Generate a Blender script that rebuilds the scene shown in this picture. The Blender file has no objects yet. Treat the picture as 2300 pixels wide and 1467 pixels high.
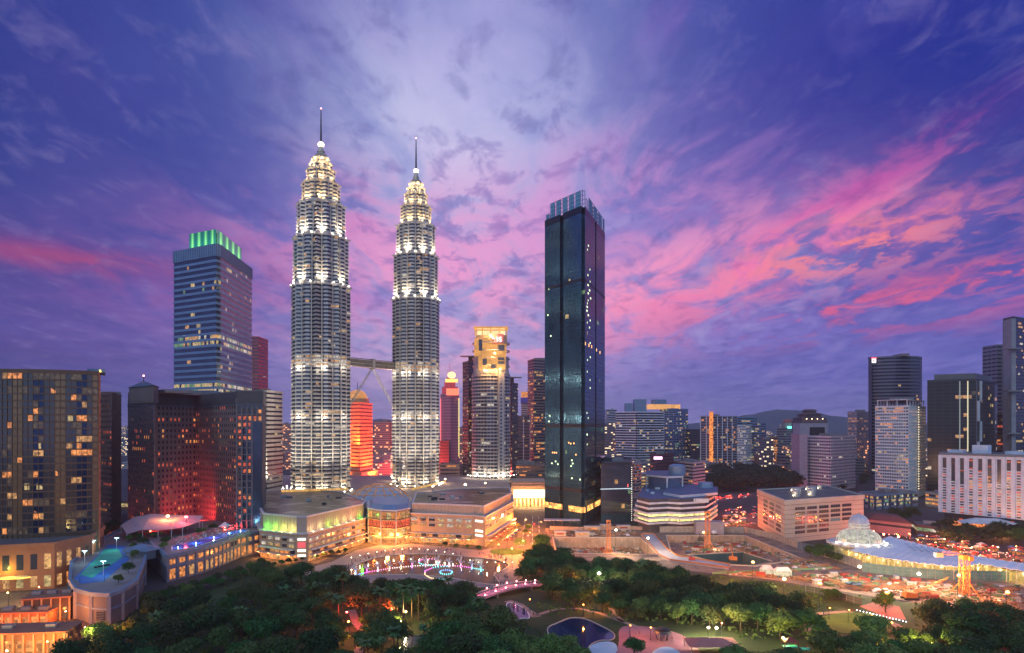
import bpy, bmesh, math, random
from mathutils import Vector, Matrix
from mathutils.geometry import tessellate_polygon
R = math.radians
rng = random.Random(7)
sc = bpy.context.scene
COL = sc.collection
# ---------------------------------------------------------------- camera
F, CX, HY, CAMZ = 1500.0, 1150.0, 955.0, 97.0
cam_d = bpy.data.cameras.new('camera'); cam = bpy.data.objects.new('camera', cam_d); COL.objects.link(cam)
cam.location = (0, 0, CAMZ); cam.rotation_euler = (R(90), 0, 0)
cam_d.sensor_width = 36; cam_d.lens = 36 * F / 2300; cam_d.shift_y = (HY - 733.5) / 2300
cam_d.clip_start = 1; cam_d.clip_end = 60000
sc.camera = cam
# ---------------------------------------------------------------- exposure
sc.view_settings.view_transform = 'Standard'; sc.view_settings.look = 'None'
sc.view_settings.exposure = 0; sc.view_settings.gamma = 1
sc.cycles.sample_clamp_indirect = 2.0
sc.cycles.sample_clamp_direct = 0
sc.cycles.max_bounces = 5; sc.cycles.diffuse_bounces = 2; sc.cycles.glossy_bounces = 3; sc.cycles.volume_bounces = 0
sc.cycles.use_denoising = True
def lin(c):
    c = c / 255.0
    return c / 12.92 if c <= 0.04045 else ((c + 0.055) / 1.055) ** 2.4
def S(r, g, b): return (lin(r), lin(g), lin(b), 1.0)
# ---------------------------------------------------------------- world sky
class NT:
    def __init__(s, nt): s.nt = nt; s.n = nt.nodes; s.l = nt.links
    def node(s, t, **kw):
        n = s.n.new(t)
        for k, v in kw.items(): setattr(n, k, v)
        return n
    def put(s, sock, v):
        if v is None: return
        if isinstance(v, bpy.types.NodeSocket): s.l.new(v, sock)
        else: sock.default_value = v
    def m(s, op, a, b=None, c=None, clamp=False):
        n = s.node('ShaderNodeMath', operation=op, use_clamp=clamp)
        s.put(n.inputs[0], a); s.put(n.inputs[1], b); s.put(n.inputs[2], c)
        return n.outputs[0]
    def vm(s, op, a, b=None):
        n = s.node('ShaderNodeVectorMath', operation=op)
        s.put(n.inputs[0], a); s.put(n.inputs[1], b)
        return n.outputs['Value'] if op in ('LENGTH', 'DOT_PRODUCT') else n.outputs[0]
    def mix(s, f, a, b, bt='MIX'):
        n = s.node('ShaderNodeMix', data_type='RGBA', blend_type=bt)
        s.put(n.inputs[0], f); s.put(n.inputs[6], a); s.put(n.inputs[7], b)
        return n.outputs[2]
    def mr(s, v, a, b, c=0.0, d=1.0, smooth=True):
        n = s.node('ShaderNodeMapRange', interpolation_type='SMOOTHSTEP' if smooth else 'LINEAR')
        s.put(n.inputs[0], v)
        for i, x in enumerate((a, b, c, d)): n.inputs[i + 1].default_value = x
        return n.outputs[0]
    def noise(s, v, sc_, det=4, rough=0.55, dist=0.0, typ='3D'):
        n = s.node('ShaderNodeTexNoise', noise_dimensions=typ)
        s.put(n.inputs['Vector'], v); n.inputs['Scale'].default_value = sc_; n.inputs['Detail'].default_value = det
        n.inputs['Roughness'].default_value = rough; n.inputs['Distortion'].default_value = dist
        return n.outputs[0]
def build_world():
    w = bpy.data.worlds.new('World'); sc.world = w; w.use_nodes = True
    t = NT(w.node_tree); t.n.clear()
    out = t.node('ShaderNodeOutputWorld'); bg = t.node('ShaderNodeBackground'); t.l.new(bg.outputs[0], out.inputs[0])
    d = t.node('ShaderNodeTexCoord').outputs['Generated']
    sep = t.node('ShaderNodeSeparateXYZ'); t.l.new(d, sep.inputs[0])
    x, y, z = sep.outputs
    zc = t.m('MAXIMUM', z, 0.0)
    # cloud layer coordinates: where the view direction meets a flat cloud deck
    dz = t.m('ADD', zc, 0.13)
    cmb = t.node('ShaderNodeCombineXYZ'); t.l.new(t.m('DIVIDE', x, dz), cmb.inputs[0]); t.l.new(t.m('DIVIDE', y, dz), cmb.inputs[1])
    P = cmb.outputs[0]
    def mapped(rot, sx, sy, ox=0.0):
        mp = t.node('ShaderNodeMapping'); t.l.new(P, mp.inputs[0])
        mp.inputs['Location'].default_value = (ox, ox * 0.7, ox); mp.inputs['Rotation'].default_value = (0, 0, R(rot)); mp.inputs['Scale'].default_value = (sx, sy, 1)
        return mp.outputs[0]
    nA = t.noise(mapped(6, 1.15, 0.42, 3.1), 1.5, 8, 0.6, 0.5)       # big streaky clouds
    nB = t.noise(mapped(4, 1.35, 0.62, 9.7), 2.6, 9, 0.6, 0.6)        # mid detail
    nC = t.noise(mapped(10, 1.3, .8, 21.0), 7.0, 7, 0.62, 0.4)          # fine
    nBig = t.noise(mapped(5, 0.9, 0.5, 41.0), 1.0, 5, 0.5, 0.6)
    ramp = t.node('ShaderNodeValToRGB'); t.l.new(zc, ramp.inputs[0])
    stops = [(0.0, S(176, 168, 226)), (0.06, S(138, 130, 208)), (0.16, S(100, 94, 186)), (0.30, S(80, 80, 172)), (0.46, S(58, 70, 160)), (0.60, S(60, 66, 156)), (1.0, S(120, 130, 190))]
    e = ramp.color_ramp.elements
    while len(e) < len(stops): e.new(0.5)
    for el, (p, c) in zip(e, stops): el.position = p; el.color = c
    col = ramp.outputs[0]
    def lobe(px, py, sx, sy, rot=0.0):
        v = Vector(((px - CX) / F, 1.0, (HY - py) / F)); L = v.length; v.normalize()
        s1 = t.vm('SUBTRACT', d, tuple(v))
        mp = t.node('ShaderNodeMapping', vector_type='POINT'); t.l.new(s1, mp.inputs[0])
        mp.inputs['Rotation'].default_value = (0, R(-rot), 0)
        q = t.vm('MULTIPLY', mp.outputs[0], (F * L / sx, F * L / max(sx, sy) , F * L / sy))
        ln = t.vm('LENGTH', q)
        return t.m('POWER', 2.71828, t.m('MULTIPLY', t.m('MULTIPLY', ln, ln), -0.5))
    def add(c, w_, noise=None, lo=0.35, hi=0.65, amt=1.0):
        nonlocal col
        if noise is not None:
            k = t.mr(noise, lo, hi); w_ = t.m('MULTIPLY', w_, t.m('ADD', t.m('MULTIPLY', k, amt), 1 - amt))
        col = t.mix(t.m('MINIMUM', w_, 1.0), col, c)
    def sc_(v, k): return t.m('MULTIPLY', v, k)
    # broad colour fields of the afterglow
    add(S(16, 46, 122), sc_(lobe(-60, 340, 620, 350), 1.0))
    add(S(54, 44, 108), sc_(lobe(40, 780, 420, 170), .9))
    add(S(26, 42, 138), sc_(lobe(2340, 120, 560, 330), 1.0))
    add(S(34, 66, 154), sc_(lobe(520, 330, 250, 200), .85))
    add(S(150, 112, 200), sc_(lobe(1000, 620, 520, 200), .85))
    add(S(112, 108, 194), sc_(lobe(1850, 850, 700, 120), .7))
    add(S(138, 104, 194), sc_(lobe(300, 660, 360, 120), .4), nA, .4, .6, .7)
    # shaded cloud, blue to slate
    add(S(44, 66, 152), sc_(lobe(700, 120, 1500, 500), .7), nBig, .43, .62, 1)
    add(S(70, 82, 170), sc_(lobe(1500, 480, 1100, 320), .85), nB, .46, .62, 1)
    # bright opening in the clouds above and between the towers
    add(S(146, 156, 216), sc_(lobe(1030, 260, 270, 280), .95), nBig, .25, .7, .25)
    add(S(206, 212, 242), sc_(lobe(1000, 320, 220, 180), .95), nB, .36, .64, .75)
    add(S(176, 160, 216), sc_(lobe(1080, 120, 150, 150), .6), nB, .35, .7, .7)
    add(S(214, 200, 236), sc_(lobe(1010, 810, 240, 120), .8), nB, .3, .7, .5)
    add(S(196, 176, 224), sc_(lobe(1500, 640, 300, 160), .5), nB, .5, .36, .9)
    # sunset pinks on the cloud undersides
    add(S(128, 84, 178), sc_(lobe(560, 100, 330, 100, -20), .55), nA, .42, .66, 1)
    add(S(150, 92, 190), sc_(lobe(1650, 20, 380, 60), .55), nA, .40, .62, 1)
    add(S(244, 160, 208), sc_(lobe(990, 610, 330, 120, 0), .95), nB, .42, .60, 1)
    add(S(236, 120, 186), sc_(lobe(820, 690, 200, 40, 4), .5), nA, .45, .6, 1)
    add(S(122, 120, 198), sc_(lobe(1150, 500, 520, 160), .5), nC, .52, .40, 1)
    add(S(224, 120, 190), sc_(lobe(680, 480, 160, 60, -8), .6), nB, .42, .60, 1)
    add(S(214, 144, 208), sc_(lobe(1400, 430, 260, 90, -14), .7), nB, .46, .63, 1)
    add(S(252, 160, 200), sc_(lobe(1490, 640, 300, 65, -20), 1.0), nB, .38, .58, 1)
    add(S(248, 128, 180), sc_(lobe(1800, 540, 300, 48, -22), 1.0), nB, .42, .58, 1)
    add(S(206, 86, 170), sc_(lobe(2060, 350, 320, 26, -27), .8), nB, .40, .60, .9)
    add(S(252, 132, 140), sc_(lobe(1900, 560, 190, 45, -10), .95), nC, .44, .58, 1)
    add(S(232, 100, 140), sc_(lobe(1930, 690, 260, 40, -2), .85), nB, .49, .60, 1)
    add(S(228, 90, 120), sc_(lobe(2250, 610, 120, 25, -6), .85), nC, .45, .60, 1)
    add(S(216, 84, 114), sc_(lobe(190, 588, 210, 20, 3), .95), nB, .34, .58, .7)
    add(S(150, 72, 150), sc_(lobe(420, 640, 260, 60, 4), .5), nB, .45, .62, 1)
    # deep blue closing in at the edges of the afterglow
    add(S(18, 48, 124), sc_(lobe(-20, 260, 420, 300), .6))
    add(S(22, 42, 136), sc_(lobe(2300, 60, 460, 190), .6))
    add(S(30, 62, 146), sc_(lobe(430, 330, 190, 170), .4))
    # fine light and dark mottling of the clouds
    col = t.mix(sc_(t.mr(nC, .5, .76), .13), col, S(204, 184, 230))
    col = t.mix(sc_(t.mr(nC, .52, .3), .3), col, S(50, 54, 136))
    # unseen sky overhead and behind the viewer, brightened to light the facades
    back = t.mr(y, .0, -.5); up = t.mr(z, .62, .9)
    t.l.new(t.mix(t.m('MULTIPLY', back, t.mr(z, -.1, .1)), col, S(124, 154, 184)), bg.inputs[0])
    t.l.new(t.m('ADD', t.m('ADD', 1.08, t.m('MULTIPLY', back, .45)), t.m('MULTIPLY', up, .2)), bg.inputs[1])
    w.cycles.sampling_method = 'MANUAL'; w.cycles.sample_map_resolution = 512
build_world()
SUN = bpy.data.lights.new('sun', 'SUN'); SUN.energy = 0.32; SUN.angle = R(14); SUN.color = (1, .90, .84)  # added soft key from behind the viewer, not the set sun
so = bpy.data.objects.new('sun', SUN); COL.objects.link(so); so.location = (0, 0, 900); so.rotation_euler = (R(62), 0, R(-38))

# ---------------------------------------------------------------- helpers
def G(px, py, z=0.0):
    Y = (CAMZ - z) * F / (py - HY); return ((px - CX) / F * Y, Y)
def WX(px, Y): return (px - CX) / F * Y
def ZA(py, Y): return CAMZ - (py - HY) / F * Y
def PX(px, Y): return (WX(px, Y), Y)
class MB:
    def __init__(s): s.v = []; s.f = []; s.mi = []
    def quad(s, a, b, c, d, mi=0):
        n = len(s.v); s.v += [a, b, c, d]; s.f.append((n, n + 1, n + 2, n + 3)); s.mi.append(mi)
    def tri(s, a, b, c, mi=0):
        n = len(s.v); s.v += [a, b, c]; s.f.append((n, n + 1, n + 2)); s.mi.append(mi)
    def prism(s, poly, z0, z1, mi=0, top=True, bot=True, mtop=None, poly1=None):
        n = len(s.v); k = len(poly); p1 = poly1 or poly
        s.v += [(p[0], p[1], z0) for p in poly] + [(p[0], p[1], z1) for p in p1]
        for i in range(k):
            j = (i + 1) % k; s.f.append((n + i, n + j, n + k + j, n + k + i)); s.mi.append(mi)
        if top: s.f.append(tuple(range(n + k, n + 2 * k))); s.mi.append(mi if mtop is None else mtop)
        if bot: s.f.append(tuple(range(n + k - 1, n - 1, -1))); s.mi.append(mi)
    def ring(s, po, pi, z0, z1, mi=0):
        n = len(s.v); k = len(po)
        s.v += [(p[0], p[1], z0) for p in po] + [(p[0], p[1], z1) for p in po] + [(p[0], p[1], z1) for p in pi] + [(p[0], p[1], z0) for p in pi]
        for i in range(k):
            j = (i + 1) % k
            for a in range(4):
                b = (a + 1) % 4
                s.f.append((n + a * k + i, n + a * k + j, n + b * k + j, n + b * k + i)); s.mi.append(mi)
    def box(s, cx, cy, z0, sx, sy, sz, rot=0.0, mi=0):
        c, n_ = math.cos(rot), math.sin(rot)
        p = [(cx + x * c - y * n_, cy + x * n_ + y * c) for x, y in ((-sx / 2, -sy / 2), (sx / 2, -sy / 2), (sx / 2, sy / 2), (-sx / 2, sy / 2))]
        s.prism(p, z0, z0 + sz, mi)
    def cyl(s, cx, cy, z0, z1, r0, r1=None, n=12, mi=0):
        r1 = r0 if r1 is None else r1
        a = [(cx + r0 * math.cos(2 * math.pi * i / n), cy + r0 * math.sin(2 * math.pi * i / n)) for i in range(n)]
        b = [(cx + r1 * math.cos(2 * math.pi * i / n), cy + r1 * math.sin(2 * math.pi * i / n)) for i in range(n)]
        s.prism(a, z0, z1, mi, poly1=b)
    def bar(s, a, b, w, mi=0, n=4):
        a, b = Vector(a), Vector(b); d = (b - a).normalized()
        u = d.cross(Vector((0, 0, 1)))
        if u.length < 1e-3: u = Vector((1, 0, 0))
        u.normalize(); v = d.cross(u); k = len(s.v)
        for q in (a, b):
            for i in range(n):
                an = 2 * math.pi * (i + .5) / n; s.v.append(tuple(q + (u * math.cos(an) + v * math.sin(an)) * w / 2 * (1.414 if n == 4 else 1)))
        for i in range(n):
            j = (i + 1) % n; s.f.append((k + i, k + j, k + n + j, k + n + i)); s.mi.append(mi)
        s.f.append(tuple(range(k + n - 1, k - 1, -1))); s.mi.append(mi); s.f.append(tuple(range(k + n, k + 2 * n))); s.mi.append(mi)
    def ball(s, c, r, n=10, m=6, mi=0, sz=1.0):
        k = len(s.v)
        for j in range(m + 1):
            t = math.pi * j / m
            for i in range(n):
                a = 2 * math.pi * i / n; s.v.append((c[0] + r * math.sin(t) * math.cos(a), c[1] + r * math.sin(t) * math.sin(a), c[2] + r * sz * math.cos(t)))
        for j in range(m):
            for i in range(n):
                i2 = (i + 1) % n; s.f.append((k + j * n + i, k + (j + 1) * n + i, k + (j + 1) * n + i2, k + j * n + i2)); s.mi.append(mi)
    def sheet(s, poly, z, holes=(), mi=0):
        loops = [[Vector((p[0], p[1], 0)) for p in poly]] + [[Vector((p[0], p[1], 0)) for p in h] for h in holes]
        flat = [p for l in loops for p in l]; n = len(s.v)
        s.v += [(p.x, p.y, z) for p in flat]
        for tr in tessellate_polygon(loops):
            a, b, c = [flat[i] for i in tr]
            if (b - a).cross(c - a).z < 0: tr = (tr[0], tr[2], tr[1])
            s.f.append(tuple(n + i for i in tr)); s.mi.append(mi)
    def mesh(s, name, mats, smooth=False):
        me = bpy.data.meshes.new(name); me.from_pydata(s.v, [], s.f)
        for m in (mats if isinstance(mats, (list, tuple)) else [mats]): me.materials.append(m)
        me.polygons.foreach_set('material_index', s.mi)
        if smooth: me.polygons.foreach_set('use_smooth', [True] * len(s.f))
        me.update(); return me
    def build(s, name, mats, parent=None, smooth=False, kind=None):
        return link(name, s.mesh(name, mats, smooth), parent, kind=kind)
def link(name, me, parent=None, loc=None, kind=None):
    o = bpy.data.objects.new(name, me); COL.objects.link(o)
    if parent is not None:
        o.parent = parent
        if loc is None: o.location = (-parent['ox'], -parent['oy'], -parent['oz']) if 'ox' in parent else (0, 0, 0)
    if loc is not None: o.location = loc
    if kind: o['kind'] = kind
    return o
def tag(o, label=None, cat=None, group=None, kind=None):
    if label: o['label'] = label
    if cat: o['category'] = cat
    if group: o['group'] = group
    if kind: o['kind'] = kind
    return o
def thing(name, label, cat, loc=(0, 0, 0), group=None, rz=0.0, world=True):
    """Empty at the thing's base; with world=True its parts are written in world coordinates."""
    o = bpy.data.objects.new(name, None); COL.objects.link(o); o.location = loc; o.rotation_euler.z = rz
    o.empty_display_size = 1
    if world: o['ox'], o['oy'], o['oz'] = float(loc[0]), float(loc[1]), float(loc[2])
    return tag(o, label, cat, group)
def struct(name, mb, mat): return tag(mb.build(name, mat), kind='structure')
def copy_tree(o, parent=None):
    c = o.copy(); COL.objects.link(c); c.parent = parent
    for ch in list(o.children): copy_tree(ch, c)
    return c
def clean():
    for o in sc.objects:
        for k in ('ox', 'oy', 'oz'):
            if k in o: del o[k]
# ---------------------------------------------------------------- materials
MATS = {}
def mat(name, col, rough=0.6, metal=0.0, var=0.15, scale=0.15, spec=0.5, bump=0.0, col2=None, obj_var=0.0, alpha=None):
    if name in MATS: return MATS[name]
    m = bpy.data.materials.new(name); m.use_nodes = True; t = NT(m.node_tree); b = t.n['Principled BSDF']
    co = t.node('ShaderNodeTexCoord').outputs['Object']
    n = t.noise(co, scale, 6, 0.6); n2 = t.noise(co, scale * 9, 4, 0.6)
    f = t.m('ADD', t.m('MULTIPLY', n, .65), t.m('MULTIPLY', n2, .35))
    f = t.mr(f, .3, .7)
    c = Vector(col[:3]); c2 = Vector(col2[:3]) if col2 else c * (1 + var); c1 = c if col2 else c * (1 - var)
    cc = t.mix(f, (*c1, 1), (*c2, 1))
    if obj_var:
        oi = t.node('ShaderNodeObjectInfo').outputs['Random']
        h = t.node('ShaderNodeHueSaturation'); t.l.new(cc, h.inputs['Color'])
        t.l.new(t.m('ADD', t.m('MULTIPLY', oi, obj_var * .12), .5 - obj_var * .06), h.inputs['Hue'])
        r2 = t.m('FRACT', t.m('MULTIPLY', oi, 17.3)); t.l.new(t.m('ADD', t.m('MULTIPLY', r2, obj_var), 1 - obj_var * .5), h.inputs['Value'])
        cc = h.outputs[0]
    t.l.new(cc, b.inputs['Base Color'])
    t.l.new(t.m('ADD', t.m('MULTIPLY', n2, .2), rough - .1, clamp=True), b.inputs['Roughness'])
    b.inputs['Metallic'].default_value = metal; b.inputs['Specular IOR Level'].default_value = spec
    if bump:
        bn = t.node('ShaderNodeBump'); bn.inputs['Strength'].default_value = bump; bn.inputs['Distance'].default_value = .3; t.l.new(n2, bn.inputs['Height']); t.l.new(bn.outputs[0], b.inputs['Normal'])
    MATS[name] = m; return m
def smooth(pts, k=2):
    for _ in range(k):
        q = []
        for i in range(len(pts)):
            a, b = pts[i], pts[(i + 1) % len(pts)]; q += [(a[0] * .75 + b[0] * .25, a[1] * .75 + b[1] * .25), (a[0] * .25 + b[0] * .75, a[1] * .25 + b[1] * .75)]
        pts = q
    return pts
def lit(name, col, strength, cell=1.6, lo=0.25, sample=False):
    """Lit window or self-glowing wall: uneven brightness, cell by cell."""
    if name in MATS: return MATS[name]
    m = bpy.data.materials.new(name); m.use_nodes = True; t = NT(m.node_tree); b = t.n['Principled BSDF']
    co = t.node('ShaderNodeTexCoord').outputs['Object']
    q = t.vm('FLOOR', t.vm('MULTIPLY', co, (1 / cell, 1 / cell, 1 / cell)))
    wn = t.node('ShaderNodeTexWhiteNoise', noise_dimensions='3D'); t.l.new(q, wn.inputs[0])
    n = t.noise(co, .7, 4, .6)
    k = t.m('MULTIPLY', t.m('ADD', t.m('MULTIPLY', wn.outputs[0], 1 - lo), lo), t.m('MULTIPLY', n, 2.0))
    b.inputs['Base Color'].default_value = (.05, .05, .05, 1); b.inputs['Roughness'].default_value = .15
    b.inputs['Emission Color'].default_value = (*col, 1); t.l.new(t.m('MULTIPLY', k, strength), b.inputs['Emission Strength'])
    if not sample: m.cycles.emission_sampling = 'NONE'
    MATS[name] = m; return m
def lamp_mat(name, col, strength, sample=True):
    if name in MATS: return MATS[name]
    m = bpy.data.materials.new(name); m.use_nodes = True; b = m.node_tree.nodes['Principled BSDF']
    b.inputs['Base Color'].default_value = (.3, .3, .3, 1); b.inputs['Emission Color'].default_value = (*col, 1); b.inputs['Emission Strength'].default_value = strength
    m.cycles.emission_sampling = 'FRONT' if sample else 'NONE'
    MATS[name] = m; return m
GLASS = mat('dark_glass', (.06, .08, .13), .16, .5, .3, .05, .8)
GLASSB = mat('blue_glass', (.08, .14, .24), .14, .6, .3, .05, .9)
GLASST = mat('teal_glass', (.055, .17, .26), .14, .65, .4, .03, .7)
STEEL = mat('stainless_steel', (.52, .50, .48), .38, .25, .12, .2)
CONC = mat('grey_concrete', (.26, .25, .26), .8, 0, .2, .08)
WHITE = mat('white_render', (.74, .74, .78), .7, 0, .12, .06)
CREAM = mat('cream_stone', (.50, .43, .36), .7, 0, .12, .07)
BROWN = mat('brown_render', (.17, .095, .075), .75, 0, .2, .07)
DARKM = mat('dark_metal', (.04, .045, .055), .45, .3, .2, .2)
ROOFM = mat('roof_gravel', (.12, .12, .13), .9, 0, .25, .1)
BLUEG = mat('blue_grey_cladding', (.19, .30, .47), .45, .2, .12, .08)
PINKG = mat('pinkish_grey_stone', (.36, .30, .33), .75, 0, .12, .06)
LW = lit('lit_window_warm', (1, .50, .18), .75); LY = lit('lit_window_yellow', (1, .72, .30), .7); LR = lit('lit_window_red', (1, .16, .07), .8)
LO = lit('lit_window_orange', (1, .34, .09), 1.1); LC = lit('lit_window_white', (1, .88, .7), .8); LG = lit('lit_window_green', (.55, 1, .5), .35)
LD = lit('dim_window', (.8, .55, .35), .12)
PAL = {'w': [LW, LY, LW, LD, LC], 'r': [LR, LR, LO, LD, LR], 'y': [LY, LY, LW, LG, LC], 'o': [LO, LW, LO, LY, LO], 'c': [LC, LY, LC, LD, LC], 'g': [LG, LY, LG, LD, LY], 'd': [LD, LO, LD, LW, LD]}
# ---------------------------------------------------------------- building generator
def offset(poly, d):
    n = len(poly); out = []
    for i in range(n):
        p0, p1, p2 = Vector(poly[i - 1]), Vector(poly[i]), Vector(poly[(i + 1) % n])
        a = (p1 - p0).normalized(); b = (p2 - p1).normalized()
        na, nb = Vector((a.y, -a.x)), Vector((b.y, -b.x)); m = na + nb
        if m.length < 1e-4: m = na
        m.normalize(); k = d / max(.35, m.dot(na)); out.append((p1.x + m.x * k, p1.y + m.y * k))
    return out
def foot3(l, c, r):
    l, c, r = PX(*l), PX(*c), PX(*r); return [l, c, r, (l[0] + r[0] - c[0], l[1] + r[1] - c[1])]
def foot2(l, r, depth):
    l, r = Vector(PX(*l)), Vector(PX(*r)); d = (r - l).normalized(); n = Vector((-d.y, d.x)) * depth
    return [tuple(l), tuple(r), tuple(r + n), tuple(l + n)]
def circle(cx, cy, r, n=32, ph=0.0): return [(cx + r * math.cos(2 * math.pi * i / n + ph), cy + r * math.sin(2 * math.pi * i / n + ph)) for i in range(n)]
def cells_of(poly, bay, facing_only=False):
    """Split the outline into bays: list of (a, b) pairs."""
    out = []
    for i in range(len(poly)):
        a, b = Vector(poly[i]), Vector(poly[(i + 1) % len(poly)]); L = (b - a).length
        n = Vector(((b - a).y, -(b - a).x)); mid = (a + b) / 2
        if facing_only and n.normalized().dot((-mid).normalized()) < -.25: continue
        k = max(1, round(L / bay))
        for j in range(k): out.append((tuple(a + (b - a) * j / k), tuple(a + (b - a) * (j + 1) / k)))
    return out
def building(name, label, poly, z1, z0=0.0, fh=4.0, bay=4.0, wf=.55, wall=CONC, glass=GLASS, ledge=.35, ledge_mat=None, pier=0, pier_w=.8, pier_d=.45, pier_mat=None,
             litp=.06, pal='w', mode='rows', cat='building', group=None, parapet=1.6, plant=2, base_h=6.0, ledges=True, rows_lit=(), litf=None, altf=None, alts=(), skip=None, seed=None):
    r = random.Random(seed if seed is not None else hash_str(label))
    cx = sum(p[0] for p in poly) / len(poly); cy = sum(p[1] for p in poly) / len(poly)
    T = thing(name, label, cat, (cx, cy, z0), group)
    mb = MB(); mb.prism(poly, z0, z1, 0, mtop=1); mb.build('wall', [wall, ROOFM], T)
    if cy > 1150: litp *= .55
    nf = max(1, int((z1 - parapet - z0 - base_h) / fh)); fh = (z1 - parapet - z0 - base_h) / nf
    po = offset(poly, .06); lo = offset(poly, ledge)
    cs = cells_of(po, bay, mode != 'rows'); pal_ = PAL[pal]; mats = [glass] + pal_ + list(alts)
    cellobjs = []
    for i in range(nf):
        zb = z0 + base_h + i * fh + fh * (1 - wf); zt = z0 + base_h + (i + 1) * fh
        p_ = litp * (r.choice((.3, .6, 1, 1, 1.8))) if i not in rows_lit else .75
        mb = MB(); prev = 0
        for k, (a, b) in enumerate(cs):
            if skip and skip(a, b, zb): continue
            pp = p_ if not litf else p_ * litf((a[0] + b[0]) / 2, (a[1] + b[1]) / 2, zb)
            if prev and r.random() < .35: mi = prev
            else: mi = 1 + r.randrange(len(pal_)) if r.random() < pp else 0
            prev = mi
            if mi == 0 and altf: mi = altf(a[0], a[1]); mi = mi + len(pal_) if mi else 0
            if mode == 'rows': mb.quad((a[0], a[1], zb), (b[0], b[1], zb), (b[0], b[1], zt), (a[0], a[1], zt), mi)
            else:
                e = .18; ax = (a[0] + (b[0] - a[0]) * e, a[1] + (b[1] - a[1]) * e); bx = (b[0] + (a[0] - b[0]) * e, b[1] + (a[1] - b[1]) * e)
                cellobjs.append((ax, bx, zb, zt, mi))
        if mode == 'rows' and mb.f: mb.build('window_band', mats, T)
    if mode == 'cells':
        cellobjs.sort(key=lambda c: (c[0][1] + c[1][1]) - (60 if c[4] else 0) - abs(c[3] - z1) * .01)
        for (a, b, zb, zt, mi) in cellobjs[:100]:
            mb = MB(); mb.quad((a[0], a[1], zb), (b[0], b[1], zb), (b[0], b[1], zt), (a[0], a[1], zt), 0); mb.build('window', mats[mi], T)
        if len(cellobjs) > 100:
            mb = MB()
            for (a, b, zb, zt, mi) in cellobjs[100:]: mb.quad((a[0], a[1], zb), (b[0], b[1], zb), (b[0], b[1], zt), (a[0], a[1], zt), mi)
            mb.build('window', mats, T, kind='stuff')
    if ledges:
        mb = MB(); mb.ring(lo, poly, 0, fh * (1 - wf)); me = mb.mesh('floor_ledge', ledge_mat or wall)
        for i in range(nf):
            link('floor_ledge', me, T, (-cx, -cy, base_h + i * fh))
    if pier:
        pc = cells_of(poly, bay * pier, True); pm = pier_mat or ledge_mat or wall
        if len(pc) > 98: pc = pc[:98]
        for (a, b) in pc:
            an = math.atan2(b[1] - a[1], b[0] - a[0]); nx, ny = math.sin(an), -math.cos(an)
            mb = MB(); mb.box(a[0] + nx * pier_d / 2, a[1] + ny * pier_d / 2, z0 + .02, pier_w, pier_d + .1, z1 - z0 - parapet * .5, an); mb.build('pier', pm, T)
    mb = MB(); mb.ring(offset(poly, ledge + .12), offset(poly, -.5), z1 - parapet, z1 + .9); mb.build('parapet', ledge_mat or wall, T)
    if plant:
        ex = max(p[0] for p in poly) - min(p[0] for p in poly); ey = max(p[1] for p in poly) - min(p[1] for p in poly)
        for k in range(plant):
            mb = MB(); mb.box(cx + r.uniform(-.18, .18) * ex, cy + r.uniform(-.15, .15) * ey, z1 + .01, ex * r.uniform(.12, .25), ey * r.uniform(.12, .25), r.uniform(2.5, 5), math.atan2(poly[1][1] - poly[0][1], poly[1][0] - poly[0][0]))
            mb.build('roof_plant_room', CONC, T)
    return T
def hash_str(s):
    h = 0
    for ch in s: h = (h * 131 + ord(ch)) % 1000003
    return h
def point_light(loc, col, energy, parent=None, radius=.4, spot=None, target=None, blend=.6):
    l = bpy.data.lights.new('lamp_light', 'SPOT' if spot else 'POINT'); l.energy = energy; l.color = col; l.shadow_soft_size = radius
    if spot: l.spot_size = R(spot); l.spot_blend = blend
    o = bpy.data.objects.new('lamp_light', l); COL.objects.link(o); o.location = loc
    if target is not None: o.rotation_euler = (Vector(target) - Vector(loc)).to_track_quat('-Z', 'Y').to_euler()
    if parent is not None:
        o.parent = parent
        if 'ox' in parent: o.location = (loc[0] - parent['ox'], loc[1] - parent['oy'], loc[2] - parent['oz'])
    return o
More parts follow.
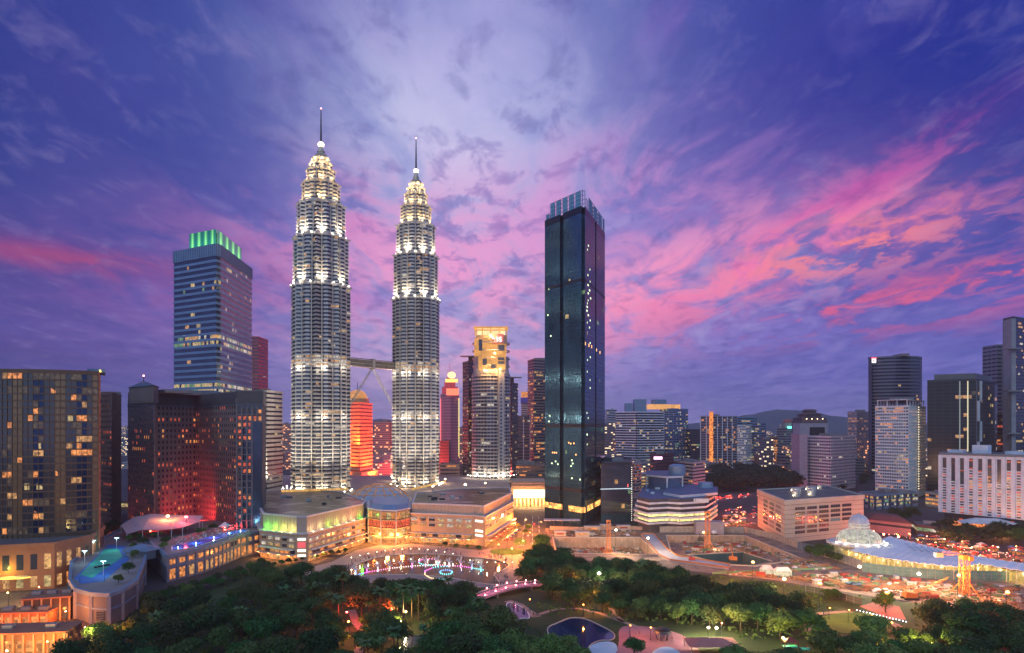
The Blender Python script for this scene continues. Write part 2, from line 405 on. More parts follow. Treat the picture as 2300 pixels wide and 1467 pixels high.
# ================================================================= twin towers
FLOOD = lamp_mat('tower_floodlight_glow', (1, .88, .66), 20, False)
GOLD_LIT = mat('gold_lit_steel', (.62, .55, .42), .35, .4, .15, .3)  # upper-tier steel with golden floodlight put into its colour
LT = lit('tower_office_lights', (1, .66, .36), .8, 1.2)
def star(r, cx, cy, ph=0.0):
    """Plan of two crossed squares with round bays filling the eight re-entrant corners."""
    pts = []
    for i in range(8):
        a = 2 * math.pi * i / 8 + ph
        pts.append((cx + r * math.cos(a), cy + r * math.sin(a)))
        c = a + math.pi / 8
        rc = r * .80; br = r * .165
        for k in range(5):
            t = -math.pi / 2 + math.pi * k / 4
            pts.append((cx + rc * math.cos(c) + br * math.cos(c + t), cy + rc * math.sin(c) + br * math.sin(c + t)))
    return pts
def star_tower(label, cx, cy, rs, seed, ph):
    r = random.Random(seed)
    T = thing('star_plan_skyscraper', label, 'skyscraper', (cx, cy, 0))
    tiers = [(8, 251.5, 32), (251.5, 305.5, 30), (305.5, 342.5, 26.2), (342.5, 366.5, 20.8), (366.5, 382, 15.4), (382, 389.5, 12), (389.5, 395.5, 9), (395.5, 400.5, 6.2)]
    fl = 0
    for ti, (za, zb, rad) in enumerate(tiers):
        rad *= rs; P_ = star(rad, cx, cy, ph)
        up = ti >= 3
        mb = MB(); mb.prism(P_, za, zb, 0, mtop=1); mb.build('tower_core', [STEEL if not up else GOLD_LIT, ROOFM], T)
        nf = max(2, round((zb - za) / 4.25)) if ti < 5 else 2
        h = (zb - za) / nf
        Pw = offset(P_, .05); Pl = offset(P_, .75 if ti < 3 else .5)
        mb = MB(); mb.ring(Pl, P_, 0, h * .26); ml = mb.mesh('sunshade', STEEL if not up else GOLD_LIT)
        for i in range(nf):
            z = za + i * h
            link('sunshade', ml, T, (-cx, -cy, z + h * .52)) if ti < 5 or i else None
            if ti > 5: continue
            mb = MB(); cs = cells_of(Pw, 3.4); prev = 0
            p = .06 if z < 120 else (.02 if ti == 0 else .06)
            if ti == 0 and 158 < z < 172: p = .75
            if ti == 0 and abs(z - 107) < 4: p = .4
            for (a, b) in cs:
                if prev and r.random() < .4: mi = prev
                else: mi = (1 + r.randrange(3)) if r.random() < p else 0
                prev = mi
                mb.quad((a[0], a[1], z + h * .02), (b[0], b[1], z + h * .02), (b[0], b[1], z + h * .50), (a[0], a[1], z + h * .50), mi)
            mb.build('window_band', [GLASS, LT, LC, LW], T)
        # cornice at the top of each tier
        if ti < 7:
            mb = MB(); mb.ring(offset(P_, 1.5 if ti < 3 else 1.0), offset(P_, -1), zb - 1.2, zb + .5); mb.build('cornice', STEEL if not up else GOLD_LIT, T)
        if ti < 5:
            # steel columns in the re-entrant corners
            for i in range(16):
                a = 2 * math.pi * (i // 2) / 8 + ph + (.19 if i % 2 else -.19); rr = rad * .905
                mb = MB(); mb.cyl(cx + rr * math.cos(a), cy + rr * math.sin(a), za, zb, .75 if ti < 3 else .5, n=8)
                if i % 2 == 0 or ti < 3: mb.build('column', STEEL, T)
                fl += 1
    lampm = MB(); lampm.box(0, 0, 0, 1.3, 1.3, .5); lm = lampm.mesh('floodlight', FLOOD)
    for ti, (za, zb, rad) in enumerate(tiers[:7]):
        n = 16; zz = za if ti else 23
        for i in range(n):
            a = 2 * math.pi * (i + .5) / n + ph; rr = (rad * rs) * (1.02) + (1.4 if ti < 3 else .9)
            o = link('floodlight', lm, T, (rr * math.cos(a), rr * math.sin(a), zz + .6))
            o.scale = (1, 1, 1) if ti < 3 else (.6, .6, .6)
            if i % 2 == 0:
                off = (5.0, 3.4, 3.2, 2.8, 2.2, 2.0, 1.6)[ti]; e = (34000, 60000, 60000, 46000, 30000, 17000, 10000)[ti]
                rr_ = rad * rs + off; X, Y_ = cx + rr_ * math.cos(a), cy + rr_ * math.sin(a)
                if Y_ > cy + 12: continue
                point_light((X, Y_, zz + 1.6), (1, .80, .50) if ti < 3 else (1, .70, .34), e, T, .6, 120, (cx + (rad * rs - off) * math.cos(a), cy + (rad * rs - off) * math.sin(a), zz + 22))
                if ti == 0:
                    rr_ = rad * rs + 34; point_light((cx + rr_ * math.cos(a), cy + rr_ * math.sin(a), 26), (1, .84, .62), 360000, T, 1, 62, (cx + rad * .6 * math.cos(a), cy + rad * .6 * math.sin(a), 120))
                    for zq in (106, 160): rr_ = rad * rs + 4; point_light((cx + rr_ * math.cos(a), cy + rr_ * math.sin(a), zq), (1, .86, .66), 5500, T, 1)
    mb = MB(); mb.cyl(cx, cy, 400.5, 409.5, 4.2 * rs, 2.0, 16); mb.cyl(cx, cy, 403.3, 404, 4.4 * rs, None, 16); mb.build('pinnacle_base', GOLD_LIT, T)
    mb = MB(); mb.ball((cx, cy, 412), 3.2 * rs + .2, 16, 10)
    for k in range(5): mb.cyl(cx, cy, 410.2 + k * .9 - .1, 410.2 + k * .9 + .1, 3.5 * rs * math.cos((k - 2) * .35) + .3, None, 16)
    mb.build('ring_ball', lamp_mat('ring_ball_glow', (1, .85, .6), 2.2, False), T)
    mb = MB(); mb.cyl(cx, cy, 415, 452, 1.15, .45, 10); mb.build('spire', DARKM, T)
    mb = MB(); mb.ball((cx, cy, 452.6), .8, 8, 6); mb.build('aircraft_warning_lamp', lamp_mat('red_beacon', (1, .25, .25), 12, False), T)
    return T
T1 = (WX(721, 750), 750.0); T2 = (WX(934.5, 828), 828.0)
star_tower('taller-looking nearer twin skyscraper, left of the pair, its terraces floodlit', T1[0], T1[1], 1.0, 3, .12)
star_tower('farther twin skyscraper, right of the pair, beside the cylindrical clock tower', T2[0], T2[1], .905, 5, .3)
def skybridge():
    BST = mat('bridge_steel', (.26, .24, .25), .45, .3)
    a = Vector((T1[0] + 25, T1[1] + 8, 0)); b = Vector((T2[0] - 22, T2[1] - 6, 0)); d = (b - a).normalized(); n = Vector((-d.y, d.x, 0)); an = math.atan2(d.y, d.x)
    mid = (a + b) / 2; L = (b - a).length
    T = thing('skybridge', 'two-storey steel bridge joining the twin towers halfway up', 'bridge', (mid.x, mid.y, 112))
    z = 164.5
    mb = MB()
    for k in range(4): mb.box(mid.x, mid.y, z + (0, 4.0, 8.2, 9.6)[k], L, (5.4, 5.6, 5.8, 3.4)[k], (.8, .6, .5, .4)[k], an)
    mb.build('deck', BST, T)
    mb = MB(); mb.box(mid.x, mid.y, z + .8, L, 4.6, 7.4, an); mb.build('glazing', [lit('bridge_glazing', (1, .75, .5), .12)], T)
    mb = MB()
    for i in range(int(L / 3)):
        p = a + d * (1.5 + i * 3)
        for s in (-1, 1): mb.bar((p + n * s * 2.5 + Vector((0, 0, z + .6))), (p + n * s * 2.5 + Vector((0, 0, z + 8.4))), .28)
    mb.build('bridge_mullions', DARKM, T)
    mb = MB(); mb.box(mid.x, mid.y, z - 1.6, 4, 6.6, 12.2, an); mb.build('centre_node', BST, T)
    for s, e in ((-1, (a + d * 1.5)), (1, (b - d * 1.5))):
        for q in (-1, 1):
            mb = MB(); mb.bar(mid + d * s * 1.2 + n * q * 1.2 + Vector((0, 0, z - 1.5)), e + n * q * 1.8 + Vector((0, 0, 113)), .95, n=8); mb.build('support_leg', BST, T)
    mb = MB()
    for s, e in ((-1, a + d * .5), (1, b - d * .5)): mb.box(e.x, e.y, 110.5, 2.5, 6, 4, an)
    mb.build('leg_bearing', BST, T)
skybridge()
# ================================================================= office tower with green crown
def green_tower():
    P_ = foot3((391, 735), (490, 700), (565, 815))
    # chamfer the front corner
    c = Vector(P_[1]); l = Vector(P_[0]); r = Vector(P_[2]); ll = (l - c).normalized(); rr = (r - c).normalized()
    P_ = [P_[0], tuple(c + ll * 3), tuple(c + rr * 7), P_[2], P_[3]]
    z1 = ZA(548, 700)
    T = building('office_tower', 'blue banded office tower with a green lit crown, behind the wide hotel', P_, z1, fh=6.3, bay=3.2, wf=.58, wall=BLUEG, glass=GLASS, ledge=.7, ledge_mat=BLUEG,
                 litp=.035, pal='y', base_h=8, parapet=12, plant=0, rows_lit=(19, 20, 27, 28), cat='skyscraper', seed=12)
    cx, cy = sum(p[0] for p in P_) / 5, sum(p[1] for p in P_) / 5
    mb = MB()
    for (a, b) in cells_of(offset(P_, .9), 3.0):
        mb.bar((a[0], a[1], z1 - 12), (a[0], a[1], z1 + 1.2), .3)
    mb.build('roof_screen', DARKM, T)
    m = bpy.data.materials.new('green_backlit_glass'); m.use_nodes = True; t = NT(m.node_tree); b = t.n['Principled BSDF']
    # glass screen with upright lamp tubes glowing behind each bay
    g = t.node('ShaderNodeUVMap').outputs[0]
    sp = t.node('ShaderNodeSeparateXYZ'); t.l.new(g, sp.inputs[0])
    fx = t.m('ABSOLUTE', t.m('SUBTRACT', t.m('FRACT', t.m('MULTIPLY', sp.outputs[0], 4.0)), .5))
    k = t.m('POWER', t.mr(fx, .5, 0.0), 2.2); fy = t.mr(sp.outputs[1], 0, 1.0, 1.0, .45)
    bx = t.m('ABSOLUTE', t.m('SUBTRACT', t.m('FRACT', t.m('MULTIPLY', sp.outputs[0], 20.0)), .5)); by = t.m('ABSOLUTE', t.m('SUBTRACT', t.m('FRACT', t.m('MULTIPLY', sp.outputs[1], 10.0)), .5))
    grid = t.m('LESS_THAN', t.m('MAXIMUM', bx, by), .42)
    k2 = t.m('MULTIPLY', t.m('MULTIPLY', t.m('ADD', t.m('MULTIPLY', k, .8), .8), fy), t.m('ADD', t.m('MULTIPLY', grid, .7), .3))
    t.l.new(t.mix(k, (.0, .30, .22, 1), (.28, 1, .25, 1)), b.inputs['Emission Color']); t.l.new(t.m('MULTIPLY', k2, 1.15), b.inputs['Emission Strength'])
    b.inputs['Base Color'].default_value = (.02, .12, .12, 1); b.inputs['Roughness'].default_value = .2; m.cycles.emission_sampling = 'NONE'
    l = Vector(P_[0]); c = (Vector(P_[1]) + Vector(P_[2])) / 2; r = Vector(P_[3]); e1 = (l - c).normalized(); e2 = (r - c).normalized(); Ll = (l - c).length; Lr = (r - c).length
    def screen(a, b_, z0, zt):
        me = bpy.data.meshes.new('crown_screen'); n = Vector(((b_ - a).y, -(b_ - a).x)).normalized() * .5
        vs = [(a.x, a.y, z0), (b_.x, b_.y, z0), (b_.x, b_.y, zt), (a.x, a.y, zt)]
        vs += [(v[0] - n.x, v[1] - n.y, v[2]) for v in vs]
        fs = [(0, 1, 2, 3), (5, 4, 7, 6), (3, 2, 6, 7), (1, 5, 6, 2), (4, 0, 3, 7)]
        me.from_pydata(vs, [], fs); uv = me.uv_layers.new()
        for p in me.polygons:
            for q, li in enumerate(p.loop_indices):
                uv.data[li].uv = ((0, 0), (1, 0), (1, 1), (0, 1))[q]
        me.materials.append(m); link('crown_screen', me, T)
    ins = 5.0
    c0 = c + e1 * ins + e2 * ins
    screen(c0 + e1 * (Ll * .62), c0 + e1 * 1.5, z1, z1 + 19); screen(c0 + e2 * 2.5, c0 + e2 * (Lr * .72), z1, z1 + 19)
    mb = MB(); q = [c0 + e1 * (Ll * .62) - e1 * 1 + e2 * 2, c0 + (e1 + e2) * 2, c0 + e2 * (Lr * .72) + e1 * 2, c0 + e1 * (Ll * .6) + e2 * (Lr * .7)]
    mb.prism([tuple(p) for p in q], z1 + .02, z1 + 16); mb.build('crown_core', DARKM, T)
green_tower()
building('slab_tower', 'plain reddish slab tower edge beside the blue banded office tower', foot2((555, 1000), (580, 1000), 40), ZA(757, 1000), fh=5, wf=.3, wall=mat('red_slab', (.42, .10, .12), .7), ledge=.1, litp=.03, plant=0)
building('annex_office_tower', 'pale horizontally banded office block left of the twin towers', foot3((540, 790), (600, 740), (633.5, 775)), ZA(878, 740), fh=4.9, bay=3, wf=.42, wall=mat('pale_band', (.55, .53, .50), .5), glass=GLASS, ledge=.9,
         litp=.03, pal='c', base_h=8, plant=1, rows_lit=(1,))
# ================================================================= dark glass tower with lattice crown
def dark_tower():
    L, C, Rr = (1224, 690), (1311, 640), (1358.5, 735)
    P_ = foot3(L, C, Rr); zc = ZA(462, 640)
    MUL = mat('tower_mullion', (.02, .03, .05), .3, .4)
    l, c, r = Vector(P_[0]), Vector(P_[1]), Vector(P_[2]); e1 = (l - c); e2 = (r - c)
    # deep vertical grooves: build the plan with notches
    def pt(u, v, du=0, dv=0): q = c + e1 * u + e2 * v; return (q.x, q.y)
    g = .05
    plan = [pt(1, 0), pt(.60, 0), pt(.60, g), pt(.50, g), pt(.50, 0), pt(.06, 0), pt(.06, .06), pt(0, .06), pt(0, .5), pt(.03, .5), pt(.03, .56), pt(0, .56), pt(0, 1), pt(1, 1)]
    T = building('glass_skyscraper', 'tall dark blue glass skyscraper with an open lattice crown', plan, zc, fh=4.3, bay=2.6, wf=.90, wall=GLASST, glass=GLASST, ledge=.08, ledge_mat=MUL, litp=.003, pal='g', cat='skyscraper',
                 base_h=12, parapet=6, plant=0, rows_lit=(), seed=4, pier=1, pier_w=.14, pier_d=.10, pier_mat=MUL)
    # refuge floor belts
    for z in (ZA(630, 640), ZA(960, 640), ZA(1108, 640)):
        mb = MB(); mb.ring(offset(plan, .25), offset(plan, -.2), z, z + 3.2); mb.build('refuge_belt', DARKM, T)
    rr = random.Random(9)
    # lit stair and corridor windows up the right-hand face
    GW = lamp_mat('stair_light', (.75, 1, .55), 2.2, False); OW = lamp_mat('lounge_light', (1, .45, .12), 2.2, False)
    for py in (555, 566, 605, 622, 632, 644, 653, 662, 669, 678, 686, 694, 703, 711, 720, 729, 737, 771, 803, 812, 838, 855, 873, 930, 941, 960, 978, 1000):
        z = ZA(py, 660); v = .12 + rr.uniform(-.02, .16) * (py > 550)
        q = c + e2 * v; n = Vector((e2.y, -e2.x)).normalized() * .2
        u = e2.normalized() * rr.choice((1.5, 2.5, 4)); mb = MB(); a = q + n; b = q + n + u
        mb.quad((a.x, a.y, z), (b.x, b.y, z), (b.x, b.y, z + 1.8), (a.x, a.y, z + 1.8)); mb.build('lit_window', GW, T)
    for (v, py) in ((.05, 779), (.2, 779), (.32, 779), (.55, 781), (.72, 783)):
        z = ZA(py, 660); q = c + e2 * v; n = Vector((e2.y, -e2.x)).normalized() * .25; u = e2.normalized() * 3; mb = MB(); a = q + n; b = a + u
        mb.quad((a.x, a.y, z), (b.x, b.y, z), (b.x, b.y, z + 3), (a.x, a.y, z + 3)); mb.build('lit_window', OW, T)
    for (u_, py) in ((.80, 1020), (.75, 1020), (.70, 1020), (.38, 996), (.33, 998), (.25, 997), (.30, 1035), (.28, 1042), (.32, 1048), (.72, 1040), (.82, 1045), (.66, 1046), (.9, 948), (.88, 935), (.85, 750), (.93, 700), (.9, 640), (.2, 1022), (.3, 1075), (.1, 1076)):
        z = ZA(py, 660); q = c + e1 * u_; n = Vector((-e1.y, e1.x)).normalized() * .25; u = -e1.normalized() * 1.9; mb = MB(); a = q + n; b = a + u
        mb.quad((a.x, a.y, z), (b.x, b.y, z), (b.x, b.y, z + 1.5), (a.x, a.y, z + 1.5)); mb.build('lit_window', OW if py < 1025 and py > 990 else GW, T)
    # lit lobby storey
    pl = offset(plan, .4)
    for k, (a, b) in enumerate(cells_of([pl[0], pl[5], pl[7], pl[12]], 9, True)):
        if k % 4 == 3: continue
        z = ZA(1150, 650); mb = MB(); mb.quad((a[0], a[1], z), (b[0], b[1], z), (b[0], b[1], z + 5.5), (a[0], a[1], z + 5.5)); mb.build('lobby_window', lit('lobby_glow', (1, .42, .10), 3.0, 2.5, .1), T)
    # open lattice screens of the crown
    LM = mat('lattice_steel', (.09, .16, .24), .4, .4); LG_ = mat('lattice_glass', (.16, .46, .66), .4, 0)
    def lattice(a, b, z0, z1, nx, nz):
        mb = MB(); a, b = Vector(a), Vector(b); n = Vector(((b - a).y, -(b - a).x)).normalized()
        for off in (0, -3.0):
            for i in range(nx + 1):
                p = a + (b - a) * i / nx + n * off; mb.bar((p.x, p.y, z0), (p.x, p.y, z1), .42)
            for k in range(nz + 1):
                z = z0 + (z1 - z0) * k / nz; p, q = a + n * off, b + n * off; mb.bar((p.x, p.y, z), (q.x, q.y, z), .36)
        mb.build('lattice_screen', LM, T)
        mb = MB(); r_ = random.Random(nx)
        for i in range(nx):
            for k in range(nz):
                if i % 3 != 2:
                    p = a + (b - a) * (i + .12) / nx; q = a + (b - a) * (i + .88) / nx; z_ = z0 + (z1 - z0) * (k + .06) / nz; zz = z0 + (z1 - z0) * (k + .94) / nz
                    g_ = MB(); g_.quad((p.x, p.y, z_), (q.x, q.y, z_), (q.x, q.y, zz), (p.x, p.y, zz)); g_.build('lattice_pane', LG_, T)
    lattice(pt(.86, .02), pt(.04, .02), zc, zc + 16.5, 15, 4)
    lattice(pt(1.0, .05), pt(.88, .05), zc, zc + 8, 3, 2)
    lattice(pt(.0, .22), pt(.0, .97), zc, zc + 14.5, 10, 4)
    mb = MB(); q = [pt(.8, .3), pt(.15, .3), pt(.15, .8), pt(.8, .8)]; mb.prism(q, zc, zc + 5); mb.build('roof_plant_room', DARKM, T)
    # podium on the right
    P2 = foot3((1350, 660), (1418, 668), (1421, 760))
    T2_ = building('glass_podium_block', 'dark glass podium block at the right foot of the lattice-crowned skyscraper', P2, ZA(1040, 668), fh=4.5, bay=3.5, wf=.92, wall=GLASST, glass=GLASS, ledge=.1, ledge_mat=MUL, litp=.06, pal='y', base_h=9, plant=1, seed=2)
    mb = MB(); a, b = offset(P2, .5)[0], offset(P2, .5)[1]; z = ZA(1097, 668)
    mb.bar((a[0], a[1], z), (b[0], b[1], z), .55); mb.build('light_strip', lamp_mat('white_strip_light', (.7, .9, 1), 1.2, False), T2_)
    b2 = offset(P2, .4)[1]; mb = MB(); n = int(ZA(1045, 668) / 2.2)
    for i in range(n): mb.ball((b2[0], b2[1], 2 + i * 2.2), .35, 6, 4)
    mb.build('corner_light_string', lamp_mat('string_bulb', (1, .9, .75), 3, False), T2_)
    mb = MB(); mb.box(b2[0] - 6, b2[1] - .6, ZA(1094, 668), 5, .4, 3.2); mb.build('red_sign', lamp_mat('red_sign_panel', (1, .05, .05), 1.3, False), T2_)
dark_tower()
# ================================================================= skyline, left side
def glow_text(body, size, loc, rz, m, T, name='lettering', ext=.1):
    cu = bpy.data.curves.new(name, 'FONT'); cu.body = body; cu.size = size; cu.extrude = ext; cu.align_x = 'CENTER'; cu.align_y = 'CENTER'
    o = bpy.data.objects.new('tmp_text', cu); COL.objects.link(o); dg = bpy.context.evaluated_depsgraph_get(); dg.update()
    me = bpy.data.meshes.new_from_object(o.evaluated_get(dg)); bpy.data.objects.remove(o)
    me.materials.clear(); me.materials.append(m)
    t = link(name, me, T, (loc[0] - T['ox'], loc[1] - T['oy'], loc[2] - T['oz'])); t.rotation_euler = (R(90), 0, rz); return t
def curved_hotel():
    """Big glass curve at the left edge, with a brick-red end wall and a stone podium."""
    c = (WX(40, 430) - 6, 500.0); r = 83.0
    arc = [(c[0] + r * math.cos(R(a)), c[1] + r * math.sin(R(a))) for a in range(-140, -48, 6)]
    endp = arc[-1]
    poly = arc + [(PX(225, 470)), (PX(215, 540)), (PX(-60, 560))]
    z1 = ZA(838, 440)
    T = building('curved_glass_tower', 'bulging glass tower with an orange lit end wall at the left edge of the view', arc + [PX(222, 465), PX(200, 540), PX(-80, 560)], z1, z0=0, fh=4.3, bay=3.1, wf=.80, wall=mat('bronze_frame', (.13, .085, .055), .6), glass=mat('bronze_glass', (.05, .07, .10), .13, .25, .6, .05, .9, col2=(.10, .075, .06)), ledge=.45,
                 litp=.04, pal='d', litf=lambda x, y, z: 7 if (CX + x / y * F) % 80 < 24 else 1.4, altf=lambda x, y: (0, 1, 0, 2)[int((CX + x / y * F) / 23) % 4], alts=(mat('golden_reflection_glass', (.30, .19, .10), .22, .5), mat('navy_glass', (.02, .045, .12), .12, .5)), pier=1, pier_w=.25, pier_d=.5, base_h=28, cat='hotel', plant=2, seed=5)  # golden panes and denser lit columns stand in for warm reflections
    rr = random.Random(3); po = offset(arc, .25); tgt = T
    for k in range(34):
        i = rr.randrange(1, len(po) - 2); a, b = Vector(po[i]), Vector(po[i + 1]); z = 28 + rr.randrange(11) * 8.6 + 2.5; u = rr.uniform(0, .5)
        p = a + (b - a) * u; q = a + (b - a) * (u + rr.uniform(.15, .4)); mb = MB(); mb.quad((p.x, p.y, z), (q.x, q.y, z), (q.x, q.y, z + rr.uniform(1.5, 4.5)), (p.x, p.y, z + 4))
        mb.build('lit_window', rr.choice((LO, LW, LY, LD, LD)), T)
    # end wall panels with pale brackets
    a, b = Vector(endp), Vector(PX(222, 465)); n = Vector(((b - a).y, -(b - a).x)).normalized(); u = (b - a).normalized(); L = (b - a).length
    RB = mat('terracotta_panel', (.42, .13, .06), .7); an = math.atan2(u.y, u.x)
    mb = MB(); m_ = (a + b) / 2 + n * .55; mb.box(m_.x, m_.y, 20, L, .9, z1 - 20, an); mb.build('end_wall', RB, T)
    for k in range(12):
        z = 26 + k * 8.6
        p = a + u * L * .45 + n * 1.1; mb = MB(); mb.box(p.x, p.y, z + 6.4, L * .85, .5, 1.1, an); q = a + u * L * .55 + n * 1.1; mb.box(q.x, q.y, z + 1.8, .9, .5, 4.6, an); mb.build('wall_bracket', mat('bracket_tan', (.55, .33, .18), .6), T)
    mb = MB(); p = (a + b) / 2; mb.box(p.x - 6, p.y + 8, z1 + .95, 30, 10, 2.2, an); mb.build('roof_canopy', mat('blue_roof', (.10, .18, .34), .4), T)
    mb = MB(); q = a + n * 1.4; q2 = b + n * 1.4; mb.bar((q.x, q.y, z1 + 1.5), (q2.x, q2.y, z1 + 1.5), .9); mb.build('eaves_light', lamp_mat('yellow_strip', (1, .75, .15), 2.2, False), T)
    # podium
    p2 = [PX(-60, 385), PX(120, 398), PX(200, 425), PX(228, 462), PX(200, 540), PX(-60, 540)]
    p2 = offset(p2, 1.5); T2 = thing('hotel_podium', 'stone podium with arched entrance lights under the bulging glass tower', 'podium', (*PX(90, 420), 0))
    mb = MB(); mb.prism(p2, 0, 26, 0, mtop=1); mb.build('wall', [mat('peach_stone', (.30, .15, .09), .75), ROOFM], T2)
    mb = MB(); mb.ring(offset(p2, .8), offset(p2, -1), 25, 27.4); mb.build('cornice', mat('peach_stone', 0), T2)
    for (a, b) in cells_of(offset(p2[:4] + p2[4:], .05), 7, True):
        A, B = Vector(a), Vector(b); p, q = A + (B - A) * .25, A + (B - A) * .75
        mb = MB(); mb.quad((p.x, p.y, 12), (q.x, q.y, 12), (q.x, q.y, 21), (p.x, p.y, 21)); mb.build('window', rr.choice((LO, LD, GLASS, LW)), T2)
        mb = MB(); mb.quad((p.x, p.y, 1.5), (q.x, q.y, 1.5), (q.x, q.y, 8), (p.x, p.y, 8)); mb.build('window', rr.choice((LO, LY, LW)), T2)
curved_hotel()
building('brown_apartment_tower', 'dark brown apartment tower between the bulging glass tower and the wide hotel', foot3((221, 660), (250, 640), (272, 700)), ZA(882, 640), fh=5, bay=3.2, wf=.5, wall=BROWN, ledge=.3, litp=.05, pal='r', pier=1, pier_w=1.1, seed=8)
building('low_car_park', 'small lit stepped car park beside the wide hotel', foot2((272, 760), (300, 760), 20), ZA(1128, 760), fh=4.4, bay=4, wf=.55, wall=BROWN, ledge=.4, litp=.95, pal='w', base_h=1, plant=0)
# ---- wide hotel with concave front
def wide_hotel():
    Z = lambda py, Y: ZA(py, Y)
    STONE = mat('rose_grey_stone', (.16, .15, .16), .8, 0, .12, .06); SL = mat('slate_blue_trim', (.09, .12, .18), .6)
    plan = [PX(289, 560), PX(346, 525), PX(352, 556), PX(440, 596), PX(468, 580), PX(530, 540), PX(533, 524), PX(590, 528), PX(596, 570), PX(560, 640), PX(440, 680), PX(330, 640)]
    z1 = ZA(884, 560)
    T = building('wide_hotel', 'wide rose-grey hotel with a concave front and red lit windows', plan, z1, fh=4.7, bay=4.1, wf=.52, wall=STONE, glass=GLASS, ledge=.22, litp=.13, pal='r', mode='cells', base_h=12, pier=1, pier_w=2.3, pier_d=.24, parapet=11, plant=2, cat='hotel', seed=21)
    # dark upper storey band and corner turret
    mb = MB(); mb.ring(offset(plan, .9), offset(plan, -1), z1 - 11, z1 - 9.8); mb.build('upper_cornice', SL, T)
    mb = MB(); mb.ring(offset(plan, .5), offset(plan, -1), z1 - 9.6, z1 + .2); mb.build('attic_band', mat('attic_slate', (.07, .075, .09), .6), T)
    tp = foot3((289, 559), (322, 535), (346, 524.5)); tp = [PX(290, 555), PX(345, 522), PX(356, 545), PX(302, 578)]
    mb = MB(); mb.prism(tp, z1 - 9, z1 + 4.5); mb.build('turret', STONE, T)
    c = (sum(p[0] for p in tp) / 4, sum(p[1] for p in tp) / 4); mb = MB(); o = offset(tp, 1.2)
    for i in range(4): a, b = o[i], o[(i + 1) % 4]; mb.tri((a[0], a[1], z1 + 4.5), (b[0], b[1], z1 + 4.5), (c[0], c[1], z1 + 10))
    mb.build('turret_roof', SL, T)
    mb = MB(); mb.bar((c[0], c[1], z1 + 9), (c[0], c[1], z1 + 14), .4); mb.build('mast', DARKM, T)
    mb = MB(); mb.ball((c[0], c[1], z1 + 14.2), .7); mb.build('aircraft_warning_lamp', MATS['red_beacon'], T)
    for (px, Y, w) in ((455, 610, 34), (350, 600, 12)):
        mb = MB(); x = WX(px, Y); q = [(x - w, Y - 8), (x + w, Y - 8), (x + w, Y + 8), (x - w, Y + 8)]
        mb.prism(q, z1 + .05, z1 + 5, poly1=[(x - w * .3, Y - 2), (x + w * .3, Y - 2), (x + w * .3, Y + 2), (x - w * .3, Y + 2)]); mb.build('hipped_roof', SL, T)
    # dark glass pavilion front at the right-hand end
    for k in range(24):
        z = 20 + k * 4.5
    pav = [PX(533, 523.2), PX(590, 527.2)]
    a, b = Vector(pav[0]), Vector(pav[1]); rr = random.Random(5)
    mb = MB(); mb.box((a.x + b.x) / 2, (a.y + b.y) / 2 - .3, 16, (b - a).length, .6, z1 - 40, 0.01); mb.build('glass_pavilion', GLASS, T)
    for j in range(6):
        p = a + (b - a) * j / 5; mb = MB(); mb.bar((p.x, p.y - .8, 16), (p.x, p.y - .8, z1 - 12), 1.0); mb.build('pavilion_pier', mat('pavilion_stone', (.14, .15, .18), .6), T)
    for i in range(17):
        z = 22 + i * 5.2; mb = MB(); mb.bar((a.x, a.y - .7, z), (b.x, b.y - .7, z), .7); mb.build('pavilion_ledge', MATS['pavilion_stone'], T)
        for j in range(5):
            if rr.random() < (.30, .42, .75, .8, .1, .1)[i % 6]:
                p = a + (b - a) * (j + .25) / 5; q = a + (b - a) * (j + .8) / 5; mb = MB(); mb.quad((p.x, p.y - .75, z + 1.2), (q.x, q.y - .75, z + 1.2), (q.x, q.y - .75, z + 4), (p.x, p.y - .75, z + 4)); mb.build('lit_window', rr.choice((LR, LR, LO)), T)
    # red uplights on the terrace roof that wash the inner corner
    for (px, Y, e) in ((395, 548, 9000), (505, 512, 9000), (338, 505, 3200), (445, 560, 6000)):
        x = WX(px, Y); mb = MB(); mb.box(x, Y, 16.5, 1.2, .8, .8); o = mb.build('uplight', lamp_mat('red_uplight', (1, .08, .05), 18, False), T)
        point_light((x, Y, 18.5), (1, .04, .04), e * 6.5, T, .6, 125, (x, Y + 34, 30))
    return T
wide_hotel()
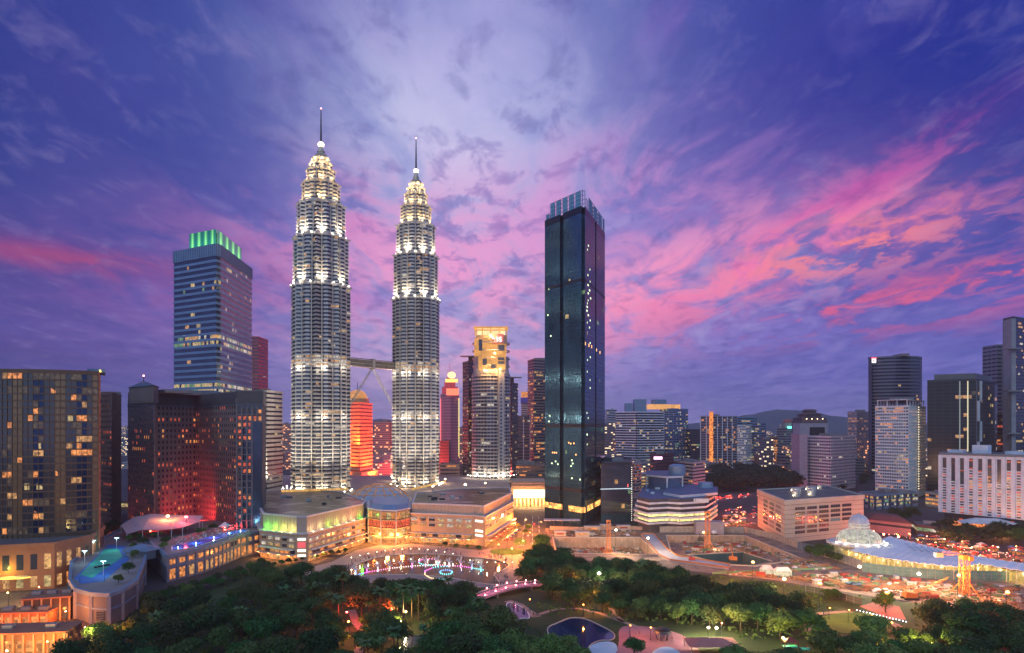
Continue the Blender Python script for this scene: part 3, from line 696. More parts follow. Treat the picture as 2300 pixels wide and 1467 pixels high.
# ---- hotel garden podium: curved wing with pool deck, round tennis block
def hotel_podium():
    ST = MATS['rose_grey_stone']; BT = mat('blue_trim', (.16, .24, .36), .6)
    T = thing('terrace_block', 'long curved terrace block with orange windows in front of the wide hotel', 'podium', (*PX(470, 490), 0))
    front = [PX(376, 412), PX(420, 425), PX(460, 440), PX(500, 462), PX(540, 490), PX(596, 512)]
    poly = front + [PX(600, 560), PX(560, 600), PX(430, 620), PX(300, 585), PX(272, 530), PX(330, 470)]
    zt = 16.0
    mb = MB(); mb.prism(poly, 0, zt, 0, mtop=1); mb.build('wall', [mat('podium_stone', (.27, .26, .31), .75), mat('terrace_paving', (.25, .22, .22), .8)], T)
    fo = offset(poly, .05)
    mb = MB(); mb.ring(offset(poly, .9), offset(poly, -.8), zt - .9, zt + 1.1); mb.build('cornice', BT, T)
    mb = MB(); mb.ring(offset(poly, .5), offset(poly, -.2), 8.6, 9.4); mb.build('string_course', BT, T)
    rr = random.Random(31)
    for i in range(5):
        a, b = Vector(fo[i]), Vector(fo[i + 1]); L = (b - a).length; k = max(2, int(L / 5.5)); n = Vector(((b - a).y, -(b - a).x)).normalized() * .12
        for j in range(k):
            p = a + (b - a) * (j + .22) / k + n; q = a + (b - a) * (j + .78) / k + n
            mb = MB(); mb.quad((p.x, p.y, 10.6), (q.x, q.y, 10.6), (q.x, q.y, 13.6), (p.x, p.y, 13.6)); mb.build('window', rr.choice((LO, LO, LW, GLASS)), T)
            mb = MB(); mb.quad((p.x, p.y, 1.5), (q.x, q.y, 1.5), (q.x, q.y, 7.6), (p.x, p.y, 7.6)); mb.build('tall_window', rr.choice((LO, LO, LW)), T)
            c = a + (b - a) * j / k + n; mb = MB(); mb.box(c.x, c.y, .02, 1.0, .7, 15, math.atan2((b - a).y, (b - a).x)); mb.build('pilaster', MATS['podium_stone'], T)
    # pool on the deck
    P2 = thing('rooftop_pool', 'long blue swimming pool on the curved terrace roof', 'swimming pool', (*PX(470, 470), zt))
    pool = [PX(385, 430), PX(430, 440), PX(480, 464), PX(520, 490), PX(560, 510), PX(552, 519), PX(500, 500), PX(440, 468), PX(385, 446)]
    mb = MB(); mb.prism(pool, zt + .02, zt + .35); mb.build('pool_rim', WHITE, P2)
    pw = offset(pool, -.6); mb = MB(); mb.sheet(pw, zt + .4); mb.build('pool_water', mat('pool_water', (.05, .22, .75), .08, 0, .2, .1), P2)
    for (px, Y, c, e) in ((400, 438, (1, .5, .7), 500), (440, 455, (.15, .4, 1), 900), (480, 478, (.2, .5, 1), 900), (515, 497, (.6, 1, 1), 700), (540, 508, (.3, 1, .9), 500)):
        x = WX(px, Y); mb = MB(); mb.ball((x, Y, zt + .9), .35); mb.build('pool_lamp', lamp_mat('pool_lamp_white', (.8, .95, 1), 8, False), P2); point_light((x, Y, zt + 2.6), c, e * 2, P2)
    # white tent roof
    T3 = thing('tent_canopy', 'long pale pink stretched canopy on the hotel terrace', 'canopy', (*PX(360, 500), zt))
    pts = [(272, 500, 22), (300, 515, 26), (340, 520, 28), (390, 520, 27), (420, 515, 27.5), (455, 525, 26)]; pf = [(285, 472, 20), (320, 476, 22.5), (355, 478, 22), (385, 482, 22), (410, 490, 22), (448, 512, 23)]
    mb = MB()
    for i in range(5):
        a, b, c, d = pf[i], pf[i + 1], pts[i + 1], pts[i]; q = [(WX(v[0], v[1]), v[1], v[2]) for v in (a, b, c, d)]; mb.quad(*q); mb.quad(*[(v[0], v[1], v[2] - .25) for v in reversed(q)])
    mb.build('fabric_roof', mat('canvas', (.70, .56, .58), .8, 0, .08), T3)
    for v in pf + pts: mb = MB(); mb.bar((WX(v[0], v[1]), v[1], zt), (WX(v[0], v[1]), v[1], v[2] - .1), .3); mb.build('pole', WHITE, T3)
    T3b = thing('peaked_gazebo', 'small white peaked tent beside the rooftop pool', 'gazebo', (*PX(505, 515), zt)); x, y = PX(505, 515); mb = MB()
    for i in range(4):
        a, b = R(90 * i + 45), R(90 * i + 135); mb.tri((x + 5 * math.cos(a), y + 5 * math.sin(a), zt + 3.2), (x + 5 * math.cos(b), y + 5 * math.sin(b), zt + 3.2), (x, y, zt + 6.5))
    mb.build('tent_roof', WHITE, T3b)
    for i in range(4): a = R(90 * i + 45); mb = MB(); mb.bar((x + 4.8 * math.cos(a), y + 4.8 * math.sin(a), zt), (x + 4.8 * math.cos(a), y + 4.8 * math.sin(a), zt + 3.2), .25); mb.build('pole', WHITE, T3b)
    for (px, Y, nm) in ((377, 505, 'orange'), (418, 500, 'red')):
        x = WX(px, Y); c = (1, .35, .1) if nm == 'orange' else (1, .06, .06)
        L = thing('terrace_floodlight', 'bright %s floodlight on a post on the hotel terrace' % nm, 'floodlight', (x, Y, zt)); mb = MB(); mb.bar((x, Y, zt), (x, Y, 27), .3); mb.build('post', DARKM, L)
        mb = MB(); mb.ball((x, Y, 28.2), 1.15, sz=.7); mb.build('lamp_head', lamp_mat('flood_' + nm, c if nm == 'red' else (1, .45, .15), 30, False), L); point_light((x, Y - 1, 29.5), c, 9000 if nm == 'orange' else 14000, L, 1)
    # bar pavilion, octagonal roof
    T4 = thing('octagonal_pavilion', 'grey octagonal roofed pavilion between tennis court and pool', 'pavilion', (*PX(318, 425), zt)); x, y = PX(318, 427)
    mb = MB(); mb.cyl(x, y, 12, 17.5, 9, 9, 8); mb.build('wall', MATS['podium_stone'], T4); mb = MB(); mb.cyl(x, y, 17.5, 18.4, 11.2, 11, 8); mb.cyl(x, y, 18.4, 21, 9.5, 1.5, 8); mb.build('roof', BT, T4)
    # tennis block
    T5 = thing('rounded_terrace_block', 'round-fronted stone block carrying the blue and green tennis court', 'podium', (*PX(230, 400), 0))
    base = [PX(157, 352), PX(170, 335), PX(205, 326), PX(245, 324), PX(275, 333), PX(306, 352), PX(325, 405), PX(330, 468), PX(272, 528), PX(228, 480), PX(160, 400)]
    z5 = 14.5
    mb = MB(); mb.prism(base, 0, z5, 0, mtop=1); mb.build('wall', [ST, mat('terrace_paving', 0)], T5)
    mb = MB(); mb.ring(offset(base, .8), offset(base, -.8), z5 - .9, z5 + 1.1); mb.build('cornice', BT, T5); mb = MB(); mb.ring(offset(base, .45), offset(base, -.2), 7.2, 8); mb.build('string_course', BT, T5)
    fo = offset(base, .15)
    for i in range(9):
        for fq in (0,):
            c = Vector(fo[i]); mb = MB(); mb.box(c.x, c.y, .02, 1.6, 1.2, z5 - .6, .3); mb.build('pilaster', mat('podium_stone', 0), T5)
    a, b = Vector(fo[2]), Vector(fo[3]); p = a + (b - a) * .3; q = a + (b - a) * .75; mb = MB(); mb.quad((p.x, p.y - .1, 2), (q.x, q.y - .1, 2), (q.x, q.y - .1, 6.4), (p.x, p.y - .1, 6.4)); mb.build('window', GLASS, T5)
    for k in range(6):
        z = 2.3 + k * .8; mb = MB(); mb.bar((p.x, p.y - .2, z), (q.x, q.y - .2, z), .16); mb.build('louvre', CONC, T5)
    C_ = thing('tennis_court', 'green tennis court with blue surround on the rounded terrace block', 'tennis court', (*PX(220, 400), z5))
    o = [PX(166, 360), PX(182, 347), PX(232, 352), PX(290, 410), PX(282, 455), PX(244, 462)]
    mb = MB(); mb.sheet(o, z5 + .05); mb.build('blue_surround', mat('court_blue', (.04, .16, .50), .7), C_)
    i_ = [PX(180, 368), PX(206, 360), PX(276, 418), PX(266, 445), PX(236, 445)]
    mb = MB(); mb.sheet(i_, z5 + .1); mb.build('green_court', mat('court_green', (.03, .42, .30), .7), C_)
    mb = MB(); fp = offset(o, .6)
    for k in range(len(fp)):
        a, b = fp[k], fp[(k + 1) % len(fp)]
        mb.bar((a[0], a[1], z5), (a[0], a[1], z5 + 4), .15)
        if k in (3, 4, 5):
            for h in (1, 2, 3, 4): mb.bar((a[0], a[1], z5 + h), (b[0], b[1], z5 + h), .08)
    mb.build('court_fence', mat('fence_green', (.03, .10, .16), .6), C_)
    mb = MB(); a, b = PX(212, 385), PX(246, 392); mb.bar((a[0], a[1], z5 + .6), (b[0], b[1], z5 + .6), .9); mb.build('net', DARKM, C_)
    for (px, Y) in ((190, 395), (232, 365), (262, 440), (210, 430)):
        x = WX(px, Y); L = thing('court_floodlight', 'twin floodlight mast lighting the rooftop tennis court', 'floodlight', (x, Y, z5), 'tennis court floodlight masts'); mb = MB(); mb.bar((x, Y, z5), (x, Y, z5 + 8), .2); mb.build('mast', WHITE, L)
        mb = MB(); mb.box(x - .8, Y, z5 + 8, 1.2, .6, .3); mb.box(x + .8, Y, z5 + 8, 1.2, .6, .3); mb.build('lamp_head', lamp_mat('court_white', (.55, .9, 1), 4, False), L); point_light((x, Y, z5 + 7.5), (.5, .95, 1), 1800, L)
hotel_podium()
# ================================================================= between and behind the twin towers
def red_tower():
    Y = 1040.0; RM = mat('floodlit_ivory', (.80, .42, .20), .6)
    P_ = foot3((770, 1060), (808, 1030), (835, 1085)); z1 = ZA(905, 1035)
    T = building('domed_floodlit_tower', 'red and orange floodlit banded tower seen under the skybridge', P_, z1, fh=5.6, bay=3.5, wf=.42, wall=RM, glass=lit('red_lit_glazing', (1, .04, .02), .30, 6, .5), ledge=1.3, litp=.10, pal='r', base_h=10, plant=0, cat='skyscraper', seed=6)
    cx, cy = sum(p[0] for p in P_) / 4, sum(p[1] for p in P_) / 4
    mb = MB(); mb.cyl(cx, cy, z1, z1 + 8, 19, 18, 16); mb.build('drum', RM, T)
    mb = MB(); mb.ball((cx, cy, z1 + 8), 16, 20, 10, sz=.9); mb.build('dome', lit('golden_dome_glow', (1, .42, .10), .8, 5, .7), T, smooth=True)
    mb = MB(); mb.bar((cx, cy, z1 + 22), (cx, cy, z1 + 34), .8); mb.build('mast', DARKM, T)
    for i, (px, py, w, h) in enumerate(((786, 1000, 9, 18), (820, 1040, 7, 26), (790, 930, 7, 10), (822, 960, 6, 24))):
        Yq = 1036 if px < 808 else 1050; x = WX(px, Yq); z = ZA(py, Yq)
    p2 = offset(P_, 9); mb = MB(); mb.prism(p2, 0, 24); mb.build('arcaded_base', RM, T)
    for (a, b) in cells_of(offset(p2, .1), 9, True):
        a, b = Vector(a), Vector(b); p, q = a + (b - a) * .25, a + (b - a) * .75; m_ = (p + q) / 2
        mb = MB(); k = len(mb.v); mb.v += [(p.x, p.y, 3), (q.x, q.y, 3), (q.x, q.y, 16), (m_.x, m_.y, 21), (p.x, p.y, 16)]; mb.f.append((0, 1, 2, 3, 4)); mb.mi.append(0); mb.build('arched_window', LO, T)
    # floodlights on the ground and on the shoulder of the tower
    for (dx, dy, z, e, tz) in ((-30, -45, 3, 1.0, 90), (18, -52, 3, 1.0, 90), (45, -20, 3, .9, 80), (10, -60, 60, .45, 170)):
        point_light((cx + dx, cy + dy, z), (1, .12, .02), 1.5e6 * e, T, 1.5, 95, (cx, cy, tz))
    for (dx, dy, e) in ((70, -30, 1), (95, 40, 1.3), (110, -70, .8), (60, 120, 1)): point_light((cx + dx, cy + dy, 14), (1, .06, .05), 400000 * e, T, 2)
    for k in range(14):
        a = R(-170 + k * 12); x, y = cx + 42 * math.cos(a), cy + 42 * math.sin(a)
        mb = MB(); mb.ball((x, y, 1.5), 1.1); mb.build('floodlight', lamp_mat('warm_flood', (1, .45, .15), 30, False), T)
red_tower()
def purple_tower():
    Y = 1400.0; PM = mat('mauve_stone', (.34, .24, .32), .7); RD = mat('crimson_crown', (.65, .08, .10), .5)
    P_ = foot3((990, 1420), (1012, 1395), (1031, 1420)); z1 = ZA(885, 1400)
    T = building('stepped_crown_tower', 'slim mauve tower with a red lit stepped crown and round emblem', P_, z1, fh=6, bay=4, wf=.55, wall=PM, ledge=.3, pier=1, pier_w=1.8, litp=.02, pal='r', plant=0, cat='skyscraper', seed=3)
    cx, cy = sum(p[0] for p in P_) / 4, sum(p[1] for p in P_) / 4
    mb = MB()
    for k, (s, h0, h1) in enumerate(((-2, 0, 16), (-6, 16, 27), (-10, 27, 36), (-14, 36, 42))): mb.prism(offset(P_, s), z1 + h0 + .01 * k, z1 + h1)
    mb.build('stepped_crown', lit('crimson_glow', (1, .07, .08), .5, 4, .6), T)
    fy = cy - 26
    mb = MB(); mb.box(cx + 6, fy, z1 + 24, 26, 2, 7); mb.build('lit_signboard', lamp_mat('amber_sign', (1, .5, .08), 2.0, False), T)
    mb = MB(); mb.box(cx + 8, fy, z1 - 3, 26, 2, 14); mb.build('lit_signboard', lamp_mat('red_sign', (1, .16, .04), 1.6, False), T)
    mb = MB(); k = 20
    for zz in (0, 1.5): pass
    mb.v = [(cx + 6 + 8.5 * math.cos(2 * math.pi * i / k), fy - .5, z1 + 39 + 7 * math.sin(2 * math.pi * i / k)) for i in range(k)] + [(cx + 6 + 8.5 * math.cos(2 * math.pi * i / k), fy + 2, z1 + 39 + 7 * math.sin(2 * math.pi * i / k)) for i in range(k)]
    mb.f = [tuple(range(k))] + [(i, k + i, k + (i + 1) % k, (i + 1) % k) for i in range(k)] + [tuple(range(2 * k - 1, k - 1, -1))]; mb.mi = [0] * len(mb.f); mb.build('round_emblem', lamp_mat('yellow_emblem', (1, .62, .22), 2.2, False), T)
    mb = MB(); mb.bar((cx, cy, z1 + 40), (cx, cy, z1 + 66), 1.0); mb.bar((cx - 4, cy, z1 + 40), (cx - 4, cy, z1 + 54), .6); mb.bar((cx + 4, cy, z1 + 40), (cx + 4, cy, z1 + 52), .6); mb.build('mast', mat('mast_red', (.6, .12, .1), .5), T)
    for px_, c in ((1031, 'y'), (990, 'r')):
        x, y = PX(px_, 1419); mb = MB(); mb.bar((x, y - 2, 30), (x, y - 2, z1 - 8), 1.2); mb.build('edge_light', lamp_mat('edge_' + c, (1, .85, .25) if c == 'y' else (1, .12, .12), 1.6, False), T)
purple_tower()
RED2 = mat('salmon_concrete', (.50, .28, .24), .7)
building('banded_office_block', 'low salmon block with broad bands at the right foot of the twin towers', foot2((988, 1000), (1032, 1000), 40), ZA(1043, 1000), fh=5.2, bay=5, wf=.42, wall=RED2, ledge=.6, litp=.05, pal='o', base_h=3)
building('brown_block', 'plain dark brown block behind the low salmon block', foot2((985, 1150), (1008, 1150), 40), ZA(992, 1150), fh=5, wf=.3, wall=BROWN, litp=.03)
APT = mat('grey_brown_render', (.16, .13, .12), .75)
for nm, l, c, r, py, lab in (('a', (1040, 1005), (1052, 985), (1075, 1010), 812, 'dark slab apartment tower with a roof fin left of the cylindrical clock tower'), ('b', (1135, 1010), (1150, 990), (1163, 1015), 860, 'dark apartment tower with a roof fin right of the cylindrical clock tower')):
    T = building('apartment_tower', lab, foot3(l, c, r), ZA(py, 985), fh=4.6, bay=3.2, wf=.5, wall=APT, ledge=.5, litp=.16, pal='w', pier=2, plant=0)
    mb = MB(); x, y = PX((l[0] + r[0]) / 2, 1000); z = ZA(py, 985); mb.box(x, y, z, 7, 7, 8); mb.build('stair_core', APT, T); mb = MB(); mb.box(x + (-3 if nm == 'a' else 3), y - 4, z + 8, 24, 12, 1.2); mb.build('roof_fin', mat('roof_fin_metal', (.35, .30, .32), .5), T)
# ---- cylindrical clock tower
def clock_tower():
    Y = 960.0; cx, cy = WX(1103, 960), 960.0; r = 27.0; z1 = ZA(842, 934); zt = ZA(733, 934)
    WM = mat('pale_cladding', (.60, .56, .52), .5, .1)
    P_ = circle(cx, cy, r, 36)
    T = building('cylindrical_tower', 'round banded tower with a golden lit top and a red digital clock', P_, z1, fh=4.75, bay=4.4, wf=.60, wall=WM, glass=GLASS, ledge=.9, pier=1, pier_w=.45, pier_d=.35, litp=.09, pal='c', base_h=10, plant=0, cat='skyscraper', seed=11)
    GM = lit('floodlit_crown_glow', (1, .44, .09), .9, 7, .6)  # floodlight wash on the crown given as a glow of its surfaces
    # vertical service shaft on the right front
    x = cx + 14.5; y = cy - math.sqrt(r * r - 14.5 ** 2) - 1.0
    mb = MB(); mb.box(x, y, .02, 8.5, 6, z1 + 4, .5); mb.build('lift_shaft', WM, T)
    for k in range(28):
        z = 18 + k * 5; mb = MB(); mb.box(x + .2, y - 3.1, z, 2.6, .5, 2.4, .5); mb.build('shaft_window', GLASS, T)
    # stepped crown
    h = zt - z1
    mb = MB(); mb.prism(circle(cx, cy, r - 1.5, 28), z1 + .02, z1 + h * .40); mb.build('crown_drum', WM, T)
    for k in range(5):
        mb = MB(); mb.ring(circle(cx, cy, r, 36), circle(cx, cy, r - 1.6, 36), z1 + 2 + k * h * .16, z1 + 3.6 + k * h * .16); mb.build('crown_ledge', WM, T)
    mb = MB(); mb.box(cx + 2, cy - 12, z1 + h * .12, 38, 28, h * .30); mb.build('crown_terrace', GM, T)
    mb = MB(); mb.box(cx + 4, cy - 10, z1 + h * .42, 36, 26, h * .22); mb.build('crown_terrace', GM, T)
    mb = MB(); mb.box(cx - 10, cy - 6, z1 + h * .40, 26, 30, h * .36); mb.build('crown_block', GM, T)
    mb = MB(); mb.box(cx + 1, cy - 4, z1 + h * .64, 44, 24, h * .20); mb.build('crown_block', mat('crown_beige', (.55, .42, .28), .6), T)
    # open portal frame at the very top
    mb = MB()
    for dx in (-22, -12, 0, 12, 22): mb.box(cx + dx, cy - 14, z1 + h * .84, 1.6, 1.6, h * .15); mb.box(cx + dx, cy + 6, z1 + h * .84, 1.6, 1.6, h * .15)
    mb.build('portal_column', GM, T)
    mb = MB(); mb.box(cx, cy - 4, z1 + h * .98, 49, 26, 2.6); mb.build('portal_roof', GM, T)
    mb = MB(); mb.box(cx, cy + 2, z1 + h * .845, 40, 10, h * .11); mb.build('lantern_wall', lit('lantern_glow', (1, .72, .34), 1.6, 8, .7), T)
    # dark window cut-outs
    rr = random.Random(8)
    for (dx, zf, w, hh) in ((15, .50, 9, 4), (15, .56, 9, 4), (15, .22, 9, 4), (15, .30, 9, 4), (-8, .20, 6, 9), (-14, .5, 5, 16), (4, .14, 7, 5)):
        mb = MB(); mb.box(cx + dx, cy - 26.6 if zf < .42 else cy - 23.6, z1 + h * zf, w, .6, hh); mb.build('crown_window', GLASS, T)
    # clock screen: 7:35
    sx, sz, sy = cx + 7, z1 + h * .66, cy - 17.2
    mb = MB(); mb.box(sx + 1, sy, sz, 20, 1.2, h * .2); mb.build('clock_screen', lamp_mat('clock_red', (.75, .03, .02), .8, False), T)
    glow_text('7:35', 9.5, (sx + 1, sy - 1, sz + 5.5), 0, lamp_mat('clock_digits', (1, .9, .8), 3, False), T, 'clock_digits')
    for (dx, dy, z, e) in ((-8, -32, z1 + 6, 1), (14, -31, z1 + 8, 1), (6, -30, z1 + h * .45, 1), (0, -22, z1 + h * .82, .6)):
        mb = MB(); mb.box(cx + dx, cy + dy, z - .8, 1.5, 1, .7); mb.build('floodlight', lamp_mat('gold_flood', (1, .7, .3), 25, False), T)
        point_light((cx + dx, cy + dy - 1, z), (1, .50, .14), 34000 * e, T, .8)
    for k in range(9):
        a = R(-165 + k * 18.5); X, Y2 = cx + 34 * math.cos(a), cy + 34 * math.sin(a); point_light((X, Y2, 27), (1, .86, .66), 3600, T, 1)
        mb = MB(); mb.box(X, Y2, 25.5, 1.2, 1.2, .8); mb.build('floodlight', MATS['tower_floodlight_glow'], T)
clock_tower()
building('curved_apartment_tower', 'brown balconied apartment tower tucked left of the dark glass skyscraper', foot3((1186, 1215), (1200, 1180), (1232, 1200)), ZA(808, 1190), fh=5, bay=4, wf=.5, wall=mat('tan_render', (.26, .19, .16), .7), ledge=.9, litp=.22, pal='o', seed=13)
building('sliver_block', 'narrow grey block with a white strip beside the brown balconied tower', foot2((1162, 1120), (1190, 1120), 40), ZA(935, 1120), fh=5, wf=.4, wall=APT, ledge=.3, litp=.14, pal='w', pier=3, pier_mat=WHITE, pier_w=1.2)
T = building('unfinished_tower', 'distant tower under construction with orange top deck and blue netting', foot2((1171, 1700), (1192, 1700), 40), ZA(905, 1700), fh=5.5, wf=.4, wall=mat('peach_render', (.5, .36, .32), .7), ledge=.2, litp=.1, pal='o', plant=0)
mb = MB(); mb.prism(foot2((1170, 1697), (1193, 1697), 46), ZA(905, 1700), ZA(893, 1700)); mb.build('blue_netting', mat('blue_net', (.10, .10, .45), .8), T)
mb = MB(); mb.prism(foot2((1171, 1698), (1192, 1698), 40), ZA(893, 1700) + .1, ZA(880, 1700)); mb.build('top_deck', LO, T)
# ---- lit entrance hall at the end of the street
def entrance_hall():
    T = thing('lit_entrance_hall', 'glowing white and gold entrance hall at the end of the orange street', 'entrance hall', (*PX(1190, 800), 0)); P_ = foot2((1148, 800), (1226, 800), 50); zt = ZA(1082, 800)
    mb = MB(); mb.prism(P_, 0, zt); mb.build('wall', mat('hall_stone', (.45, .35, .25), .6), T)
    a, b = P_[0], P_[1]; z = ZA(1100, 800); z2 = ZA(1118, 800)
    mb = MB(); mb.quad((a[0] + 3, a[1] - .3, z2), (b[0] - 1, b[1] - .3, z2), (b[0] - 1, b[1] - .3, z), (a[0] + 3, a[1] - .3, z)); mb.build('lit_canopy', lamp_mat('hall_white', (1, .80, .52), 3.2), T)
    for k in range(9):
        x = a[0] + (b[0] - a[0]) * (k + .5) / 9; mb = MB(); mb.cyl(x, a[1] - 1.5, 0, z2 + 1, .9, None, 8); mb.build('column', mat('hall_gold', (.7, .5, .25), .4), T)
        mb = MB(); mb.quad((x - 2.5, a[1] - .25, 1), (x + 2.5, a[1] - .25, 1), (x + 2.5, a[1] - .25, z2 - 1), (x - 2.5, a[1] - .25, z2 - 1)); mb.build('doorway', LO if k % 2 else LY, T)
        point_light((x, a[1] - 8, 6), (1, .5, .16), 9000, T, 1)
    for k, zz in enumerate((ZA(1092, 800), ZA(1086, 800))):
        mb = MB(); mb.bar((a[0], a[1] - .6, zz), (b[0], b[1] - .6, zz), .8); mb.build('roof_beam', mat('hall_pink', (.6, .35, .35), .5), T)
entrance_hall()
building('upper_hall_block', 'grey stepped block above the glowing entrance hall', foot2((1160, 880), (1224, 880), 40), ZA(1045, 880), fh=5, wf=.4, wall=APT, litp=.3, pal='o', ledge=.3)
building('upper_hall_block', 'slimmer concrete block rising behind the glowing entrance hall', foot2((1163, 930), (1190, 930), 30), ZA(1060 - 22, 930), fh=5, wf=.4, wall=CONC, litp=.1, pal='w')
# ================================================================= skyline, right side
LAV = mat('lavender_render', (.40, .38, .50), .7); STW = mat('striped_white', (.74, .78, .88), .6); BLR = mat('blue_render', (.16, .27, .46), .6)
def B(name, label, poly, py, Yt, **kw): return building(name, label, poly, ZA(py, Yt), **kw)
B('slim_office_tower', 'slim blue distant tower just right of the dark glass skyscraper', foot2((1363, 2100), (1385, 2100), 50), 920, 2100, fh=7, bay=6, wf=.5, wall=LAV, litp=.05, plant=1)
# big white-balconied apartment block
T = B('balcony_apartment_tower', 'wide apartment tower with white balcony stripes, left of the right-hand cluster', foot3((1384, 1480), (1430, 1440), (1490, 1470)), 925, 1440, fh=5.3, bay=4, wf=.62, wall=BLR, ledge=1.0, ledge_mat=STW, litp=.13, pal='y', pier=6, pier_mat=DARKM, pier_w=3.5, plant=0, seed=2)
for (px, py, w) in ((1437, 896, 26), (1412, 905, 16)):
    x, y = PX(px, 1470); mb = MB(); mb.box(x, y, ZA(925, 1440), w, 18, ZA(py, 1440) - ZA(925, 1440)); mb.build('lift_tower', BLUEG, T)
B('orange_crowned_tower', 'blue apartment tower with a glowing orange roof band, behind the white striped one', foot3((1483, 1600), (1512, 1570), (1545, 1620)), 918, 1570, fh=5.3, bay=4.5, wf=.55, wall=BLR, ledge=.5, ledge_mat=BLUEG, litp=.22, pal='y', pier=3, pier_mat=BLUEG, pier_w=2, plant=0, seed=7)
T = thing('roof_lantern', 'long orange lit roof storey over the blue and white apartment towers', 'roof pavilion', (*PX(1488, 1560), ZA(918, 1570)))
mb = MB(); mb.prism(foot2((1459, 1575), (1528, 1590), 30), ZA(919, 1570) + .2, ZA(908, 1570)); mb.build('lit_storey', lit('amber_glow', (1, .48, .15), 1.0, 9, .7), T)
mb = MB(); mb.prism(foot2((1472, 1578), (1497, 1585), 24), ZA(908, 1570) + .1, ZA(897, 1570)); mb.build('plant_room', BLUEG, T)
B('dark_hotel_tower', 'short dark tower with an orange band under its roof, in the right-hand cluster', foot2((1549, 1600), (1573, 1600), 40), 965, 1600, fh=5.5, bay=4.5, wf=.5, wall=mat('navy_render', (.05, .06, .10), .6), litp=.2, pal='y', rows_lit=(15,), plant=0)
T = B('gridded_apartment_tower', 'apartment tower with white grid frame and one glowing orange stair column', foot3((1574, 1500), (1600, 1480), (1655, 1500)), 935, 1480, fh=5.2, bay=4.2, wf=.62, wall=mat('dusk_grey', (.12, .12, .17), .6), ledge=.5, ledge_mat=mat('frame_grey', (.26, .27, .36), .6), litp=.16, pal='o', pier=3, pier_mat=STW, pier_w=1.4, pier_d=1.2, seed=9)
x, y = PX(1597, 1478); mb = MB(); mb.box(x, y - 1.5, 5, 8, 2, 150 - 28); mb.build('stair_column', lit('stair_orange', (1, .30, .06), 1.5, 3, .3), T)
B('flat_topped_tower', 'blue flat-topped block behind the pale gridded tower', foot2((1655, 1700), (1700, 1700), 50), 938, 1700, fh=6, bay=6, wf=.5, wall=BLR, litp=.03)
B('white_balcony_tower', 'pale blue and white slim tower pair next to the orange stair column', foot3((1656, 1500), (1675, 1480), (1690, 1500)), 956, 1480, fh=5, bay=4, wf=.5, wall=STW, ledge=.6, pier=1, pier_w=1, litp=.25, pal='y', seed=4)
B('blue_panelled_tower', 'blue panelled apartment tower left of the orange lit block', foot3((1690, 1500), (1698, 1480), (1721, 1500)), 950, 1480, fh=5, bay=5, wf=.5, wall=mat('azure_panel', (.20, .32, .52), .5), ledge=.5, ledge_mat=BLUEG, litp=.2, pal='y', seed=5)
B('orange_lit_block', 'slim block covered in orange lights beside the blue panelled tower', foot3((1723, 1500), (1736, 1480), (1746, 1500)), 982, 1480, fh=5, bay=3.5, wf=.6, wall=mat('orange_render', (.5, .25, .12), .6), ledge=.5, litp=.85, pal='o', seed=6)
T = B('domed_office_tower', 'office tower with a small red dome and a green sign', foot3((1745, 1750), (1765, 1720), (1797, 1750)), 962, 1720, fh=6, bay=5, wf=.5, wall=mat('olive_stone', (.26, .26, .26), .7), ledge=.4, litp=.1, pal='g', plant=0, seed=6)
x, y = PX(1770, 1750); z = ZA(962, 1720); mb = MB(); mb.cyl(x, y, z, z + 14, 19, 17, 16); mb.build('drum', CONC, T); mb = MB(); mb.ball((x, y, z + 14), 14, 16, 8, sz=.8); mb.build('dome', mat('red_dome', (.35, .10, .08), .5), T, smooth=True)
mb = MB(); mb.box(x - 2, y - 26, z - 1, 22, 1.5, 6); mb.build('green_sign', lamp_mat('green_sign_glow', (.15, 1, .7), 2.2, False), T)
B('lower_grey_block', 'low grey office block below the green signed tower', foot3((1745, 1400), (1765, 1380), (1797, 1400)), 1018, 1380, fh=6, bay=5, wf=.45, wall=mat('slate_render', (.16, .17, .22), .7), litp=.05)
# pagoda-roofed tower and its slab
T = B('plain_slab_tower', 'plain grey slab tower with a dark slot window and pagoda-roofed top behind it', foot2((1797, 1160), (1860, 1160), 30), 952, 1160, fh=5, bay=200, wf=.01, wall=LAV, ledge=.05, litp=0, plant=0, ledges=False)
mb = MB(); x0, x1 = WX(1819, 1159), WX(1853, 1159)
for k in range(12): mb.box(x0 + (x1 - x0) * (k + .5) / 12, 1159.6, ZA(979, 1160), 1.6, 1.0, 15)
mb.build('louvres', DARKM, T)
T = thing('pagoda_roofed_tower', 'dark tower with tiered pagoda roofs and small roof lights', 'tower', (*PX(1826, 1500), 0))
px_ = MB(); P_ = foot2((1799, 1500), (1859, 1500), 50); mb = MB(); mb.prism(P_, 0, ZA(945, 1500)); mb.build('wall', mat('maroon_render', (.13, .10, .13), .7), T)
z = ZA(945, 1500); cx, cy = (P_[0][0] + P_[2][0]) / 2, (P_[0][1] + P_[2][1]) / 2; RT = mat('clay_tile', (.16, .10, .10), .7)
for k, (w, d, h) in enumerate(((30, 25, 9), (22, 19, 9), (13, 12, 8))):
    mb = MB(); q = [(cx - w + 2, cy - d + 2), (cx + w - 2, cy - d + 2), (cx + w - 2, cy + d - 2), (cx - w + 2, cy + d - 2)]; mb.prism(q, z, z + h * .62); mb.build('roof_storey', MATS['maroon_render'], T)
    o = offset(q, 3.5); mb = MB(); mb.prism(o, z + h * .62, z + h * 1.05, poly1=offset(q, -w * .35)); mb.build('tiled_roof', RT, T); z += h
for dx in (-18, -6, 6, 18): mb = MB(); mb.ball((cx + dx, cy - 27, ZA(941, 1500)), 1); mb.build('roof_lamp', lamp_mat('eave_lamp', (1, .7, .4), 8, False), T)
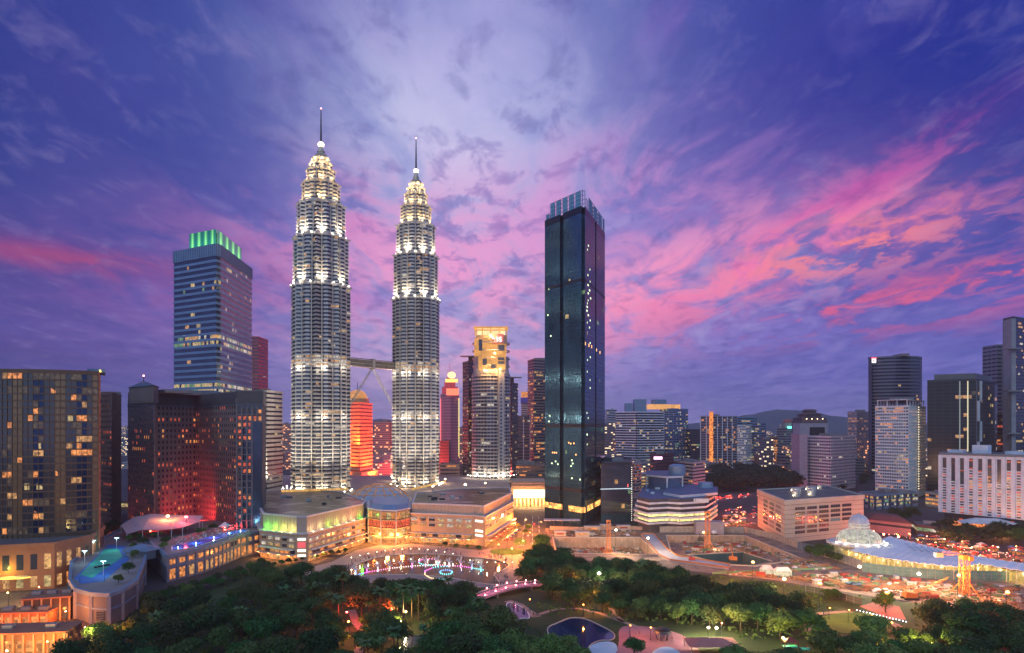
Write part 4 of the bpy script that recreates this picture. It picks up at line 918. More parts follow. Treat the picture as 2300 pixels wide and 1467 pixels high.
B('white_banded_office', 'white banded office building seen corner-on, behind the beige windowed block', foot3((1812, 1030), (1866, 985), (1921, 1040)), 981, 985, fh=4.7, bay=4.2, wf=.52, wall=mat('mauve_white', (.72, .66, .74), .7), glass=mat('violet_glass', (.05, .04, .09), .2), ledge=.6, pier=1, pier_w=.5, pier_d=.5, litp=.02, pal='c', base_h=3, plant=2, seed=3)
B('side_slab', 'tall blank lilac slab left of the white banded office', foot2((1796, 1010), (1814, 1010), 30), 976, 1010, fh=5, bay=90, wf=.02, wall=mat('lilac_render', (.42, .34, .44), .75), ledges=False, plant=0)
B('pink_apartment_tower', 'apartment tower with pink and white vertical walls left of the big round tower', foot3((1905, 1340), (1925, 1300), (1958, 1330)), 925, 1300, fh=5, bay=4, wf=.55, wall=mat('shell_render', (.48, .42, .44), .7), ledge=.5, pier=2, pier_w=3, litp=.25, pal='o', plant=1, seed=8)
B('lit_car_park', 'small orange lit car park at the foot of the pink apartment tower', foot2((1938, 1250), (1958, 1250), 30), 1042, 1250, fh=5, bay=6, wf=.5, wall=CONC, litp=.95, pal='o', base_h=1, plant=0)
B('low_dark_block', 'low dark block between white banded office and the round tower', foot2((1918, 1180), (1942, 1180), 30), 1030, 1180, fh=5, wf=.4, wall=mat('slate_render', 0), litp=.05)
# round dark office tower
cx, cy = WX(2008, 1220), 1220.0; P_ = [(WX(1958, 1190), 1190)] + [(cx - 8 + 56 * math.cos(R(a)), cy + 10 + 56 * math.sin(R(a))) for a in range(-150, -35, 9)] + [PX(2070, 1200), PX(2070, 1260), PX(1962, 1260)]
T = building('curved_office_tower', 'tall dark blue banded office tower with curved front and a small white and red logo', P_, ZA(800, 1170), fh=6, bay=4.5, wf=.5, wall=mat('dusk_blue_band', (.13, .14, .22), .5), glass=mat('ink_glass', (.01, .012, .03), .2), ledge=.6, litp=.03, pal='w', plant=1, rows_lit=(43,), cat='skyscraper', seed=14)
mb = MB(); x, y = PX(1963, 1176); mb.box(x, y, ZA(815, 1176), 6.5, 1.5, 7); mb.build('logo_panel', lamp_mat('logo_white', (1, .9, .9), 2.2, False), T)
mb = MB(); mb.box(x - 1, y - .9, ZA(812, 1176), 2.4, .5, 3); mb.box(x, y, ZA(806, 1176), 9, 1.2, 2.5); mb.build('logo_mark', lamp_mat('logo_red', (1, .05, .1), 1.5, False), T)
# white condominium
T = B('white_condominium', 'white gridded condominium tower with small lit windows on a low lit podium', foot3((1967, 905), (2040, 870), (2079, 930)), 912, 870, fh=4.15, bay=2.9, wf=.55, wall=mat('condo_white', (.76, .80, .86), .65), glass=GLASSB, ledge=.55, pier=1, pier_w=.55, pier_d=.55, litp=.10, pal='o', plant=0, base_h=8, seed=10)
z = ZA(912, 870); P_ = foot3((1967, 905), (2040, 870), (2079, 930)); mb = MB()
for a, b in cells_of(offset(P_, -2), 14): mb.bar((a[0], a[1], z), (a[0], a[1], z + 8), .9)
mb.prism(offset(P_, -1), z + 8, z + 9); mb.build('roof_pergola', WHITE, T); mb = MB(); mb.box(*PX(2025, 915), z + 9, 26, 14, 4); mb.build('roof_plant_room', CONC, T)
x, y = PX(2062, 895); mb = MB()
for k in range(34): mb.ball((x, y - 1.5, 12 + k * 3.3), .8, 6, 4)
mb.build('stair_light_string', lamp_mat('stair_yellow', (1, .85, .5), 1.5, False), T)
# dark glass pair
DG = mat('dark_olive_glass', (.018, .022, .022), .15, .1)
T = B('dark_glass_office', 'dark glass office block with bright vertical seams and a set-back roof storey', foot3((2083, 880), (2192, 850), (2240, 940)), 852, 850, fh=4.6, bay=4.5, wf=.9, wall=DG, glass=DG, ledge=.12, ledge_mat=DARKM, pier=2, pier_w=.3, pier_d=.2, pier_mat=DARKM, litp=.045, pal='w', plant=0, cat='skyscraper', seed=17)
z = ZA(852, 850); mb = MB(); mb.prism(foot3((2098, 890), (2190, 865), (2228, 930)), z, z + 9); mb.build('setback_storey', mat('grey_glass', (.12, .13, .14), .3), T)
for px, Y, m in ((2155, 859, lamp_mat('seam_pale', (.5, .6, .55), .35, False)), (2173, 854, lamp_mat('seam_yellow', (1, .9, .5), .8, False))):
    x, y = PX(px, Y); mb = MB(); mb.bar((x, y - .6, 20), (x, y - .6, z - 2), .9); mb.build('light_seam', m, T)
for k in range(4):
    x, y = PX(2196 + (k % 2) * 5, 850 if k % 2 == 0 else 862); mb = MB(); mb.box(x, y - 1.2, 50 + k * 26, 3.2, 1.6, 26); mb.build('white_panel', mat('panel_white', (.5, .52, .56), .5), T)
B('brown_lit_tower', 'brown tower seen between the dark glass office and the right edge tower', foot2((2232, 960), (2262, 960), 30), 930, 960, fh=5, bay=5, wf=.5, wall=BROWN, litp=.2, pal='r')
B('thin_slab_tower', 'thin grey-blue slab tower behind the right edge tower', foot2((2238, 1050), (2262, 1050), 30), 775, 1050, fh=6, bay=9, wf=.4, wall=mat('haze_render', (.22, .22, .32), .7), ledge=.1, pier=1, pier_w=1, litp=.01, plant=0)
T = B('edge_skyscraper', 'tall dark tower with a concrete edge wall at the right edge', foot3((2254, 940), (2276, 920), (2420, 1020)), 712, 920, fh=4.6, bay=4.5, wf=.62, wall=mat('dark_bronze', (.05, .05, .055), .4), glass=GLASS, ledge=.35, litp=.09, pal='w', cat='skyscraper', seed=19)
mb = MB(); mb.prism(foot3((2252, 942), (2272, 918), (2282, 920)), .02, ZA(716, 920) + .4); mb.build('concrete_edge', mat('edge_concrete', (.34, .33, .36), .8), T)
for py in (785, 880, 975): mb = MB(); x, y = PX(2274, 917); mb.box(x, y, ZA(py, 917), 18, 10, 1.8); mb.build('balcony_slab', CONC, T)
# white slab with red windows
def white_slab():
    P_ = foot3((2112, 770), (2114, 765), (2420, 640)); P_ = [PX(2112, 640), PX(2420, 555), PX(2440, 585), PX(2124, 672)]
    zt = ZA(1018, 640); zb = ZA(1150, 640); WS = mat('slab_white', (.66, .76, .90), .65); T = thing('white_slab_hotel', 'long white slab building with red lit windows in vertical strips, at the right edge', 'hotel', (*PX(2250, 710), 0))
    mb = MB(); mb.prism(P_, zb, zt, 0, mtop=1); mb.build('wall', [WS, ROOFM], T)
    mb = MB(); mb.prism(offset(P_, -3), 0, zb); mb.build('dark_base', mat('dark_base_cladding', (.05, .05, .06), .5), T)
    a, b = Vector(P_[0]), Vector(P_[1]); d = (b - a).normalized(); L = (b - a).length; n = Vector((d.y, -d.x)); an = math.atan2(d.y, d.x); nb = 14; w = L / nb; rr = random.Random(6)
    nfl = 22; fh = (zt - 2.5 - zb) / nfl; rest = MB(); cnt = 0
    for i in range(nb):
        p = a + d * w * i + n * .5; mb = MB(); mb.box(p.x, p.y, zb, w * .36, 1.4, zt - zb - 1.5, an); mb.build('pier', WS, T)
        p = a + d * w * (i + .5) + n * .10
        deep = (4, 9, 10, 4, 5, 9, 9, 4, 4, 10, 11, 5, 4, 6)[i]
        mb = MB(); mb.box(p.x, p.y, zt - 4 - deep * fh, w * .42, .25, deep * fh, an); mb.build('dark_strip', GLASS, T)
        for k in range(nfl):
            z = zt - 4 - (k + 1) * fh
            if z < zb: break
            if k < deep and rr.random() > .25: continue
            q0 = a + d * w * (i + .30) + n * .3; q1 = a + d * w * (i + .70) + n * .3; m_ = rr.choice((0, 0, 0, 1, 1, 2, 3) if i in (2, 3, 4, 5, 7, 8, 9, 10, 12) else (0, 0, 0, 0, 0, 1))
            mm = [GLASS, LR, LO, LW]
            tgt = MB() if cnt < 100 else rest
            tgt.quad((q0.x, q0.y, z), (q1.x, q1.y, z), (q1.x, q1.y, z + fh * .5), (q0.x, q0.y, z + fh * .5), 0 if cnt < 100 else m_)
            if cnt < 100: tgt.build('window', mm[m_], T)
            cnt += 1
    rest.build('window', [GLASS, LR, LO, LW], T, kind='stuff')
    mb = MB(); mb.ring(offset(P_, .9), offset(P_, -1), zt - 1.2, zt + .9); mb.build('parapet', mat('parapet_blue', (.14, .2, .26), .6), T)
    for px in (2205, 2280, 2150): x, y = PX(px, {2205: 628, 2280: 608, 2150: 645}[px]); mb = MB(); mb.box(x, y, zt + .05, 13, 8, 8 if px == 2205 else 3, an); mb.build('roof_plant_room', WS, T)
    for k in range(26):
        px = rr.choice((2186, 2253, 2270, 2160, 2240, 2290)); u = rr.random(); q = a + d * L * (px - 2112) / 300 * .9; z = 4 + rr.random() * (zb - 8); q = q - n * 2.9
        mb = MB(); mb.quad((q.x, q.y, z), (q.x + d.x * 3, q.y + d.y * 3, z), (q.x + d.x * 3, q.y + d.y * 3, z + 2), (q.x, q.y, z + 2)); mb.build('red_window', LR, T)
white_slab()
# beige block with square windows
def beige_block():
    C = (1763, 548); P_ = foot3((1702, 640), C, (1940, 590)); zt = ZA(1126, 548); BG = mat('beige_panel', (.44, .45, .42), .75, 0, .1, .07); T = thing('beige_office_block', 'beige square-windowed office block with lit water tanks on its roof', 'office building', (*PX(1820, 580), 0))
    mb = MB(); mb.prism(P_, 0, zt, 0, mtop=1); mb.build('wall', [BG, mat('roof_gravel', 0)], T)
    mb = MB(); mb.ring(offset(P_, .7), offset(P_, -1), zt - 2.8, zt + 1.0); mb.build('parapet', BG, T)
    for k in range(8): mb = MB(); mb.ring(offset(P_, .12), offset(P_, -.1), 3.6 + k * 3.9, 3.9 + k * 3.9); mb.build('groove_line', mat('groove', (.16, .11, .11), .8), T)
    l, c, r = Vector(P_[0]), Vector(P_[1]), Vector(P_[2]); rr = random.Random(4)
    def win(p, q, z, h, m):
        n = Vector(((q - p).y, -(q - p).x)).normalized(); mb = MB(); mid = (p + q) / 2 + n * .03; an = math.atan2((q - p).y, (q - p).x); w = (q - p).length
        mb.box(mid.x, mid.y, z, w, .3, h, an); W = mb.build('window', m, T)
        mb = MB()
        for k in (-1, 0, 1): e = mid + (q - p) * k * .25 + n * .2; mb.box(e.x, e.y, z, .12, .1, h, an)
        f = mb.build('mullion', CONC, W); f.location = (0, 0, 0)
        for i in (0,): pass
    for i in range(3):
        for k in range(6):
            p = l + (c - l) * (.24 + i * .235); q = p + (c - l) * .155; win(p, q, 6 + k * 3.9 + .8, 2.5, LY if (i, k) == (2, 3) else (GLASS if rr.random() < .8 else CONC))
    for i in range(5):
        for k in range(6):
            p = c + (r - c) * (.12 + i * .148); q = p + (r - c) * .118
            if k < 2 and i in (3, 4): continue
            win(p, q, 6 + k * 3.9 + .8, 2.5, mat('teal_blind', (.05, .25, .35), .4) if (i, k) == (3, 2) else (GLASS if rr.random() < .85 else DARKM))
    for k, (u, v) in enumerate(((.30, .25), (.30, .45), (.52, .35), (.50, .55), (.75, .40), (.75, .60), (.82, .8))):
        q = c + (l - c) * u + (r - c) * v; big = k < 4; mb = MB(); mb.cyl(q.x, q.y, zt + .02, zt + (4.5 if big else 3), 3.6 if big else 2.4, None, 18); mb.cyl(q.x, q.y, zt + (4.5 if big else 3), zt + (5.2 if big else 3.5), 3.8 if big else 2.5, 3.0, 18); mb.build('water_tank', STEEL, T)
        mb = MB(); mb.ball((q.x - 4, q.y - 4.5, zt + 1.3), .4); mb.build('roof_lamp', lamp_mat('roof_lamp_warm', (1, .8, .5), 20, False), T); point_light((q.x - 4, q.y - 5, zt + 2.2), (1, .75, .45), 500, T)
beige_block()
# low buildings round the mosque
T = B('lit_podium', 'blue and yellow lit louvred podium at the foot of the white condominium', foot3((1930, 800), (1965, 765), (2062, 800)), 1113, 765, fh=3.8, bay=3.4, wf=.6, wall=mat('podium_blue', (.22, .28, .38), .5), ledge=.35, pier=4, pier_w=3.4, pier_d=.8, pier_mat=mat('navy_pier', (.06, .08, .14), .5), litp=.75, pal='y', base_h=2, seed=3)
T = B('long_tiled_roof_building', 'long red-walled building with a dark red hipped roof beside the mosque', foot3((1938, 640), (1950, 610), (2046, 580)), 1172, 600, fh=3.6, bay=4.5, wf=.3, wall=mat('dusty_rose', (.38, .22, .25), .8), ledge=.12, litp=.04, pal='r', base_h=2, plant=0, ledges=False, seed=3)
P_ = offset(foot3((1938, 640), (1950, 610), (2046, 580)), 1.5); z = ZA(1172, 600); mb = MB(); mb.prism(P_, z + 1.0, z + 5.5, poly1=offset(P_, -7)); mb.build('hipped_roof', mat('dark_red_tile', (.15, .055, .06), .8), T)
for (px, Y) in ((1985, 560), (2018, 548), (1962, 575)):
    x, y = PX(px, Y); L = thing('red_floodlight', 'red floodlight shining on the long rose building, %s' % {1985: 'middle one', 2018: 'right one', 1962: 'one nearest the mosque dome'}[px], 'floodlight', (x, y, 0)); mb = MB(); mb.bar((x, y, 0), (x, y, 5), .3); mb.build('post', DARKM, L); mb = MB(); mb.ball((x, y, 5.5), .8); mb.build('lamp_head', lamp_mat('flood_red2', (1, .2, .1), 25, False), L); point_light((x, y + 2, 6), (1, .04, .05), 5500, L, .6, 150, (x, y + 30, 6))
B('yellow_lit_car_park', 'two-storey car park with yellow lit bands right of the long rose building', foot3((2046, 620), (2060, 590), (2120, 575)), 1180, 590, fh=3.4, bay=5, wf=.5, wall=mat('maroon_wall', (.10, .05, .06), .7), litp=.6, pal='y', base_h=1, plant=1, seed=5)
B('yellow_lit_car_park', 'smaller yellow lit car park block farther right, near the terrace restaurant', foot3((2122, 600), (2130, 575), (2150, 565)), 1197, 575, fh=3.4, bay=5, wf=.5, wall=MATS['maroon_wall'], litp=.8, pal='y', base_h=1, plant=0, seed=6)
B('orange_car_park', 'orange lit stacked car park left of the long white slab', foot2((2079, 800), (2110, 780), 30), 1108, 790, fh=4, bay=5, wf=.55, wall=CREAM, litp=.9, pal='o', base_h=1, plant=1, seed=6)
T = thing('terrace_restaurant', 'open restaurant pavilion with orange lights under a white tent roof', 'restaurant', (*PX(2215, 600), 0)); x, y = PX(2215, 600)
mb = MB(); mb.box(x, y, 0, 52, 22, 6, -.35); mb.build('wall', mat('maroon_wall', 0), T); mb = MB(); mb.box(x, y, 6.05, 50, 20, 3.2, -.35); mb.build('lit_terrace', lit('restaurant_glow', (1, .28, .07), 1.6, 2, .1), T)
mb = MB(); mb.prism([(x - 26, y - 6), (x + 20, y - 18), (x + 27, y + 2), (x - 18, y + 12)], 9.6, 13.5, poly1=[(x - 10, y - 2), (x + 8, y - 6), (x + 9, y - 2), (x - 8, y + 3)]); mb.build('tent_roof', mat('tent_white', (.6, .65, .72), .7), T); point_light((x, y - 18, 7), (1, .35, .1), 15000, T, 1)
# white terraced shopping complex
def terraced_complex():
    T = thing('terraced_complex', 'white terraced complex with long lit decks and blue roofs, right of the glass podium', 'building', (*PX(1515, 640), 0)); WT = mat('terrace_white', (.66, .68, .76), .7); BD = mat('blue_deck', (.08, .13, .24), .6)
    P_ = [PX(1423, 625), PX(1455, 598), PX(1500, 606), PX(1530, 600), PX(1590, 612), PX(1612, 660), PX(1600, 760), PX(1440, 760)]
    zs = [(0, 9, 0), (9, 13, 0), (13, 17, -.5), (17.2, 21, -2), (21, 25.5, -1), (25.5, 30, -6)]
    mb = MB(); mb.prism(offset(P_, -4), 0, 30, 0, mtop=1); mb.build('core', [mat('shadow_wall', (.07, .07, .09), .7), BD], T)
    for k, z in enumerate((8, 12.5, 17, 21.3, 25.6)):
        pp = offset(P_, 0 if k < 3 else -1.5 * (k - 2)); mb = MB(); mb.ring(pp, offset(pp, -.5), z, z + 1.5); mb.ring(pp, offset(pp, -5), z - .3, z + .02); mb.build('terrace_band', WT, T)
        if k < 2:
            for (a, b) in cells_of(offset(P_, -3.9), 4, True): mb = MB(); mb.quad((a[0], a[1], z + 1.6), (b[0], b[1], z + 1.6), (b[0], b[1], z + 4.0), (a[0], a[1], z + 4.0)); mb.build('lit_bay', lit('deck_light', (1, .80, .30), 1.9, 2.5, .4), T)
    roof = [PX(1490, 640), PX(1530, 612), PX(1612, 640), PX(1612, 700), PX(1500, 700)]
    mb = MB(); mb.prism(roof, 30.2, 32.6, 0, mtop=1); mb.build('oversailing_roof', [WT, BD], T)
    r2 = [PX(1450, 720), PX(1498, 690), PX(1535, 700), PX(1535, 780), PX(1450, 780)]
    mb = MB(); mb.prism(offset(r2, -3), 30, 42); mb.build('upper_storey', mat('upper_blue', (.12, .18, .32), .6), T); mb = MB(); mb.prism(r2, 42, 44, 0, mtop=1); mb.build('upper_roof', [WT, BD], T)
    for c in offset(r2, -1): mb = MB(); mb.bar((c[0], c[1], 30), (c[0], c[1], 42), 1.3); mb.build('column', WT, T)
    x, y = PX(1521, 720); mb = MB(); mb.cyl(x, y, 44, 53, 9, 9, 20); mb.cyl(x, y, 53, 55, 9, 5, 20); mb.build('round_tank', BLUEG, T)
    x, y = PX(1585, 690); mb = MB(); mb.cyl(x, y, 32.6, 38, 8, 7, 16); mb.build('round_tank', BLUEG, T)
    for (px, w) in ((1545, 13), (1577, 12)): x, y = PX(px, 611); mb = MB(); mb.box(x, y, 26.2, w, 1, 3.6); mb.build('white_panel', WHITE, T)
    rr = random.Random(2)
    for k in range(14): x, y = PX(1430 + rr.random() * 150, 650 + rr.random() * 50); mb = MB(); mb.box(x, y, 30.05, rr.uniform(2, 6), rr.uniform(2, 5), rr.uniform(1, 2.6)); mb.build('roof_unit', rr.choice((CONC, BLUEG, WT)), T)
    mb = MB(); mb.box(*PX(1592, 598), 0, 24, 12, 11, -.1); mb.build('plain_annex', mat('annex_grey', (.34, .32, .38), .8), T)
terraced_complex()
T = B('maroon_box_tower', 'maroon box tower with a pink sign behind the white terraced complex', foot3((1460, 920), (1472, 890), (1513, 915)), 1022, 890, fh=4.5, bay=4, wf=.4, wall=mat('maroon_glass', (.12, .04, .06), .4), ledge=.1, litp=.08, pal='r', plant=1, seed=3)
mb = MB(); x, y = PX(1478, 886); mb.box(x, y, ZA(1032, 886), 11, 1.2, 3.6); mb.build('lit_sign', lamp_mat('pink_sign', (1, .55, .8), 3, False), T)
T = B('stepped_white_hotel', 'white banded hotel stepping down to the right of the maroon box tower', foot3((1511, 930), (1556, 880), (1583, 910)), 1040, 880, fh=4.2, bay=5, wf=.42, wall=mat('hotel_white', (.58, .48, .48), .7), ledge=.6, litp=.06, pal='o', plant=2, seed=4)
B('white_balcony_block', 'little white balcony block right of the glass podium', foot3((1418, 900), (1427, 880), (1440, 900)), 1042, 880, fh=4, bay=3, wf=.5, wall=mat('hotel_white', 0), ledge=.7, litp=.2, pal='r', plant=0)
B('low_lit_block', 'tiny yellow lit block between the balcony block and the maroon tower', foot2((1441, 950), (1457, 950), 20), 1068, 950, fh=4, bay=4, wf=.5, wall=CONC, litp=.9, pal='y', base_h=1, plant=0)
# ================================================================= shopping mall in front of the twin towers
def mall():
    SD = mat('sandstone', (.50, .34, .22), .75, 0, .12, .1); SD2 = mat('ribbed_sandstone', (.44, .36, .30), .75, 0, .12, .1); TRIM = mat('white_trim', (.58, .56, .60), .5)
    ROOFT = mat('patchwork_roof_panels', (.05, .05, .055), .35, .2); t = NT(ROOFT.node_tree); b_ = t.n['Principled BSDF']
    co = t.node('ShaderNodeTexCoord').outputs['Object']; mp = t.node('ShaderNodeMapping'); t.l.new(co, mp.inputs[0]); mp.inputs['Rotation'].default_value = (0, 0, .35); mp.inputs['Scale'].default_value = (1 / 13, 1 / 11, 0)
    dn = t.vm('ADD', mp.outputs[0], t.vm('MULTIPLY', t.vm('FLOOR', mp.outputs[0]), (0, .37, 0))); fl_ = t.vm('FLOOR', dn); wn = t.node('ShaderNodeTexWhiteNoise', noise_dimensions='3D'); t.l.new(fl_, wn.inputs[0]); big = t.noise(co, .05, 3, .6)
    k_ = t.m('MULTIPLY', wn.outputs[0], t.mr(big, .4, .6, .35, 1.0)); cc = t.mix(t.mr(k_, .25, .95), (.018, .018, .022, 1), (.40, .33, .27, 1)); t.l.new(cc, b_.inputs['Base Color'])
    T = thing('shopping_mall', 'sandstone shopping mall with two wings and a glazed atrium below the twin towers', 'shopping mall', (*PX(860, 560), 0))
    low = 21.0
    lw = [PX(585, 492), PX(663, 474), PX(692, 475), PX(820, 552), PX(828, 575), PX(760, 660), PX(640, 680), PX(560, 640)]
    rw = [PX(920, 556), PX(1063, 541), PX(1090, 533), PX(1153, 640), PX(1150, 700), PX(1040, 690), PX(930, 640)]
    rr = random.Random(77)
    def wing(P_, nm, zl, fronts, lights):
        mb = MB(); mb.prism(P_, 0, zl, 0); mb.build('lower_wall', SD, T)
        up = offset(P_, -2.2); mb = MB(); mb.prism(up, zl, 31.5, 0, mtop=1); mb.build('upper_wall', [SD2, ROOFT], T)
        mb = MB(); mb.ring(offset(P_, .7), offset(P_, -2.1), zl - .7, zl + .3); mb.build('cornice', TRIM, T)
        mb = MB(); mb.ring(offset(up, .6), offset(up, -.8), 31.0, 32.2); mb.build('roof_edge', TRIM, T)
        mb = MB(); mb.ring(offset(P_, .25), offset(P_, -.1), zl - 3.1, zl - 2.8); mb.build('string_course', TRIM, T)
        # ribs of the upper wall
        n = 0
        for (a, b) in cells_of(up, 3.2, True):
            if n < 95: mb = MB(); A = Vector(a); d = Vector(b) - A; nn = Vector((d.y, -d.x)).normalized(); mb.box(a[0] + nn.x * .1, a[1] + nn.y * .1, zl + .3, .25, .25, 31 - zl, math.atan2(d.y, d.x)); mb.build('wall_rib', SD2, T)
            n += 1
        for fi in fronts:
            a, b = Vector(P_[fi]), Vector(P_[fi + 1]); L = (b - a).length; d = (b - a) / L; n = Vector((d.y, -d.x)); k = max(1, int(L / 7)); an = math.atan2(d.y, d.x)
            for j in range(k):
                for (z, h, w, ms) in ((zl - 6.0, 2.2, .62, (LY, LC, GLASS, GLASS)), (zl - 10.4, 2.4, .62, (LW, LY, LC, GLASS))):
                    p = a + d * L * (j + .5) / k + n * .05; mb = MB(); mb.box(p.x, p.y, z, L / k * w, .25, h, an); mb.build('window', rr.choice(ms), T)
                    p2 = p + n * .5; mb = MB(); mb.box(p2.x, p2.y, z + h, L / k * (w + .06), 1.0, .3, an); mb.build('window_hood', TRIM, T)
            # glazed arcade at ground level
            k = max(2, int(L / 5))
            for j in range(k):
                p = a + d * L * (j + .5) / k + n * .08; mb = MB(); mb.box(p.x, p.y, .6, L / k * .84, .3, 3.6, an); mb.build('shopfront', rr.choice((LO, LW, LO, LY)), T)
                mb = MB(); mb.box(p.x, p.y, 5.2, L / k * .84, .3, 2.6, an); mb.build('shopfront', rr.choice((LO, LW, LO, GLASS)), T)
                if j % 2 == 0: point_light((p.x + n.x * 4, p.y + n.y * 4, 4.2), (1, .34, .07), 4200, T, .5)
            for z in (4.5, 8.2):
                m_ = (a + b) / 2 + n * 2.0; mb = MB(); mb.box(m_.x, m_.y, z, L * .98, 4.2, .35, an); mb.build('arcade_slab', TRIM, T)
    wing(lw, 'left', 20, (0, 2), None); wing(rw, 'right', 24, (0, 2), None)
    # turret panels with white and red adverts
    for (P_, i, zt) in ((lw, 1, 20), (rw, 1, 24)):
        a, b = Vector(P_[i]), Vector(P_[i + 1]); d = (b - a).normalized(); n = Vector((d.y, -d.x)); m_ = (a + b) / 2 + n * .3; an = math.atan2(d.y, d.x); w = (b - a).length
        for k, (z, h, mm) in enumerate(((zt - 5, 1.6, 'advert_white'), (zt - 10, 3.8, 'advert_red' if zt == 20 else 'advert_teal'), (zt - 13, 1.8, 'advert_white'), (zt - 16.5, 1.6, 'advert_white'))):
            if zt == 24 and k == 1: continue
            mb = MB(); mb.box(m_.x, m_.y, z, w * .62, .4, h, an); mb.build('lit_advert_panel', lamp_mat(mm, {'advert_white': (1, .92, .75), 'advert_red': (1, .05, .05), 'advert_teal': (.2, .8, .8)}[mm], 1.8 if mm == 'advert_white' else .9, False), T)
    # coloured floodlights on the left wing ledge washing the parapet wall
    cols = [(.15, 1, .05), (.35, 1, .05), (.9, 1, .15), (1, .9, .2), (1, .75, .35), (1, .8, .35), (.45, 1, .08), (.9, 1, .2), (1, .8, .3), (1, .62, .3)]
    fr = [Vector(p) for p in offset(lw, -1.0)[:4]]; pts = []
    for (i, k) in ((0, 4), (2, 7)):
        a, b = fr[i], fr[i + 1]; d = (b - a).normalized(); n = Vector((d.y, -d.x))
        for j in range(k): pts.append((a + (b - a) * (j + .5) / k + n * .9, n))
    for q, (p, n) in enumerate(pts):
        c = cols[q % 10]; mb = MB(); mb.box(p.x, p.y, 20.35, .7, .5, .4); mb.build('wall_washer', lamp_mat('washer_%d' % (q % 10), c, 8, False), T)
        point_light((p.x + n.x * .9, p.y + n.y * .9, 22.4), c, 1700 if q < 4 else 1100, T, .5)
    # atrium: four storeys of lit glass on a gentle bow
    ar = [PX(828, 553), PX(856, 540), PX(890, 538), PX(920, 554)]; ap = ar + [PX(920, 600), PX(828, 600)]
    mb = MB(); mb.prism(ap, 0, 27.5, 0); mb.build('atrium_core', DARKM, T)
    mb = MB(); top = offset(ap, 1.2); mb.prism(top, 27.5, 28.6); mb.build('atrium_roof', TRIM, T); mb = MB(); mb.prism(offset(ap, -1), 28.6, 31.8, poly1=[(p[0], p[1] + 6) for p in offset(ap, -2)]); mb.build('sloped_glass_roof', BLUEG, T)
    ao = offset(ap, .15)
    for i in range(3):
        a, b = Vector(ao[i]), Vector(ao[i + 1])
        for k in range(4):
            for j in range(3):
                p = a + (b - a) * (j + .03) / 3; q = a + (b - a) * (j + .97) / 3; z = .8 + k * 6.7; m_ = (LO, LO, LW, LO, LY, LO)[rr.randrange(6)]
                if k == 2: m_ = lit('red_lantern_glow', (1, .10, .04), 1.2, .8, .1)
                mb = MB(); mb.quad((p.x, p.y, z), (q.x, q.y, z), (q.x, q.y, z + 5.6), (p.x, p.y, z + 5.6)); mb.build('atrium_pane', m_, T)
        for z in (0.3, 6.6, 13.3, 20, 26.6): mb = MB(); mb.bar((a.x, a.y - .4, z), (b.x, b.y - .4, z), .7); mb.build('atrium_beam', SD, T)
        for z in (3.6, 10, 16.8, 23.4): mb = MB(); mb.bar((a.x, a.y - .2, z), (b.x, b.y - .2, z), .2); mb.build('atrium_transom', DARKM, T)
        mb = MB(); mb.bar((a.x, a.y - .5, 0), (a.x, a.y - .5, 27.5), .8); mb.build('atrium_column', STEEL, T)
        m_ = (a + b) / 2; point_light((m_.x, m_.y - 5, 8), (1, .32, .06), 22000, T, 1.5)
    for i in (0, 1, 3): pass
    # roof deck between wings and the towers
    deck = [PX(828, 600), PX(920, 600), PX(1040, 690), PX(1150, 700), PX(1140, 1000), PX(620, 1000), PX(590, 700), PX(640, 680), PX(760, 660)]
    mb = MB(); mb.prism(deck, 0, 22); mb.build('roof_deck', mat('deck_paving', (.34, .28, .24), .8), T)
    for k, (a, b, w) in enumerate((((632, 650), (782, 672), 4), ((925, 668), (1000, 760), 4), ((930, 660), (1090, 790), 2.5), ((640, 700), (700, 720), 2))):
        A, B_ = PX(*a), PX(*b); mb = MB(); mb.bar((*A, 23.2 if k > 1 else 32.8), (*B_, 23.2 if k > 1 else 32.8), w * .5); mb.build('lit_roof_strip', lit('roof_strip_amber', (1, .55, .15), .9, 2, .5), T)
    # domes and roof bits
    for k in range(16):
        px, Y = rr.choice(((700, 560), (760, 600), (640, 590), (1010, 620), (1080, 640), (980, 600))); x, y = PX(px + rr.uniform(-30, 30), Y + rr.uniform(-20, 20)); mb = MB(); mb.box(x, y, 31.55, rr.uniform(2, 7), rr.uniform(2, 5), rr.uniform(.8, 2.2), rr.uniform(0, .6)); mb.build('roof_unit', rr.choice((CONC, STEEL, DARKM)), T)
    cx, cy, r = WX(853, 668), 668.0, 29.0
    D = thing('segmented_dome', 'shallow segmented glass dome with orange ribs on the mall roof', 'dome', (cx, cy, 22)); mb = MB(); mb.cyl(cx, cy, 22, 24.5, r + 3, r + 2, 32); mb.build('dome_base', TRIM, D)
    def P3(i, j, n=16, m=5, lift=0): a = 2 * math.pi * i / n; t = j / m * R(62); rr_ = (r / math.sin(R(62))); return (cx + rr_ * math.sin(t) * math.cos(a), cy + rr_ * math.sin(t) * math.sin(a), 24.5 + lift + (rr_ * math.cos(t) - rr_ * math.cos(R(62))) * .78)
    DP = mat('dome_panel', (.55, .58, .66), .5, .0); mb = MB()
    for i in range(16):
        for j in range(1, 5): mb.quad(P3(i, j), P3(i, j + 1), P3(i + 1, j + 1), P3(i + 1, j))
        mb.tri(P3(i, 0), P3(i, 1), P3(i + 1, 1))
    mb.build('dome_glazing', DP, D); OR = lit('dome_rib_amber', (1, .42, .10), .35, 2, .5)
    for i in range(16): mb = MB(); [mb.bar(P3(i, j, lift=.2), P3(i, j + 1, lift=.2), .9) for j in range(5)]; mb.build('dome_rib', OR, D)
    for j in range(1, 5): mb = MB(); [mb.bar(P3(i, j, lift=.2), P3(i + 1, j, lift=.2), .6) for i in range(16)]; mb.build('dome_hoop', OR, D)
